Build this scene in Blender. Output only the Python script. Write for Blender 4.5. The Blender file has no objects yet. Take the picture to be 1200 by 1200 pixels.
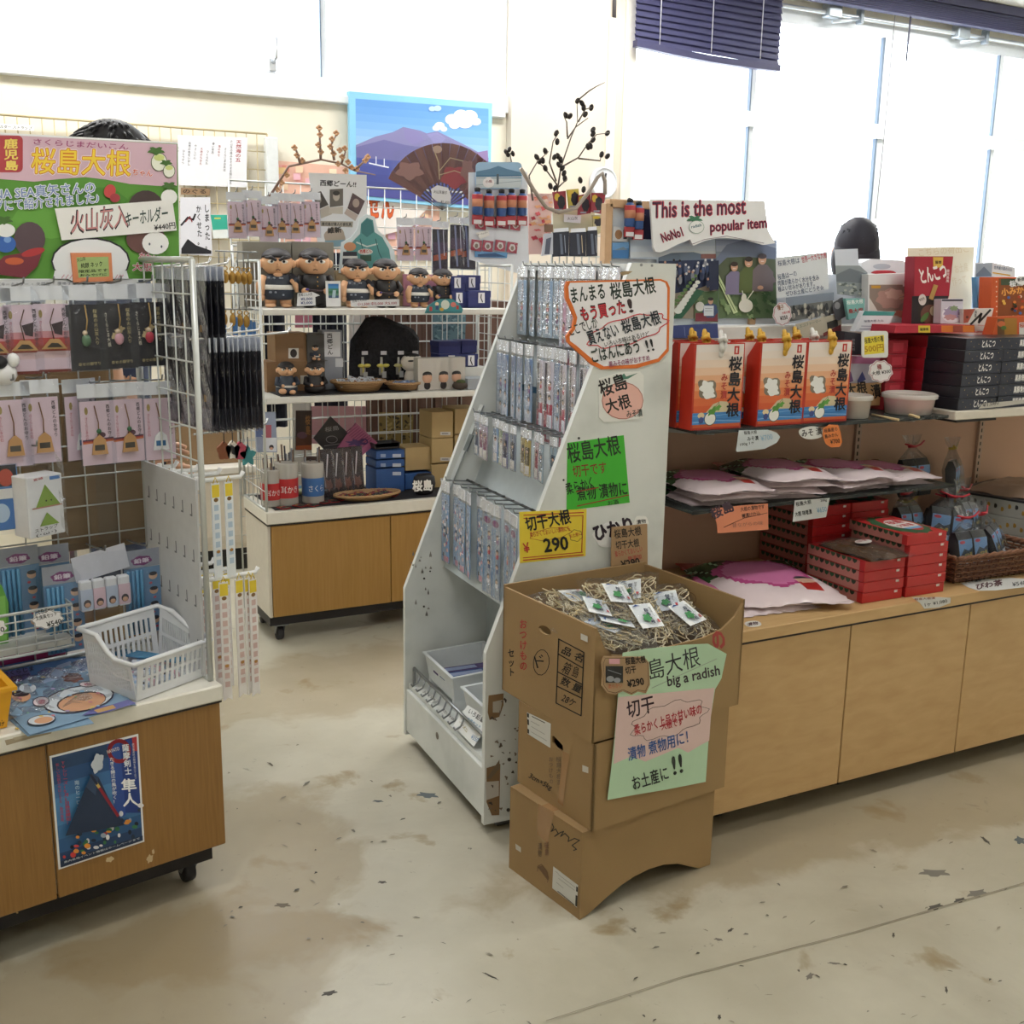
import bpy, math, random
from mathutils import Matrix, Vector
from math import sin, cos, pi, radians as rad
random.seed(7)
R_ = random.random
def U(a, b): return a + (b - a) * R_()
SC = bpy.context.scene
COL = SC.collection
# ---------------------------------------------------------------- camera
F_PX = 1286.08
ROT = ((.88601246, -.0850572, .45579292), (-.46336083, -.19782236, .8638073), (.016693, -.97654062, -.21468525))
CAM = Vector((0, 0, 1.5))
cd = bpy.data.cameras.new('camera'); cam = bpy.data.objects.new('camera', cd); COL.objects.link(cam)
cam.matrix_world = Matrix([[r[0], -r[1], -r[2], c] for r, c in zip(ROT, CAM)] + [[0, 0, 0, 1]])
cd.sensor_width = 36; cd.lens = F_PX / 1200 * 36; cd.clip_start = .05
SC.camera = cam
# ---------------------------------------------------------------- world, lights, exposure
SC.view_settings.view_transform = 'Standard'; SC.view_settings.look = 'None'
SC.view_settings.exposure = 0.12; SC.view_settings.gamma = 1; SC.view_settings.use_curve_mapping = False
w = bpy.data.worlds.new('overcast sky'); SC.world = w; w.use_nodes = True
bg = w.node_tree.nodes['Background']; bg.inputs[0].default_value = (.93, .97, 1, 1); bg.inputs[1].default_value = 7.5
def area(name, loc, rot, sx, sy, e, col=(1, 1, 1)):
    l = bpy.data.lights.new(name, 'AREA'); l.shape = 'RECTANGLE'; l.size = sx; l.size_y = sy; l.energy = e; l.color = col
    o = bpy.data.objects.new(name, l); COL.objects.link(o); o.location = loc; o.rotation_euler = rot
    return o
# rows of ceiling fluorescents; rear row added out of view to brighten the back
for i, (x, y) in enumerate(((0.2, -.2), (3.2, -.2), (.2, 1.7), (3.2, 1.7), (.6, 4.8), (3.2, 4.8), (5.8, 4.8))):
    area('ceiling_area_light', (x, y, 3.2), (0, 0, 0), 1.25, .35, (9 if y < 0 else 20) if y < 3 else 35, (1, .985, .955))
# ---------------------------------------------------------------- materials
def lin(h):
    h = h.lstrip('#'); v = [int(h[i:i + 2], 16) / 255 for i in (0, 2, 4)]
    return [c / 12.92 if c <= .04045 else ((c + .055) / 1.055) ** 2.4 for c in v]
MATS = {}
def mt(hx, r=.55, n=.07, metal=0, sc=40, coat=0, name=None):
    k = (hx, r, n, metal, sc, coat)
    if k in MATS: return MATS[k]
    m = bpy.data.materials.new(name or 'paint_' + hx.lstrip('#')); m.use_nodes = True
    t = m.node_tree; b = t.nodes['Principled BSDF']; c = lin(hx)
    b.inputs['Roughness'].default_value = r; b.inputs['Metallic'].default_value = metal
    b.inputs['Coat Weight'].default_value = coat; b.inputs['Coat Roughness'].default_value = .12
    if n:
        tc = t.nodes.new('ShaderNodeTexCoord'); nz = t.nodes.new('ShaderNodeTexNoise'); nz.inputs['Scale'].default_value = sc
        nz.inputs['Detail'].default_value = 2
        mx = t.nodes.new('ShaderNodeMix'); mx.data_type = 'RGBA'
        mx.inputs[6].default_value = [v * (1 - n) for v in c] + [1]; mx.inputs[7].default_value = [min(1, v * (1 + n)) for v in c] + [1]
        t.links.new(tc.outputs['Object'], nz.inputs['Vector']); t.links.new(nz.outputs['Fac'], mx.inputs[0]); t.links.new(mx.outputs[2], b.inputs['Base Color'])
    else: b.inputs['Base Color'].default_value = c + [1]
    MATS[k] = m; return m
def nodemat(name, build, r=.5):
    m = bpy.data.materials.new(name); m.use_nodes = True; t = m.node_tree; b = t.nodes['Principled BSDF']; b.inputs['Roughness'].default_value = r
    build(t, b, t.nodes.new, t.links.new); return m
def ramp(t, stops):
    r = t.nodes.new('ShaderNodeValToRGB'); e = r.color_ramp.elements
    while len(e) < len(stops): e.new(.5)
    for q, (p, c) in zip(e, stops): q.position = p; q.color = (lin(c) + [1]) if isinstance(c, str) else (c, c, c, 1)
    return r
def wood(name, a, b_, scale=(40, 40, 3), r=.45):
    def f(t, b, N, L):
        tc = N('ShaderNodeTexCoord'); mp = N('ShaderNodeMapping'); mp.inputs['Scale'].default_value = scale
        nz = N('ShaderNodeTexNoise'); nz.inputs['Scale'].default_value = 3; nz.inputs['Detail'].default_value = 5; nz.inputs['Distortion'].default_value = .4
        rp = ramp(t, ((.3, a), (.7, b_))); L(tc.outputs['Object'], mp.inputs[0]); L(mp.outputs[0], nz.inputs['Vector']); L(nz.outputs['Fac'], rp.inputs[0]); L(rp.outputs[0], b.inputs['Base Color'])
    return nodemat(name, f, r)
def clear(name, tint, gloss, rough, bump=0, alpha=.1, sc=30):
    m = bpy.data.materials.new(name); m.use_nodes = True; t = m.node_tree; t.nodes.clear(); N = t.nodes.new; L = t.links.new
    out = N('ShaderNodeOutputMaterial'); tr = N('ShaderNodeBsdfTransparent'); tr.inputs[0].default_value = lin(tint) + [1]
    gl = N('ShaderNodeBsdfGlossy'); gl.inputs['Roughness'].default_value = rough
    df = N('ShaderNodeBsdfDiffuse'); df.inputs[0].default_value = lin(tint) + [1]
    lw = N('ShaderNodeLayerWeight'); lw.inputs[0].default_value = .25
    ma = N('ShaderNodeMath'); ma.operation = 'MULTIPLY_ADD'; ma.inputs[1].default_value = .4; ma.inputs[2].default_value = gloss
    mx = N('ShaderNodeMixShader'); m2 = N('ShaderNodeMixShader'); m2.inputs[0].default_value = alpha
    L(lw.outputs['Fresnel'], ma.inputs[0]); L(ma.outputs[0], mx.inputs[0]); L(tr.outputs[0], m2.inputs[1]); L(df.outputs[0], m2.inputs[2])
    L(m2.outputs[0], mx.inputs[1]); L(gl.outputs[0], mx.inputs[2]); L(mx.outputs[0], out.inputs[0])
    if bump:
        tc = N('ShaderNodeTexCoord'); nz = N('ShaderNodeTexNoise'); nz.inputs['Scale'].default_value = sc; nz.inputs['Distortion'].default_value = 1.5
        bp = N('ShaderNodeBump'); bp.inputs['Strength'].default_value = bump; bp.inputs['Distance'].default_value = .01
        L(tc.outputs['Object'], nz.inputs['Vector']); L(nz.outputs['Fac'], bp.inputs['Height']); L(bp.outputs[0], gl.inputs['Normal'])
    return m
FILM = clear('clear_film', '#f6f8fb', .015, .13, .9, .02, 45)
GLASS = clear('window_glass', '#fbfdff', .02, .02, 0, .02)
SHELFGLASS = clear('shelf_glass', '#7d8684', .06, .03, 0, .25)
FROST = clear('milky_plastic', '#f2efe8', .06, .25, .1, .42)
WIRE = mt('#c9ccca', .35, .04, .3); STEEL = mt('#8d9092', .3, .04, .8); DARKWIRE = mt('#4b4a48', .4, .04, .5)
WHITE = mt('#f0efe9', .5); PAPER = mt('#f4f3f0', .7, .03); BLACK = mt('#17161a', .5); INK = mt('#15141a', .6, 0)
# ---------------------------------------------------------------- mesh collector
def ident(): return Matrix.Identity(4)
def frame(x, y, deg, z=0): return Matrix.Translation((x, y, z)) @ Matrix.Rotation(rad(deg), 4, 'Z')
F0 = ident()
GL = {}
def pens(bold):
    """a heavier pen sets the same strokes down again a little aside"""
    n = 0 if bold <= 0 else 4 if bold < .05 else 8
    return [(0, 0)] + [(bold * .75 * cos(2 * pi * i / n), bold * .75 * sin(2 * pi * i / n)) for i in range(n)]
def glyphs(s):
    k = s
    if k not in GL:
        c = bpy.data.curves.new('t', 'FONT'); c.body = s; c.size = 1; c.resolution_u = 2; c.fill_mode = 'FRONT'
        o = bpy.data.objects.new('t', c); me = o.to_mesh()
        GL[k] = ([(v.co.x, v.co.y) for v in me.vertices], [tuple(p.vertices) for p in me.polygons])
        o.to_mesh_clear(); bpy.data.objects.remove(o); bpy.data.curves.remove(c)
    return GL[k]
class M:
    def __init__(s): s.v = []; s.f = []; s.mi = []; s.ms = []; s.sm = []
    def mat(s, m):
        if isinstance(m, str): m = mt(m)
        if m not in s.ms: s.ms.append(m)
        return s.ms.index(m)
    def add(s, vs, fs, m, smooth=False):
        b = len(s.v); s.v += [Vector(v) for v in vs]; i = s.mat(m)
        for f in fs: s.f.append([b + q for q in f]); s.mi.append(i); s.sm.append(smooth)
        return s
    def box(s, x0, x1, y0, y1, z0, z1, m, T=None):
        v = [Vector((x, y, z)) for z in (z0, z1) for x, y in ((x0, y0), (x1, y0), (x1, y1), (x0, y1))]
        if T: v = [T @ q for q in v]
        return s.add(v, [(3, 2, 1, 0), (4, 5, 6, 7), (0, 1, 5, 4), (1, 2, 6, 5), (2, 3, 7, 6), (3, 0, 4, 7)], m)
    def bbox(s, x0, x1, y0, y1, z0, z1, m, b=.004, T=None):      # box with chamfered edges
        L = []
        for z, i in ((z0, b), (z0 + b, 0), (z1 - b, 0), (z1, b)):
            c = b
            L.append([(x0 + i, y0 + c, z), (x0 + c, y0 + i, z), (x1 - c, y0 + i, z), (x1 - i, y0 + c, z), (x1 - i, y1 - c, z), (x1 - c, y1 - i, z), (x0 + c, y1 - i, z), (x0 + i, y1 - c, z)])
        return s.loft(L, m, T=T)
    def loft(s, rings, m, caps=True, smooth=False, T=None):
        n = len(rings[0]); v = [Vector(p) for r in rings for p in r]
        if T: v = [T @ q for q in v]
        f = [(k * n + i, k * n + (i + 1) % n, (k + 1) * n + (i + 1) % n, (k + 1) * n + i) for k in range(len(rings) - 1) for i in range(n)]
        s.add(v, f, m, smooth)
        if caps:
            b = len(s.v) - len(v); i = s.mat(m)
            for q in (list(range(n))[::-1], [(len(rings) - 1) * n + j for j in range(n)]): s.f.append([b + a for a in q]); s.mi.append(i); s.sm.append(False)
        return s
    def prism(s, pts, n, t, m, back=None):                        # polygon pts (3D) pushed by n*t
        n = Vector(n); k = len(pts); a = [Vector(p) for p in pts]; b_ = [p + n * t for p in a]
        s.add(a + b_, [tuple(range(k)), tuple(range(2 * k - 1, k - 1, -1))] + [(i, k + i, k + (i + 1) % k, (i + 1) % k) for i in range(k)], m)
        return s
    def tube(s, pts, r, m, n=6, smooth=True, caps=True):
        pts = [Vector(p) for p in pts]; rr = r if isinstance(r, (list, tuple)) else [r] * len(pts); rings = []; u = None
        for i, p in enumerate(pts):
            d = (pts[min(i + 1, len(pts) - 1)] - pts[max(i - 1, 0)])
            if d.length < 1e-9: d = Vector((0, 0, 1))
            d.normalize()
            if u is None: u = d.cross(Vector((0, 0, 1)) if abs(d.z) < .9 else Vector((1, 0, 0)))
            u = (u - d * u.dot(d)); u.normalize(); w_ = d.cross(u)
            rings.append([p + (u * cos(2 * pi * k / n) + w_ * sin(2 * pi * k / n)) * rr[i] for k in range(n)])
        return s.loft(rings, m, caps, smooth)
    def lathe(s, prof, m, c=(0, 0, 0), n=20, sx=1, sy=1, smooth=True, T=None, caps=True):
        return s.loft([[(c[0] + r * sx * cos(2 * pi * k / n), c[1] + r * sy * sin(2 * pi * k / n), c[2] + z) for k in range(n)] for r, z in prof], m, caps, smooth, T)
    def ell(s, c, r, m, n=14, k=8, T=None):
        return s.lathe([(max(1e-4, sin(pi * i / k)), -cos(pi * i / k)) for i in range(k + 1)], m, n=n, T=(T or ident()) @ Matrix.Translation(c) @ Matrix.Diagonal((*r, 1)))
    def grid(s, fn, nx, ny, m, smooth=True):
        v = [fn(i / nx, j / ny) for j in range(ny + 1) for i in range(nx + 1)]
        return s.add(v, [(j * (nx + 1) + i, j * (nx + 1) + i + 1, (j + 1) * (nx + 1) + i + 1, (j + 1) * (nx + 1) + i) for j in range(ny) for i in range(nx)], m, smooth)
    def bar(s, a, b, w_, m):                                      # square bar between points
        return s.tube([a, b], w_, m, 4, False)
ORI = {}
def link(o, fr, at, par):
    COL.objects.link(o)
    if par: o.parent = par; ORI[o] = ORI[par]
    else: o.matrix_basis = fr @ Matrix.Translation(at); ORI[o] = (fr, Vector(at))
def build(m, name, fr=F0, at=None, par=None, label=None, cat=None, group=None, kind=None, autoflat=False):
    me = bpy.data.meshes.new(name)
    if par: at = ORI[par][1]
    elif at is None:
        q = [[v[i] for v in m.v] for i in range(3)]; at = ((min(q[0]) + max(q[0])) / 2, (min(q[1]) + max(q[1])) / 2, min(q[2]))
    at = Vector(at); me.from_pydata([v - at for v in m.v], [], m.f)
    for x in m.ms: me.materials.append(x)
    me.polygons.foreach_set('material_index', m.mi); me.polygons.foreach_set('use_smooth', m.sm); me.update()
    o = bpy.data.objects.new(name, me); link(o, fr, at, par); props(o, label, cat, group, kind); return o
def props(o, label=None, cat=None, group=None, kind=None):
    for k, v in (('label', label), ('category', cat), ('group', group), ('kind', kind)):
        if v: o[k] = v
    return o
def thing(name, label, cat, fr=F0, at=(0, 0, 0), group=None):
    o = bpy.data.objects.new(name, None); o.empty_display_size = .05; link(o, fr, at, None); return props(o, label, cat, group)
def struct(m, name, **k): return build(m, name, kind='structure', **k)
def copytree(o, par=None):
    c = o.copy(); COL.objects.link(c); c.parent = par
    for ch in o.children: copytree(ch, c)
    return c
class Proto:
    """one of a kind with its parts; the first placing moves it, the next ones copy it"""
    def __init__(s, o): s.o = o; s.used = False
    def put(s, fr, at, label, rz=0, group=None, T=None, sc=1):
        o = copytree(s.o) if s.used else s.o; s.used = True
        o.matrix_basis = fr @ Matrix.Translation(at) @ (T or ident()) @ Matrix.Rotation(rad(rz), 4, 'Z') @ Matrix.Diagonal((sc, sc, sc, 1))
        o['label'] = label
        if group: o['group'] = group
        return o
def ry(d): return Matrix.Rotation(rad(d), 4, 'Y')
def rx(d): return Matrix.Rotation(rad(d), 4, 'X')
def rzm(d): return Matrix.Rotation(rad(d), 4, 'Z')
# ---------------------------------------------------------------- flat printed things
class Pl:
    """a real plane of the place (frame, point, normal); photo positions are read off on it"""
    def __init__(s, fr, p0, n):
        s.fr = fr; iv = fr.inverted(); s.c = iv @ CAM; s.p0 = Vector(p0); s.n = Vector(n).normalized(); s.r = iv.to_3x3() @ Matrix(ROT)
        if (s.c - s.p0).dot(s.n) < 0: s.n = -s.n
    def __call__(s, x, y):
        d = s.r @ Vector((x - 600, y - 600, F_PX)); return s.c + d * ((s.p0 - s.c).dot(s.n) / d.dot(s.n))
def PX(fr, c): return Pl(fr, (c, 0, 0), (1, 0, 0))
def PY(fr, c): return Pl(fr, (0, c, 0), (0, 1, 0))
def PZ(fr, c): return Pl(fr, (0, 0, c), (0, 0, 1))
class Loc:
    """drawing plane of a prototype: x right, y down, k metres per unit, facing -y"""
    def __init__(s, k, x0=0, y0=0, n=(0, -1, 0), off=0): s.k = k; s.x0 = x0; s.y0 = y0; s.n = Vector(n); s.fr = F0; s.off = off
    def __call__(s, x, y):
        a, b = (x - s.x0) * s.k, -(y - s.y0) * s.k
        if abs(s.n.x) > .5: return Vector((s.off, -a if s.n.x < 0 else a, b))
        if abs(s.n.z) > .5: return Vector((a, b, s.off))
        return Vector((a, s.off, b))
def inkline(pts, w_, close=False):
    q = []; n = len(pts)
    for i in range(n if close else n - 1):
        a, b = Vector(pts[i]), Vector(pts[(i + 1) % n]); d = b - a
        if d.length < 1e-6: continue
        d.normalize(); p = Vector((-d.y, d.x)) * w_ / 2; e = d * w_ * .3
        q.append([a - p - e, b - p + e, b + p + e, a + p - e])
    return q
def draw(m, P, tf, items, lv=1, step=.00016):
    x0, y0, s = tf
    def mp(x, y, e=0): return P(x0 + x / s, y0 + y / s) + P.n * (lv * step + e * 7e-6)
    for it in items:
        k, c = it[0], it[1]
        if isinstance(c, str): c = mt(c, .6, 0)
        if k == 'p': m.add([mp(*p) for p in it[2]], [tuple(range(len(it[2])))], c)
        elif k == 'e':
            _, _, cx, cy, a, b = it[:6]; r = rad(it[6]) if len(it) > 6 else 0
            m.add([mp(cx + a * cos(t) * cos(r) - b * sin(t) * sin(r), cy + a * cos(t) * sin(r) + b * sin(t) * cos(r)) for t in (2 * pi * i / 18 for i in range(18))], [tuple(range(18))], c)
        elif k in 'lc':
            for q in inkline(it[3], it[2], k == 'c'): m.add([mp(*p) for p in q], [(0, 1, 2, 3)], c)
        elif k == 'o':                                            # ellipse outline: col, cx,cy,rx,ry,w
            _, _, cx, cy, a, b, w_ = it
            for q in inkline([(cx + a * cos(2 * pi * i / 24), cy + b * sin(2 * pi * i / 24)) for i in range(24)], w_, True): m.add([mp(*p) for p in q], [(0, 1, 2, 3)], c)
        elif k == 't':                                            # text along a base line: col, text, x0,y0,x1,y1,h,[bold],[slant]
            _, _, tx, ax, ay, bx, by, h = it[:8]; bo = it[8] if len(it) > 8 else .012; sl = it[9] if len(it) > 9 else 0
            v, f = glyphs(tx)
            if not v: continue
            lx, hx = min(a for a, _ in v), max(a for a, _ in v); ly, hy = min(b for _, b in v), max(b for _, b in v)
            d = Vector((bx - ax, by - ay)); L = d.length; up = Vector((d.y, -d.x)) / L
            if up.y > 0: up = -up
            up = up + d / L * sl; W_ = max(1e-6, hx - lx); H_ = max(1e-6, hy - ly)
            for e, (qx, qy) in enumerate(pens(bo)):
                o = []
                for a, b in v:
                    p = Vector((ax, ay)) + d * ((a + qx - lx) / W_) + up * (h * (b + qy - ly) / H_); o.append(mp(p.x, p.y, e))
                m.add(o, f, c)
        elif k == 'v':                                            # vertical writing: col, text, x0,y0 (top), x1,y1 (bottom), w,[bold]
            _, _, tx, ax, ay, bx, by, w_ = it[:8]; bo = it[8] if len(it) > 8 else .012; n = len(tx)
            d = Vector((bx - ax, by - ay)); L = d.length / n; d.normalize(); side = Vector((d.y, -d.x))
            if side.x < 0: side = -side
            for i, ch in enumerate(tx):
                v, f = glyphs(ch)
                for e, (qx, qy) in enumerate(pens(bo) if v else ()):
                    o = []
                    for a, b in v:
                        p = Vector((ax, ay)) + d * (L * (i + .88 - (b + qy) * .97)) + side * (w_ * (a + qx - .5)); o.append(mp(p.x, p.y, e))
                    m.add(o, f, c)
        elif k == 'g':                                            # printed colour blend: list of colours over quad TL,TR,BR,BL
            cols, (A, B, C_, D) = it[1], it[2]; n = len(cols)
            for i, cc in enumerate(cols):
                a, b = i / n, (i + 1) / n
                def lp(P_, Q_, t): return (P_[0] + (Q_[0] - P_[0]) * t, P_[1] + (Q_[1] - P_[1]) * t)
                m.add([mp(*lp(A, D, a)), mp(*lp(B, C_, a)), mp(*lp(B, C_, b)), mp(*lp(A, D, b))], [(0, 1, 2, 3)], mt(cc, .5, 0))
        lv += 1
    return m
def sheetmesh(P, tf, outline, col, items=(), t=.002):
    m = M(); x0, y0, s = tf; pts = [P(x0 + x / s, y0 + y / s) for x, y in outline]
    m.prism(pts, -P.n, t, mt(col, .6, .03) if isinstance(col, str) else col); draw(m, P, tf, items); return m
def sheet(name, label, cat, P, tf, outline, col, items=(), t=.002, group=None, par=None):
    m = sheetmesh(P, tf, outline, col, items, t)
    return build(m, name, P.fr, par=par, label=label, cat=cat, group=group)
def rrect(x0, y0, x1, y1, r, n=4):
    o = []
    for cx, cy, a in ((x1 - r, y0 + r, -90), (x1 - r, y1 - r, 0), (x0 + r, y1 - r, 90), (x0 + r, y0 + r, 180)):
        o += [(cx + r * cos(rad(a + 90 * i / n)), cy + r * sin(rad(a + 90 * i / n))) for i in range(n + 1)]
    return o
def blob(cx, cy, a, b, n=24, wob=.08, k=7, rot=0):
    r = rad(rot); o = []
    for i in range(n):
        t = 2 * pi * i / n; q = 1 + wob * sin(k * t); x, y = a * cos(t) * q, b * sin(t) * q; o.append((cx + x * cos(r) - y * sin(r), cy + x * sin(r) + y * cos(r)))
    return o
def rect(x0, y0, x1, y1): return [(x0, y0), (x1, y0), (x1, y1), (x0, y1)]
NTH = 'first second third fourth fifth sixth seventh eighth ninth tenth eleventh twelfth thirteenth fourteenth fifteenth'.split()
I1 = (0, 0, 1)
def film(w_, h, seed=0, dep=.004, top=0, nx=5, ny=7):
    """crinkled clear bag, front skin: hangs from y=0 down to -h"""
    rnd = random.Random(seed); m = M()
    z = {(i, j): rnd.uniform(.3, 1) for i in range(nx + 1) for j in range(ny + 1)}
    def fn(i, j):
        e = 0 if (i in (0, 1) or j in (0, 1)) else 1
        return Vector(((i - .5) * w_, -.001 - dep * e * z[round(i * nx), round(j * ny)], -top - j * h))
    return m.grid(fn, nx, ny, FILM, False)
def wiregrid(fr, o, ax, w_, h, nx, nz, r=.0022, name='wire_grid', mat=None, rf=.005, par=None):
    """welded wire panel: frame rods plus nx x nz wires; ax = unit vector along its width"""
    m = M(); mat = mat or WIRE; o = Vector(o); a = Vector(ax); up = Vector((0, 0, 1))
    for i in range(nx + 1):
        q = o + a * (w_ * i / nx); m.tube([q, q + up * h], rf if i in (0, nx) else r, mat, 5)
    for j in range(nz + 1):
        q = o + up * (h * j / nz); m.tube([q, q + a * w_], rf if j in (0, nz) else r, mat, 5)
    return m
# ================================================================ the room
WY = 5.6
Pw = PY(F0, WY)
def floor_build(t, b, N, L):
    tc = N('ShaderNodeTexCoord')
    def noise(sc, det=4, dis=0, off=(0, 0, 0), rough=.55):
        mp = N('ShaderNodeMapping'); mp.inputs['Location'].default_value = off; n = N('ShaderNodeTexNoise'); n.inputs['Scale'].default_value = sc
        n.inputs['Detail'].default_value = det; n.inputs['Distortion'].default_value = dis; n.inputs['Roughness'].default_value = rough
        L(tc.outputs['Object'], mp.inputs[0]); L(mp.outputs[0], n.inputs['Vector']); return n.outputs['Fac']
    def mix(a, bcol, fac, mode='MIX'):
        m = N('ShaderNodeMix'); m.data_type = 'RGBA'; m.blend_type = mode
        L(fac, m.inputs[0])
        if isinstance(a, str): m.inputs[6].default_value = lin(a) + [1]
        else: L(a, m.inputs[6])
        m.inputs[7].default_value = lin(bcol) + [1]; return m.outputs[2]
    def mul(a, c):
        m = N('ShaderNodeMath'); m.operation = 'MULTIPLY'; L(a, m.inputs[0])
        if isinstance(c, (int, float)): m.inputs[1].default_value = c
        else: L(c, m.inputs[1])
        m.use_clamp = True; return m.outputs[0]
    def rng(a, lo, hi):
        m = N('ShaderNodeMapRange'); m.inputs[1].default_value = lo; m.inputs[2].default_value = hi; L(a, m.inputs[0]); return m.outputs[0]
    r0 = ramp(t, ((.3, '#aba592'), (.7, '#c4bfae'))); L(noise(2.2, 6), r0.inputs[0]); col = r0.outputs[0]
    def spot(x, y, sx, sy, ang=0):
        mp = N('ShaderNodeMapping'); mp.vector_type = 'TEXTURE'; mp.inputs['Location'].default_value = (x, y, 0); mp.inputs['Rotation'].default_value = (0, 0, rad(ang)); mp.inputs['Scale'].default_value = (sx, sy, 1)
        g = N('ShaderNodeTexGradient'); g.gradient_type = 'SPHERICAL'; L(tc.outputs['Object'], mp.inputs[0]); L(mp.outputs[0], g.inputs['Vector'])
        a = N('ShaderNodeMath'); a.operation = 'ADD'; L(g.outputs['Fac'], a.inputs[0]); a.inputs[1].default_value = -.62
        a2 = N('ShaderNodeMath'); a2.operation = 'ADD'; L(a.outputs[0], a2.inputs[0]); L(noise(5, 5, .3), a2.inputs[1])
        return rng(a2.outputs[0], .0, .14)
    # brown grime, worn in along the counter feet
    for x, y, sx, sy, an, k in ((.5, 2.6, .5, .62, -10, .5), (.15, 2.1, .75, .4, 10, .45), (2.7, 2.12, 1.9, .34, -2, .5), (1.3, 3.7, .8, .4, 0, .4)):
        col = mix(col, '#8f7a55', mul(spot(x, y, sx, sy, an), k))
    # dark scuffs
    for sc, off, lo, hi, k, c in ((9, (3, 1, 0), .66, .72, .4, '#6e675a'), (26, (0, 5, 0), .66, .74, .55, '#57524a'), (55, (9, 2, 0), .67, .74, .5, '#6b665c'), (1.6, (4, 8, 0), .5, .75, .35, '#9a9080')):
        col = mix(col, c, mul(rng(noise(sc, 6, 1.2, off, .7), lo, hi), k))
    L(col, b.inputs['Base Color'])
    rr = N('ShaderNodeMapRange'); rr.inputs[3].default_value = .28; rr.inputs[4].default_value = .5; L(noise(6), rr.inputs[0]); L(rr.outputs[0], b.inputs['Roughness'])
FLOOR = nodemat('worn_vinyl_floor', floor_build)
def plaster(name, c, r=.75):
    def f(t, b, N, L):
        tc = N('ShaderNodeTexCoord'); nz = N('ShaderNodeTexNoise'); nz.inputs['Scale'].default_value = 3; nz.inputs['Detail'].default_value = 6
        cc = lin(c); rp = ramp(t, ((.25, .5), (.75, .5)))
        for e, q in zip(rp.color_ramp.elements, (.93, 1.03)): e.color = [min(1, v * q) for v in cc] + [1]
        bp = N('ShaderNodeBump'); bp.inputs['Strength'].default_value = .08; n2 = N('ShaderNodeTexNoise'); n2.inputs['Scale'].default_value = 120
        L(tc.outputs['Object'], nz.inputs['Vector']); L(tc.outputs['Object'], n2.inputs['Vector']); L(nz.outputs['Fac'], rp.inputs[0]); L(rp.outputs[0], b.inputs['Base Color']); L(n2.outputs['Fac'], bp.inputs['Height']); L(bp.outputs[0], b.inputs['Normal'])
    return nodemat(name, f, r)
CREAM = plaster('cream_wall', '#efe9d8'); PILLAR = plaster('beige_pillar', '#ded3c4'); CEILM = plaster('ceiling_board', '#eceae4')
FRAMEM = mt('#e3e9f0', .4, .04); FRAMED = mt('#66778a', .5, .04)
XL, XR, YF, ZC = -2.6, 8.8, -2.6, 3.28
m = M().box(XL, XR, YF, WY + .1, -.1, 0, FLOOR); rn = random.Random(11); it = []; DK_, GR_ = '#4a463f', '#77736a'
for x, y, a, b_, r, c in ((1095, 1023, 17, 4, 2, GR_), (949, 1144, 5, 3, -40, GR_), (1096, 1063, 9, 3, -15, DK_), (1145, 1047, 11, 4, -8, GR_), (1125, 1055, 7, 2.5, -10, DK_), (856, 1090, 4, 1.5, -30, DK_), (842, 1101, 5, 1.5, 10, GR_), (978, 1129, 8, 1.2, 5, GR_), (843, 1192, 2, 3, 0, DK_), (1109, 1160, 1.5, 4, -10, DK_), (1047, 1096, 1.5, 3, 0, DK_), (501, 932, 12, 3, 5, '#5c6366'), (443, 939, 6, 1.2, 2, '#5c6366'), (386, 1164, 9, 2.5, -12, DK_), (575, 1144, 10, 1, 25, DK_), (448, 1034, 5, 1.5, 0, DK_), (331, 1061, 9, 2.5, 0, '#6a5f50'), (1195, 985, 6, 4, 20, '#5c6366'), (1155, 985, 7, 1.5, 40, DK_)): it.append(('p', c, blob(x, y, a, b_, 14, .3, 5, r)))
for i in range(150):
    x, y = rn.uniform(250, 1200), rn.uniform(860, 1200)
    if x > 560 and y < 1000 + (1000 - x) * .2: continue
    it.append(('p', rn.choice((DK_, GR_, '#8a8375', '#8a8375')), blob(x, y, rn.uniform(.8, 5), rn.uniform(.4, 1.2), 7, .35, 3, rn.uniform(-40, 40))))
it.append(('l', '#8b8474', 1, [(640, 1198), (800, 1146), (1000, 1094), (1200, 1036)])); draw(m, PZ(F0, 0), (0, 0, 1), it, 1, .00003); struct(m, 'floor', at=(0, 0, 0))
struct(M().box(XL, XR, YF, WY + .1, ZC, ZC + .1, CEILM), 'ceiling')
struct(M().box(XL - .1, XL, YF, WY + .1, 0, ZC, CREAM), 'wall_left')
struct(M().box(XR, XR + .1, YF, WY + .1, 0, ZC, CREAM), 'wall_right')
struct(M().box(XL, XR, YF - .1, YF, 0, ZC, CREAM), 'wall_front')
ZS = 2.335
xp0, xp1 = Pw(594, 100).x, Pw(731, 80).x
zt = Pw(985, 150).z                                                # transom of the far windows
struct(M().box(XL, xp0, WY, WY + .1, 0, ZS, CREAM).box(xp1, XR, WY, WY + .1, 0, .95, CREAM), 'wall_back')
struct(M().box(xp0, xp1, WY - .06, WY + .1, 0, ZC, PILLAR), 'wall_pillar')
m = M(); m.bbox(xp1 - .04, xp1 + .035, WY - .075, WY - .06, .95, ZC, mt('#e9e5da', .4), .004); struct(m, 'trim_1')
a, b_ = Pw(703, 250), Pw(711, 24)
m = M(); m.bbox(a.x - .02, a.x + .03, WY - .085, WY - .06, 1.3, b_.z, mt('#efeade', .4), .005); struct(m, 'trim_2')
m = M(); m.tube([(a.x + .005, WY - .075, b_.z), (a.x + .005, WY - .072, b_.z + .1), (a.x - .005, WY - .07, ZC)], .011, mt('#4d4a4c', .5), 7); struct(m, 'trim_3')
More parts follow.
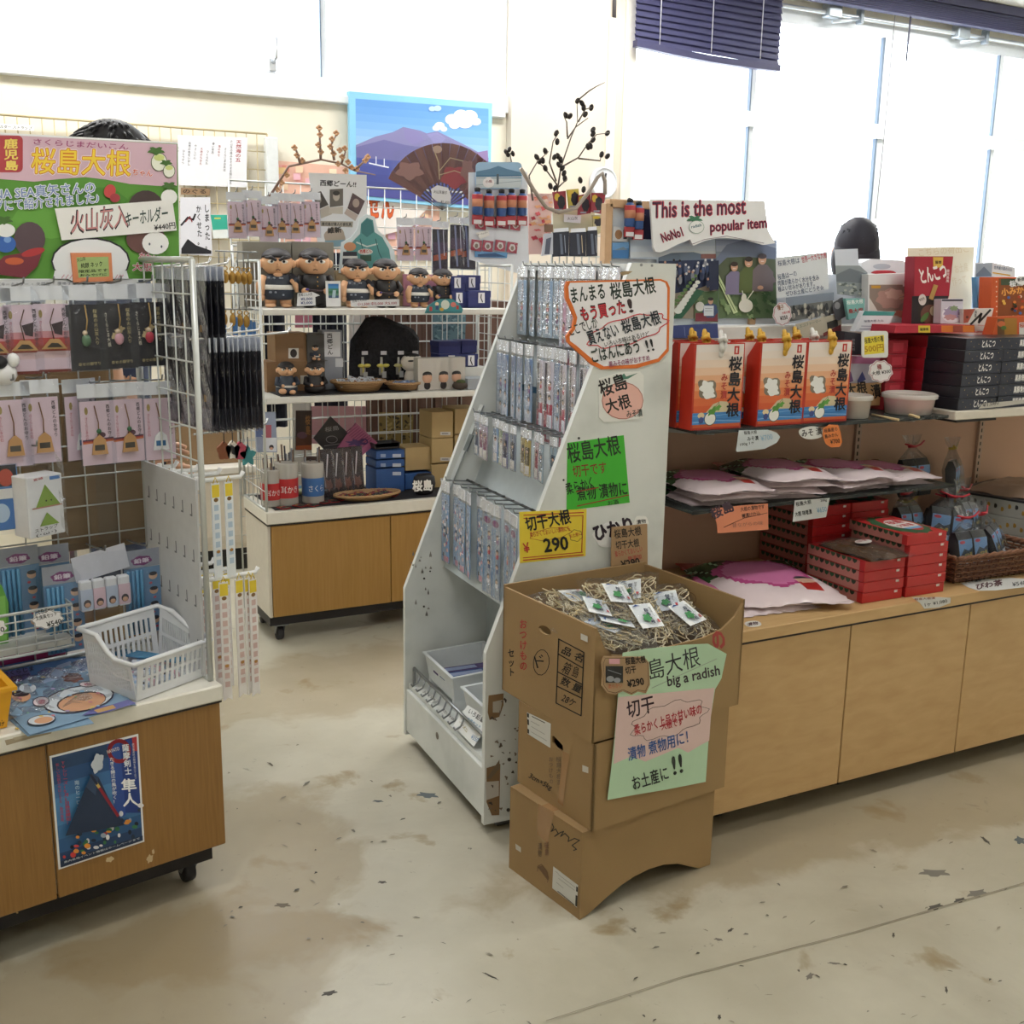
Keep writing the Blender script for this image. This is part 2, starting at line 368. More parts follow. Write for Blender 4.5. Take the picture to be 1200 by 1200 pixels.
# windows on the left of the pillar
xm0, xm1 = Pw(138, 40).x, Pw(157, 40).x
def window(name, x0, x1, z0, z1, muls=(), rail=.07, bot=.09, transom=None):
    m = M(); d = (WY + .01, WY + .07)
    m.box(x0, x0 + rail * .5, *d, z0, z1, FRAMEM).box(x1 - rail * .5, x1, *d, z0, z1, FRAMEM).box(x0 + rail * .5, x1 - rail * .5, *d, z1 - rail, z1, FRAMEM).box(x0, x1, WY - .02, WY + .07, z0, z0 + bot, FRAMEM)
    for mx, mw in muls:
        m.box(mx - mw / 2, mx + mw / 2, WY + .013, WY + .068, z0 + bot, z1 - rail, FRAMEM); m.box(mx - mw * .62, mx - mw * .45, WY - .005, WY + .02, z0 + bot, z1 - rail, FRAMED)
    if transom: m.box(x0, x1, WY - .01, WY + .07, transom - .045, transom + .045, FRAMEM)
    o = struct(m, name); g = M().box(x0 + .01, x1 - .01, WY + .035, WY + .041, z0 + .01, z1 - .01, GLASS); build(g, 'glass_pane', par=o); return o
window('window_1', XL, xm0, ZS, ZC - .02, ((-.9, .06),))
window('window_2', xm1, xp0, ZS, ZC - .02, ((Pw(380, 60).x, .035),))
struct(M().box(xm0, xm1, WY - .015, WY + .1, ZS, ZC, FRAMEM), 'trim_4')
m = M(); m.bbox(XL, xp0 - .02, WY - .035, WY, ZS - .03, ZS + .012, mt('#e6e9ea', .4), .006); struct(m, 'trim_5')
m = M(); P = Pw; c = P(318, 82); m.bbox(c.x - .02, c.x + .02, WY - .03, WY + .02, c.z - .01, c.z + .05, mt('#c8ccd2', .3, .03, .6)); m.tube([(c.x, WY - .03, c.z + .03), (c.x + .01, WY - .06, c.z + .05), (c.x + .012, WY - .06, c.z + .14)], .009, mt('#c8ccd2', .3, .03, .6)); struct(m, 'trim_6')
# windows on the right, down to a low sill
muls = [(Pw(884, 100).x, .05), (Pw(1040, 80).x, .09), (Pw(1172, 100).x, .06), (Pw(1172, 100).x + 1.2, .08)]
zh = Pw(985, 20).z
window('window_3', xp1 + .03, XR, .95, zh, muls, .08, .06, zt)
struct(M().box(xp1, XR, WY, WY + .1, zh, ZC, CREAM), 'wall_header')
m = M(); zr = zh + .0
m.tube([(xp1 + .1, WY - .05, zr), (XR - .1, WY - .05, zr)], .013, mt('#d3dae0', .3, .03, .5), 7)
for px, py in ((968, 13), (1119, 33)):
    c = Pw(px, py); m.bbox(c.x - .055, c.x + .055, WY - .09, WY - .02, zr - .03, zr + .05, mt('#aab3ba', .35, .04, .5), .006)
    m.tube([(c.x, WY - .06, zr - .05), (c.x + .1, WY - .075, zr - .035), (c.x + .22, WY - .06, zr - .01)], .011, mt('#d3dae0', .3, .03, .5), 6); m.bbox(c.x + .22, c.x + .245, WY - .08, WY - .03, zr - .04, zr + .05, mt('#8d98a2', .35), .003)
struct(m, 'trim_7')
# navy venetian blinds
NAVY = mt('#3a3a5c', .5, .06)
def blind(name, label, fr_px, z0, x0, x1, yb, slats=True, tilt=0):
    t = thing(name, label, 'blind', at=((x0 + x1) / 2, yb, z0))
    build(M().bbox(x0, x1, yb - .03, yb + .03, ZC - .06, ZC - .005, NAVY), 'headrail', par=t)
    if slats:
        n = int((ZC - .06 - z0) / .034); m = M()
        for i in range(n):
            z = ZC - .075 - i * .034; dz = tilt * i / n
            m.grid(lambda a, b, z=z, dz=dz: Vector((x0 + a * (x1 - x0), yb - .008 + b * .016, z + .034 - .046 * (1 - b) - .006 * sin(pi * b) - dz * a)), 4, 3, NAVY, True)
        build(m, 'slats', par=t); m = M()
        for f in (.15, .5, .85): build(M().tube([(x0 + f * (x1 - x0), yb - .016, ZC - .06), (x0 + f * (x1 - x0), yb - .016, z0 + .02)], .003, mt('#d9d9e2'), 4), 'ladder_cord', par=t)
        rz = z0
        m = M(); m.loft([[(x0 + a * (x1 - x0), yb - .022, z - tilt * a), (x0 + a * (x1 - x0), yb + .022, z - tilt * a), (x0 + a * (x1 - x0), yb + .022, z + .035 - tilt * a), (x0 + a * (x1 - x0), yb - .022, z + .035 - tilt * a)] for a in (0, .25, .5, .75, 1) for z in (rz - .015 * sin(pi * a),)], NAVY); build(m, 'bottom_rail', par=t)
    else:
        m = M()
        for i in range(9): m.bbox(x0, x1, yb - .028, yb + .028, ZC - .065 - (i + 1) * .011, ZC - .065 - i * .011 - .002, NAVY, .002)
        build(m, 'slats', par=t)
    return t
Pb = PY(F0, WY - .14)
blind('venetian_blind', 'navy venetian blind half lowered over the bright window by the pillar', None, Pb(745, 55).z, Pb(745, 30).x, Pb(914, 50).x, WY - .14, True, .035)
t = blind('venetian_blind', 'navy venetian blind pulled fully up under the ceiling', None, ZC - .17, Pb(925, 3).x, XR - .2, WY - .14, False)
m = M(); m.tube([Pb(1049, 18), Pb(1046, 50), Pb(1036, 160), Pb(1026, 256)], .0035, mt('#77777c'), 4); build(m, 'pull_cord', par=t)
m = M(); m.tube([Pb(1068, 12), Pb(1062, 72)], .006, mt('#4b4b5c'), 5); build(m, 'tilt_wand', par=t)
# wall clock
Pk = PY(F0, WY - .1); c = Pk(709, 214); r = (Pk(724, 214) - c).length
t = thing('wall_clock', 'small round white wall clock on the beige pillar', 'clock', at=(c.x, WY - .06, c.z))
m = M(); T = Matrix.Translation((c.x, WY - .06, c.z)) @ rx(90); m.lathe([(r * .8, 0), (r, .005), (r, .035), (r * .93, .042), (r * .88, .034)], mt('#dfe3ea', .3), n=28, T=T); build(m, 'rim', par=t)
m = M(); m.lathe([(r * .89, .02), (r * .885, .033)], mt('#f3f4f6', .5), n=28, T=T)
for i in range(12):
    a = 2 * pi * i / 12; q = Vector((c.x + sin(a) * r * .7, WY - .0935, c.z + cos(a) * r * .7)); m.box(q.x - .007, q.x + .007, q.y, q.y + .001, q.z - .01, q.z + .01, '#3b3c46')
build(m, 'dial', par=t)
for a, l, w_ in ((8, .6, .006), (-20, .42, .008)): build(M().bar((c.x, WY - .096, c.z), (c.x + sin(rad(a)) * r * l, WY - .096, c.z + cos(rad(a)) * r * l), w_, '#22222a'), 'clock_hand', par=t)
# wall mounted wire panel and papers behind the key ring rack
Pg = PY(F0, WY - .03)
a, b_ = Pg(-40, 140), Pg(312, 160); zt0, zb0 = b_.z + .01, .95
m = wiregrid(F0, (a.x, WY - .045, zb0), (1, 0, 0), b_.x - a.x, zt0 - zb0, 26, 14, .0028, mat=mt('#b9a982', .5, .05)); build(m, 'wall_grid', label='cream wire panel fixed to the wall under the windows', cat='display grid')
m = M(); a, b_ = Pg(309, 161), Pg(318, 280); m.bbox(a.x, a.x + .06, WY - .07, WY - .02, .95, a.z, mt('#dfe3e4'), .005); build(m, 'wall_post', label='pale upright post at the edge of the wall wire panel', cat='post')
Pp = PY(F0, WY - .06)
lines = [('v', '#a3343c', '天然海の五', 1120, 655, 1115, 760, 26, .03)] + [('v', ('#37373f', '#37373f', '#a3343c')[i % 3 if i < 6 else 0], tx, 1085 - i * 28, 655 + (i * 37) % 50, 1080 - i * 28, 655 + (i * 37) % 50 + len(tx) * 14, 13, .0) for i, tx in enumerate(('火山灰の恵みをそのまま閉じ込め', 'さくらじまの灰は', '海の中で', '長い年月', 'つくられた', '大地のちから', 'やさしい心', '自然の色をいかし', 'ひとつずつ', '手づくりで', '仕上げました')) ]
sheet('notice_paper', 'white notice with columns of small vertical writing on the wall wire panel', 'notice', Pp, (0, 0, 4), [(833, 633), (1160, 645), (1155, 878), (838, 868)], '#e9e9ee', lines)
sheet('brown_sign', 'small brown wooden sign with dark brush letters above the ink picture', 'sign', Pp, (0, 0, 4), [(848, 880), (985, 885), (983, 916), (848, 912)], '#94785a', [('t', '#2a1d16', 'のぐる', 858, 906, 965, 908, 20, .03)])
sheet('ink_picture', 'black ink brush picture with vertical verses on white paper', 'picture', Pp, (0, 0, 4), [(845, 925), (985, 925), (995, 1200), (845, 1190)], '#dddde4',
      [('v', '#1a1a22', 'しまった。', 968, 955, 975, 1170, 26, .03), ('v', '#1a1a22', 'かくせた。', 930, 960, 938, 1150, 24, .03), ('l', '#1a1a22', 9, [(850, 1055), (880, 1020), (905, 1030), (915, 1005)]), ('l', '#8a2a30', 5, [(870, 1040), (890, 1015), (900, 1040)]), ('p', '#15151d', [(850, 1165), (880, 1120), (920, 1150), (990, 1175), (990, 1190), (850, 1190)])])
sheet('green_card', 'mint green and white card hung on the wall wire panel', 'card', Pp, (0, 0, 4), [(985, 1005), (1065, 1005), (1075, 1115), (1000, 1118)], '#e6ebe8', [('p', '#35ab93', [(987, 1007), (1064, 1007), (1068, 1075), (997, 1078)]), ('p', '#c8c65a', [(1005, 1020), (1035, 1020), (1035, 1027), (1005, 1027)])])
sheet('title_strip', 'white strip with black katakana at the top of the wall wire panel', 'sign', PY(F0, WY - .06), (0, 0, 4), [(-60, 575), (160, 588), (160, 614), (-60, 602)], '#f0f0ee', [('t', '#2a2a30', 'キーホルダー ストラップ', -55, 598, 150, 609, 16, .02)])
# framed volcano photograph
P = PY(F0, WY - .05); tf = (300, 0, 4)
t = thing('framed_photograph', 'large light blue framed photograph of a smoking volcano over the sea', 'picture', at=P(495, 240))
build(sheetmesh(P, tf, [(437, 428), (1108, 484), (1095, 985), (445, 930)], '#8ccbee', (), .03), 'frame', par=t)
mtn = [(468, 680), (560, 640), (640, 620), (690, 595), (770, 612), (800, 625), (850, 615), (900, 640), (1000, 690), (1090, 740), (1088, 800), (470, 745)]
it = [('g', ['#649ee2', '#6aa3e5', '#72a9e8', '#7cb1ea', '#88b9ec', '#95c1ec', '#a3c8ea', '#b2cfe9'], [(466, 462), (1090, 510), (1090, 790), (470, 740)]),
      ('p', '#8482b2', mtn), ('p', '#6c6ba2', [(468, 690), (600, 655), (700, 680), (860, 700), (1000, 740), (1088, 770), (1088, 800), (470, 748)]), ('p', '#857fb5', [(690, 600), (760, 618), (790, 660), (745, 690), (700, 650)]), ('p', '#8f8cc0', [(800, 630), (850, 620), (890, 650), (850, 690)])]
for cx, cy, rr in ((860, 590, 24), (845, 600, 18), (880, 605, 16), (920, 560, 34), (960, 540, 34), (1000, 545, 38), (980, 575, 36), (930, 585, 26), (1030, 570, 24), (825, 510, 16), (850, 508, 18)): it.append(('e', '#f2f4fa' if cy > 520 else '#b9d5f4', cx, cy, rr, rr * .75))
it += [('g', ['#4a559c', '#454f97', '#414a90', '#3e468a', '#4b4f96'], [(470, 738), (1090, 790), (1084, 970), (472, 915)]), ('l', '#e8ecf6', 6, [(530, 765), (620, 785)]), ('l', '#e8ecf6', 4, [(562, 735), (562, 772)]), ('l', '#e8ecf6', 4, [(600, 745), (600, 780)]), ('p', '#8d7bab', [(1030, 715), (1085, 705), (1088, 760), (1060, 745)])]
build(sheetmesh(P, tf, [(466, 462), (1090, 510), (1084, 970), (472, 915)], '#6aa8ea', it, .002), 'photograph', par=t)
# ================================================================ small builders used by every rack
def hookmesh(L, tip=.012, r=.0022, ax=(0, -1, 0), rise=.0, mat=None):
    a = Vector(ax); m = M(); up = Vector((0, 0, 1)); m.tube([Vector((0, 0, 0)), a * L * .5 + up * rise * .4, a * L + up * rise, a * (L + tip * .4) + up * (rise + tip)], r, mat or STEEL, 5); return m
def hooks(par, fr, at0, spots, **k):
    """wire pegs that belong to a rack: child parts sharing one mesh"""
    h0 = None
    for p in spots:
        if h0 is None:
            h0 = build(hookmesh(**k), 'hook', par=par); h0.data.transform(Matrix.Translation(ORI[par][1])); o = h0
        else: o = h0.copy(); COL.objects.link(o); o.parent = par; ORI[o] = ORI[par]
        o.location = Vector(p) - ORI[par][1]
def packet(name, cat, w_, h, head, col, items, k=.001, charm=None, dep=.006, seed=1, bagw=.008, ax='y'):
    """card in a clear header bag, hanging from its origin; drawn in units of k metres, facing -y (ax='y') or -x (ax='x')"""
    t = thing(name, 'x', cat)
    P = Loc(k, w_ / k / 2, -head / k); c = sheetmesh(P, I1, rect(0, 0, w_ / k, h / k), col, items, .0015)
    bag = film(w_ + bagw, h + head + .012, seed, dep, -.01); bag.box(-w_ / 2 - bagw / 2, w_ / 2 + bagw / 2, .002, .0026, -(h + head + .003), .01, FILM)
    hd = M().box(-w_ / 2 - bagw / 2, w_ / 2 + bagw / 2, -.001, .0015, -head * .72, .01, mt('#e9eaee', .35, .03)) if head > .012 else None
    ms = [(c, 'card'), (bag, 'clear_bag')] + ([(hd, 'bag_header')] if hd else []) + ([(charm, 'charm')] if charm else [])
    for q, n in ms:
        if ax == 'x':
            for i, v in enumerate(q.v): q.v[i] = Vector((v.y, -v.x, v.z))
        build(q, n, par=t)
    return Proto(t)
def carton(m, x0, x1, y0, y1, z0, z1, mat, tape=None, seam=True):
    m.bbox(x0, x1, y0, y1, z0, z1, mat, .002)
    return m
# ================================================================ near counter on the left with its wire rack
LF = frame(.535, 2.48, 11.5)
OAK = wood('oak_veneer', '#896333', '#97703c', (55, 55, 2.5)); EDGEB = mt('#141319', .5)
t = thing('display_counter', 'low veneer display counter on castors with a blue poster on its front', 'counter', LF, (-.5, .37, 0))
build(M().box(-1.1, -.008, .012, .73, .125, .492, mt('#e7e4da', .5)).box(-1.1, -.002, .005, .74, .120, .128, '#2a2422'), 'body', par=t)
us = -.398
for a, b_ in ((-1.1, us - .0015), (us + .0015, -.001)): build(M().bbox(a, b_, 0, .012, .122, .49, OAK, .002), 'door', par=t)
m = M(); m.bbox(-1.1, .006, -.008, .742, .495, .535, mt('#e3e0d6', .4), .004); m.box(-1.1, .002, -.004, .738, .49, .496, '#26211f')
build(m, 'top_board', par=t)
build(M().box(-1.05, -.02, .04, .70, .07, .122, EDGEB), 'plinth', par=t)
def caster(par, x, y, z, s=1, rot=0):
    m = M(); m.bbox(x - .03 * s, x + .03 * s, y - .03 * s, y + .03 * s, z - .006, z, STEEL, .002); T = Matrix.Translation((x, y, 0)) @ rzm(rot)
    for e in (-1, 1): m.loft([[T @ Vector((e * .017 * s - .001, -.018 * s, z - .004)), T @ Vector((e * .017 * s - .001, .018 * s, z - .004)), T @ Vector((e * .017 * s - .001, .03 * s, .026 * s)), T @ Vector((e * .017 * s - .001, .012 * s, .026 * s))], [T @ Vector((e * .017 * s + .001, -.018 * s, z - .004)), T @ Vector((e * .017 * s + .001, .018 * s, z - .004)), T @ Vector((e * .017 * s + .001, .03 * s, .026 * s)), T @ Vector((e * .017 * s + .001, .012 * s, .026 * s))]], STEEL)
    o = build(m, 'caster', par=par); m = M(); m.lathe([(.004, -.013), (.028, -.013), (.03, -.008), (.03, .008), (.028, .013), (.004, .013)], mt('#232227', .6), n=18, T=T @ Matrix.Translation((0, .018 * s, .03)) @ ry(90)); build(m, 'wheel', par=o)
P = PY(LF, .06); c = P(226, 1020)
for x in (c.x, -.95): caster(t, x, .08, .07)
caster(t, c.x, .62, .07)
m = M(); draw(m, PY(LF, 0), (0, 780, 4), [('p', '#c9b48c', blob(515, 908, 20, 12, 12, .2, 5, -20)), ('p', '#c9b48c', blob(702, 905, 14, 20, 12, .25, 5, 20)), ('p', '#c9b48c', blob(718, 872, 6, 12, 10, .2, 4)), ('p', '#b79a68', blob(80, 1158, 6, 4, 8))]); build(m, 'veneer_chips', par=t)
m = M(); draw(m, PY(LF, -.008), (0, 780, 4), [('p', '#a99c84', [(22, 350), (120, 328), (245, 302), (240, 318), (130, 345), (30, 374)]), ('p', '#b9ad96', [(60, 338), (160, 316), (150, 330), (70, 350)])]); build(m, 'worn_edge', par=t)
# poster on the front
P = PY(LF, -.002); tf = (0, 780, 4)
it = [('g', ['#27456f', '#2b5388', '#3b6fa8', '#4a86bb', '#4680b4', '#3a6ea2', '#2f5b8c', '#28456f'], [(242, 432), (640, 332), (668, 818), (284, 945)]),
      ('p', '#233e86', [(560, 352), (640, 332), (660, 690), (585, 690)]), ('p', '#2f4f9a', [(500, 370), (560, 352), (590, 700), (540, 720)]), ('p', '#b5383f', [(618, 338), (640, 332), (644, 400), (624, 400)])]
it += [('o', '#a02b38', 558, 400, 46, 48, 18), ('v', '#e9edf3', '薩摩剣士', 586, 366, 602, 512, 34, .03), ('v', '#f4f6fa', '隼人', 600, 525, 612, 660, 74, .03), ('t', '#e7dcdc', 'HAYATO', 503, 412, 560, 395, 16, .02),
       ('v', '#e9edf3', 'たぎる錦江の風が吹く！', 522, 428, 540, 645, 22, .02), ('v', '#c0455a', 'TVシリーズ10月2日放送開始！', 298, 445, 322, 745, 24, .02), ('v', '#c0455a', '新しい伝説が今はじまる、鹿児島発', 267, 455, 292, 730, 17, .0),
       ('v', '#b9d3e8', '南のヒーローの詩！', 358, 535, 376, 742, 24, .02), ('v', '#d8dce6', '鹿児島県民の期待を受けて立つ', 622, 362, 634, 530, 12, 0), ('p', '#22324f', [(284, 915), (667, 795), (668, 818), (284, 945)]), ('t', '#c9d2de', '県内各地イベント情報はホームページまで', 300, 925, 655, 812, 10)]
rn = random.Random(5)
for i in range(46):
    x = rn.uniform(295, 655); y = 900 - (x - 290) * .3 - rn.uniform(0, 95) - (60 if x > 560 else 0) * rn.random(); it.append(('e', rn.choice(['#d9dbe2', '#9aa7bd', '#26364f', '#c23d3d', '#d98e3a', '#3f7d57', '#1d2433', '#e6e6ea']), x, y, rn.uniform(6, 15), rn.uniform(5, 13)))
it += [('p', '#24344f', [(300, 790), (395, 560), (425, 500), (455, 515), (500, 610), (575, 740)]), ('p', '#34496b', [(395, 560), (425, 500), (455, 515), (440, 600)]), ('p', '#c2cad6', blob(450, 450, 26, 46, 20, .15, 5, 15)), ('l', '#8e2436', 14, [(455, 560), (545, 695)]), ('l', '#d2b15c', 14, [(446, 546), (456, 561)]), ('l', '#1f2a44', 12, [(418, 505), (446, 546)])]
sheet('wall_poster', 'blue poster with white brush lettering pasted on the counter front', 'poster', P, tf, [(232, 425), (648, 320), (677, 825), (275, 957)], '#e8eaec', it, .001)
# wire rack standing on the counter
VG = .372
rack = thing('wire_rack', 'tall white wire display rack with a side wing standing on the near counter', 'rack', LF, (-.3, VG, .535))
m = wiregrid(LF, (-1.05, VG, .545), (1, 0, 0), 1.04, .975, 14, 13, .0021, rf=.006); build(m, 'back_grid', par=rack)
m = wiregrid(LF, (-.008, .03, .537), (0, 1, 0), .34, .975, 6, 13, .0023, rf=.0075); build(m, 'side_grid', par=rack)
m = M(); m.tube([(-.01, VG, .54), (-.01, VG, 1.52)], .009, WIRE, 8); build(m, 'corner_post', par=rack)
m = M(); m.box(-.018, -.013, .045, .36, .545, 1.02, mt('#cfd0d2', .4))
for r in range(5):
    for c in range(6):
        z = .96 - r * .11; v = .07 + c * .052; m.box(-.0185, -.018, v, v + .004, z - .03, z, '#70737a'); m.box(-.0185, -.018, v, v + .012, z - .03, z - .026, '#70737a')
build(m, 'slotted_sheet', par=rack)
m = M(); m.bar((-1.05, .34, 1.45), (-.02, .34, 1.45), .012, mt('#e6e7e6')); build(m, 'top_rail', par=rack)
# big printed board above it
P = PY(LF, .33); tf = (0, 120, 5)
G = '#5c963a'
it = [('p', G, [(-300, 175), (1040, 243), (1052, 1033), (-300, 1033)]), ('p', '#6aa746', blob(300, 700, 260, 90, 24, .1, 5)), ('p', '#508a34', blob(560, 560, 180, 60, 24, .1, 4)), ('p', '#6aa746', blob(820, 930, 180, 70, 24, .1, 5)),
      ('p', '#d8b6c6', [(-300, 172), (1036, 246), (1036, 488), (940, 490), (760, 478), (620, 452), (500, 438), (340, 450), (200, 465), (-300, 425)]), ('p', '#b4444b', rrect(-160, 195, 133, 410, 28)), ('v', '#f0d76c', '鹿児島', 62, 210, 66, 400, 84, .04),
      ('t', '#a4527c', 'さくらじまだいこん', 195, 246, 750, 280, 34, .02)]
for c, b_ in (('#f6eef2', .09), ('#d9782c', .055), ('#f3d243', .015)): it.append(('t', c, '桜島大根', 182, 415, 760, 432, 150, b_))
for c, b_ in (('#f6eef2', .09), ('#d9582c', .02)): it.append(('t', c, 'ちゃん', 775, 428, 890, 436, 38, b_))
for cx, cy, a in ((930, 350, 44), (988, 402, 32)): it += [('e', '#4a5a35', cx, cy, a + 4, a * 1.15 + 4), ('e', '#eef1e2', cx, cy, a, a * 1.15), ('e', '#cfd98a', cx, cy - a * .6, a * .7, a * .45), ('p', '#4d7438', blob(cx - 18, cy - a * 1.5, a, a * .5, 16, .3, 5))]
for c, b_ in (('#eef2f8', .1), ('#8298c4', .015)): it += [('t', c, 'LUNA SEA真矢さんの', -120, 578, 555, 530, 68, b_), ('t', c, 'ブログにて紹介されました♪', -150, 650, 578, 590, 64, b_)]
it += [('e', '#c64a4a', 640, 520, 34, 40, 20), ('e', '#a53c46', 670, 560, 30, 26), ('e', '#4a3b3c', 850, 620, 105, 105), ('e', '#6d4c48', 850, 800, 115, 90), ('e', '#5d4c54', 170, 800, 92, 100), ('p', '#7c3440', [(20, 900), (250, 860), (215, 960), (140, 1030), (0, 1010), (-40, 960)]), ('e', '#b53a3e', 190, 878, 70, 22, -14), ('e', '#c9623e', 80, 930, 55, 22), ('e', '#3a68b8', 30, 830, 60, 50), ('e', '#7da6de', 40, 805, 22, 18),
       ('e', '#eef0f0', 30, 750, 55, 40), ('p', '#4d7438', blob(20, 690, 45, 22, 16, .3, 5)), ('e', '#f0f1f0', 985, 555, 48, 44), ('p', '#4d7438', blob(985, 488, 40, 20, 16, .3, 5)), ('e', '#f2f2f2', 905, 825, 78, 66), ('e', '#3c4a5c', 870, 830, 5, 8), ('e', '#3c4a5c', 940, 845, 5, 8),
       ('e', '#2c2c33', 525, 930, 232, 138), ('e', '#eceef2', 525, 932, 222, 130), ('p', G, [(290, 1000), (770, 1000), (770, 1033), (290, 1033)]), ('p', '#eceef2', [(315, 985), (735, 985), (748, 1033), (305, 1033)])]
for i in range(3): it += [('l', '#d9a3b2', 5, [(355 + i * 24, 1030), (370 + i * 24, 1010)]), ('l', '#d9a3b2', 5, [(670 + i * 16, 1030), (682 + i * 16, 1010)])]
for c, b_ in (('#f6eef2', .09), ('#b43a4a', .02)): it += [('t', c, 'かわいい', 805, 915, 960, 940, 36, b_), ('t', c, '大根', 770, 985, 880, 990, 46, b_)]
sheet('printed_board', 'large green and pink printed board with yellow lettering on top of the wire rack', 'sign', P, tf, [(-300, 160), (1042, 234), (1060, 1040), (-300, 1045)], '#eef0f2', it, .006)
P2 = PY(LF, .322)
sheet('hand_lettered_card', 'white hand lettered strip stuck across the green printed board', 'sign', P2, tf, [(322, 622), (1010, 570), (1036, 750), (362, 808)], '#efeeec',
      [('t', '#2c2830', '火山灰入', 412, 775, 752, 735, 140, .03, .12), ('t', '#cf8f90', '火山灰入', 418, 767, 748, 728, 128, -.008, .12), ('t', '#3c4f4b', 'キーホルダー', 738, 728, 985, 688, 84, .02, .1), ('t', '#26262c', '¥440円', 905, 752, 1028, 738, 36, .02)], .002)
sheet('framed_price_card', 'small green price card in an orange frame below the printed board', 'sign', PY(LF, .318), (0, 280, 4), [(332, 65), (522, 65), (530, 198), (345, 204)], '#dd8c62',
      [('p', '#a8c07c', [(358, 86), (508, 83), (512, 176), (368, 182)]), ('t', '#23281e', '火山灰', 362, 108, 402, 100, 18), ('t', '#23281e', '純銀 ネック', 380, 138, 480, 128, 24), ('t', '#23281e', '限定品です', 370, 160, 505, 152, 14), ('t', '#23281e', 'おみやげに', 375, 176, 500, 172, 12)], .004)
sheet('text_strip', 'narrow white strip with faint print below the printed board', 'sign', PY(LF, .325), (0, 280, 4), [(-100, 192), (640, 190), (640, 226), (-100, 230)], '#d5d7d9', [('t', '#7d8088', '火山灰キーホルダー ・ 天然石 ・ 携帯ストラップ 各種', -60, 222, 470, 218, 18)])
# pegs and hanging packets
PK = '#dcc3cf'
def pinkcard(tag):
    it = [('e', '#a08a4e', 14, 22, 4, 9), ('v', '#b84d62', 'さくらじまの石', 13, 36, 13, 92, 8), ('v', '#3a3340', '西郷どんのお守り', 64, 8, 66, 92, 9, .02)]
    if tag == 0: it = [('g', ['#d9c2cf', '#dcc6d0', '#c98b93', '#b8423e', '#a7402c', '#d9b9bd', '#dcc3cf', '#dcc3cf'], [(1, 30), (74, 30), (74, 150), (1, 150)])] + it + [('p', '#3c2b33', [(36, 45), (62, 38), (58, 70), (42, 66)]), ('p', '#7a2b22', [(2, 146), (73, 146), (73, 152), (2, 152)])]
    if tag == 2: it += [('g', ['#d2713a', '#a83a32', '#4b2a4a'], [(2, 100), (74, 96), (74, 86), (2, 90)]), ('e', '#5c3343', 46, 80, 10, 7)]
    return it
def charm(kind):
    m = M()
    if kind == 0:
        m.prism([(-.028, -.008, -.13), (.028, -.008, -.13), (.012, -.008, -.108), (-.008, -.008, -.107)], (0, 1, 0), .003, mt('#b08a5e')); m.prism([(-.017, -.009, -.126), (.018, -.009, -.126), (.008, -.009, -.117), (-.006, -.009, -.116)], (0, 1, 0), .001, mt('#3c3632')); m.tube([(0, -.007, -.108), (-.006, -.007, -.07), (.004, -.007, -.04)], .0012, '#5b3d2c', 4)
    else:
        c = {1: '#b58c60', 2: '#b98f62', 3: '#dfe0e4'}[kind]; m.prism([(-.018, -.008, -.155), (.02, -.008, -.155), (.015, -.008, -.12), (.002, -.008, -.108), (-.012, -.008, -.12)], (0, 1, 0), .004, mt(c))
        m.prism([(-.011, -.0085, -.145), (.012, -.0085, -.145), (.012, -.0085, -.132), (-.011, -.0085, -.132)], (0, 1, 0), .0005, mt('#4a4642' if kind != 3 else '#3a6a9a')); m.tube([(0, -.007, -.11), (.001, -.007, -.08), (-.006, -.006, -.04)], .0014, '#7a5434', 4)
        if kind == 2: m.ell((.001, -.008, -.1), (.006, .005, .006), mt('#2f5b3c', .3), 8, 6)
    return m
PIN = [packet('charm_packet', 'charm', .075, .15, .03, PK, pinkcard(k), .001, charm(k), .008, 3 + k) for k in range(4)]
def blackcard(k):
    it = [('p', '#1d1c24', rect(1, 1, 84, 149)), ('v', '#b6a777', '桜島の火山灰入り', 66, 10, 68, 92, 10, .02), ('t', '#b6a777', '幸せの御守り', 22, 140, 72, 138, 8)]
    if k: it += [('v', '#d9d3bf', 'さくらじま大根', 14, 20, 20, 100, 8), ('p', '#b9a57a', blob(44, 62, 14, 7, 14, .25, 5, -30)), ('p', '#cdbb8c', blob(34, 76, 9, 9, 12, .3, 5))]
    return it
def bcharm(c):
    m = M(); m.tube([(0, -.006, -.035), (.003, -.007, -.07), (-.002, -.007, -.1)], .0016, '#a88a52', 5); m.ell((-.002, -.008, -.115), (.011, .006, .014), mt(c, .3), 10, 7); m.ell((-.004, -.008, -.098), (.006, .005, .006), mt('#c8b6a0', .4), 8, 6); return m
BLK = [packet('charm_packet', 'charm', .085, .15, .034, '#1b1a22', blackcard(k), .001, bcharm(c), .008, 8 + k) for k, c in enumerate(('#5d7a62', '#c79aa8', '#a8384a'))]
VP = .27
Ph = PY(LF, VP)
spots = []
def hang(pr, px, py, label, v=VP, group=None, rz=0, hook=True, fr=LF, P=None, sc=1):
    p = (P or PY(fr, v))(px, py)
    if hook: spots.append((p.x, VG, p.z + .006))
    return pr.put(fr, p, label, rz, group, sc=sc)
g1 = 'charm packets on the upper peg row of the near rack'; g2 = 'charm packets on the lower peg row of the near rack'
hang(PIN[0], -12, 343, 'pale pink charm packet cut by the picture edge on the upper pegs', group=g1)
hang(PIN[0], 23, 341, 'pale pink packet with a red volcano, beside the packet at the picture edge', group=g1)
hang(PIN[0], 58, 340, 'pale pink packet with a red volcano, next to the black packets', group=g1)
hang(BLK[0], 97, 339, 'black packet with a greenish charm, next to the pink ones on the upper pegs', group=g1)
hang(BLK[1], 136, 338, 'black packet with gold and pale pink print in the middle of three black ones', group=g1)
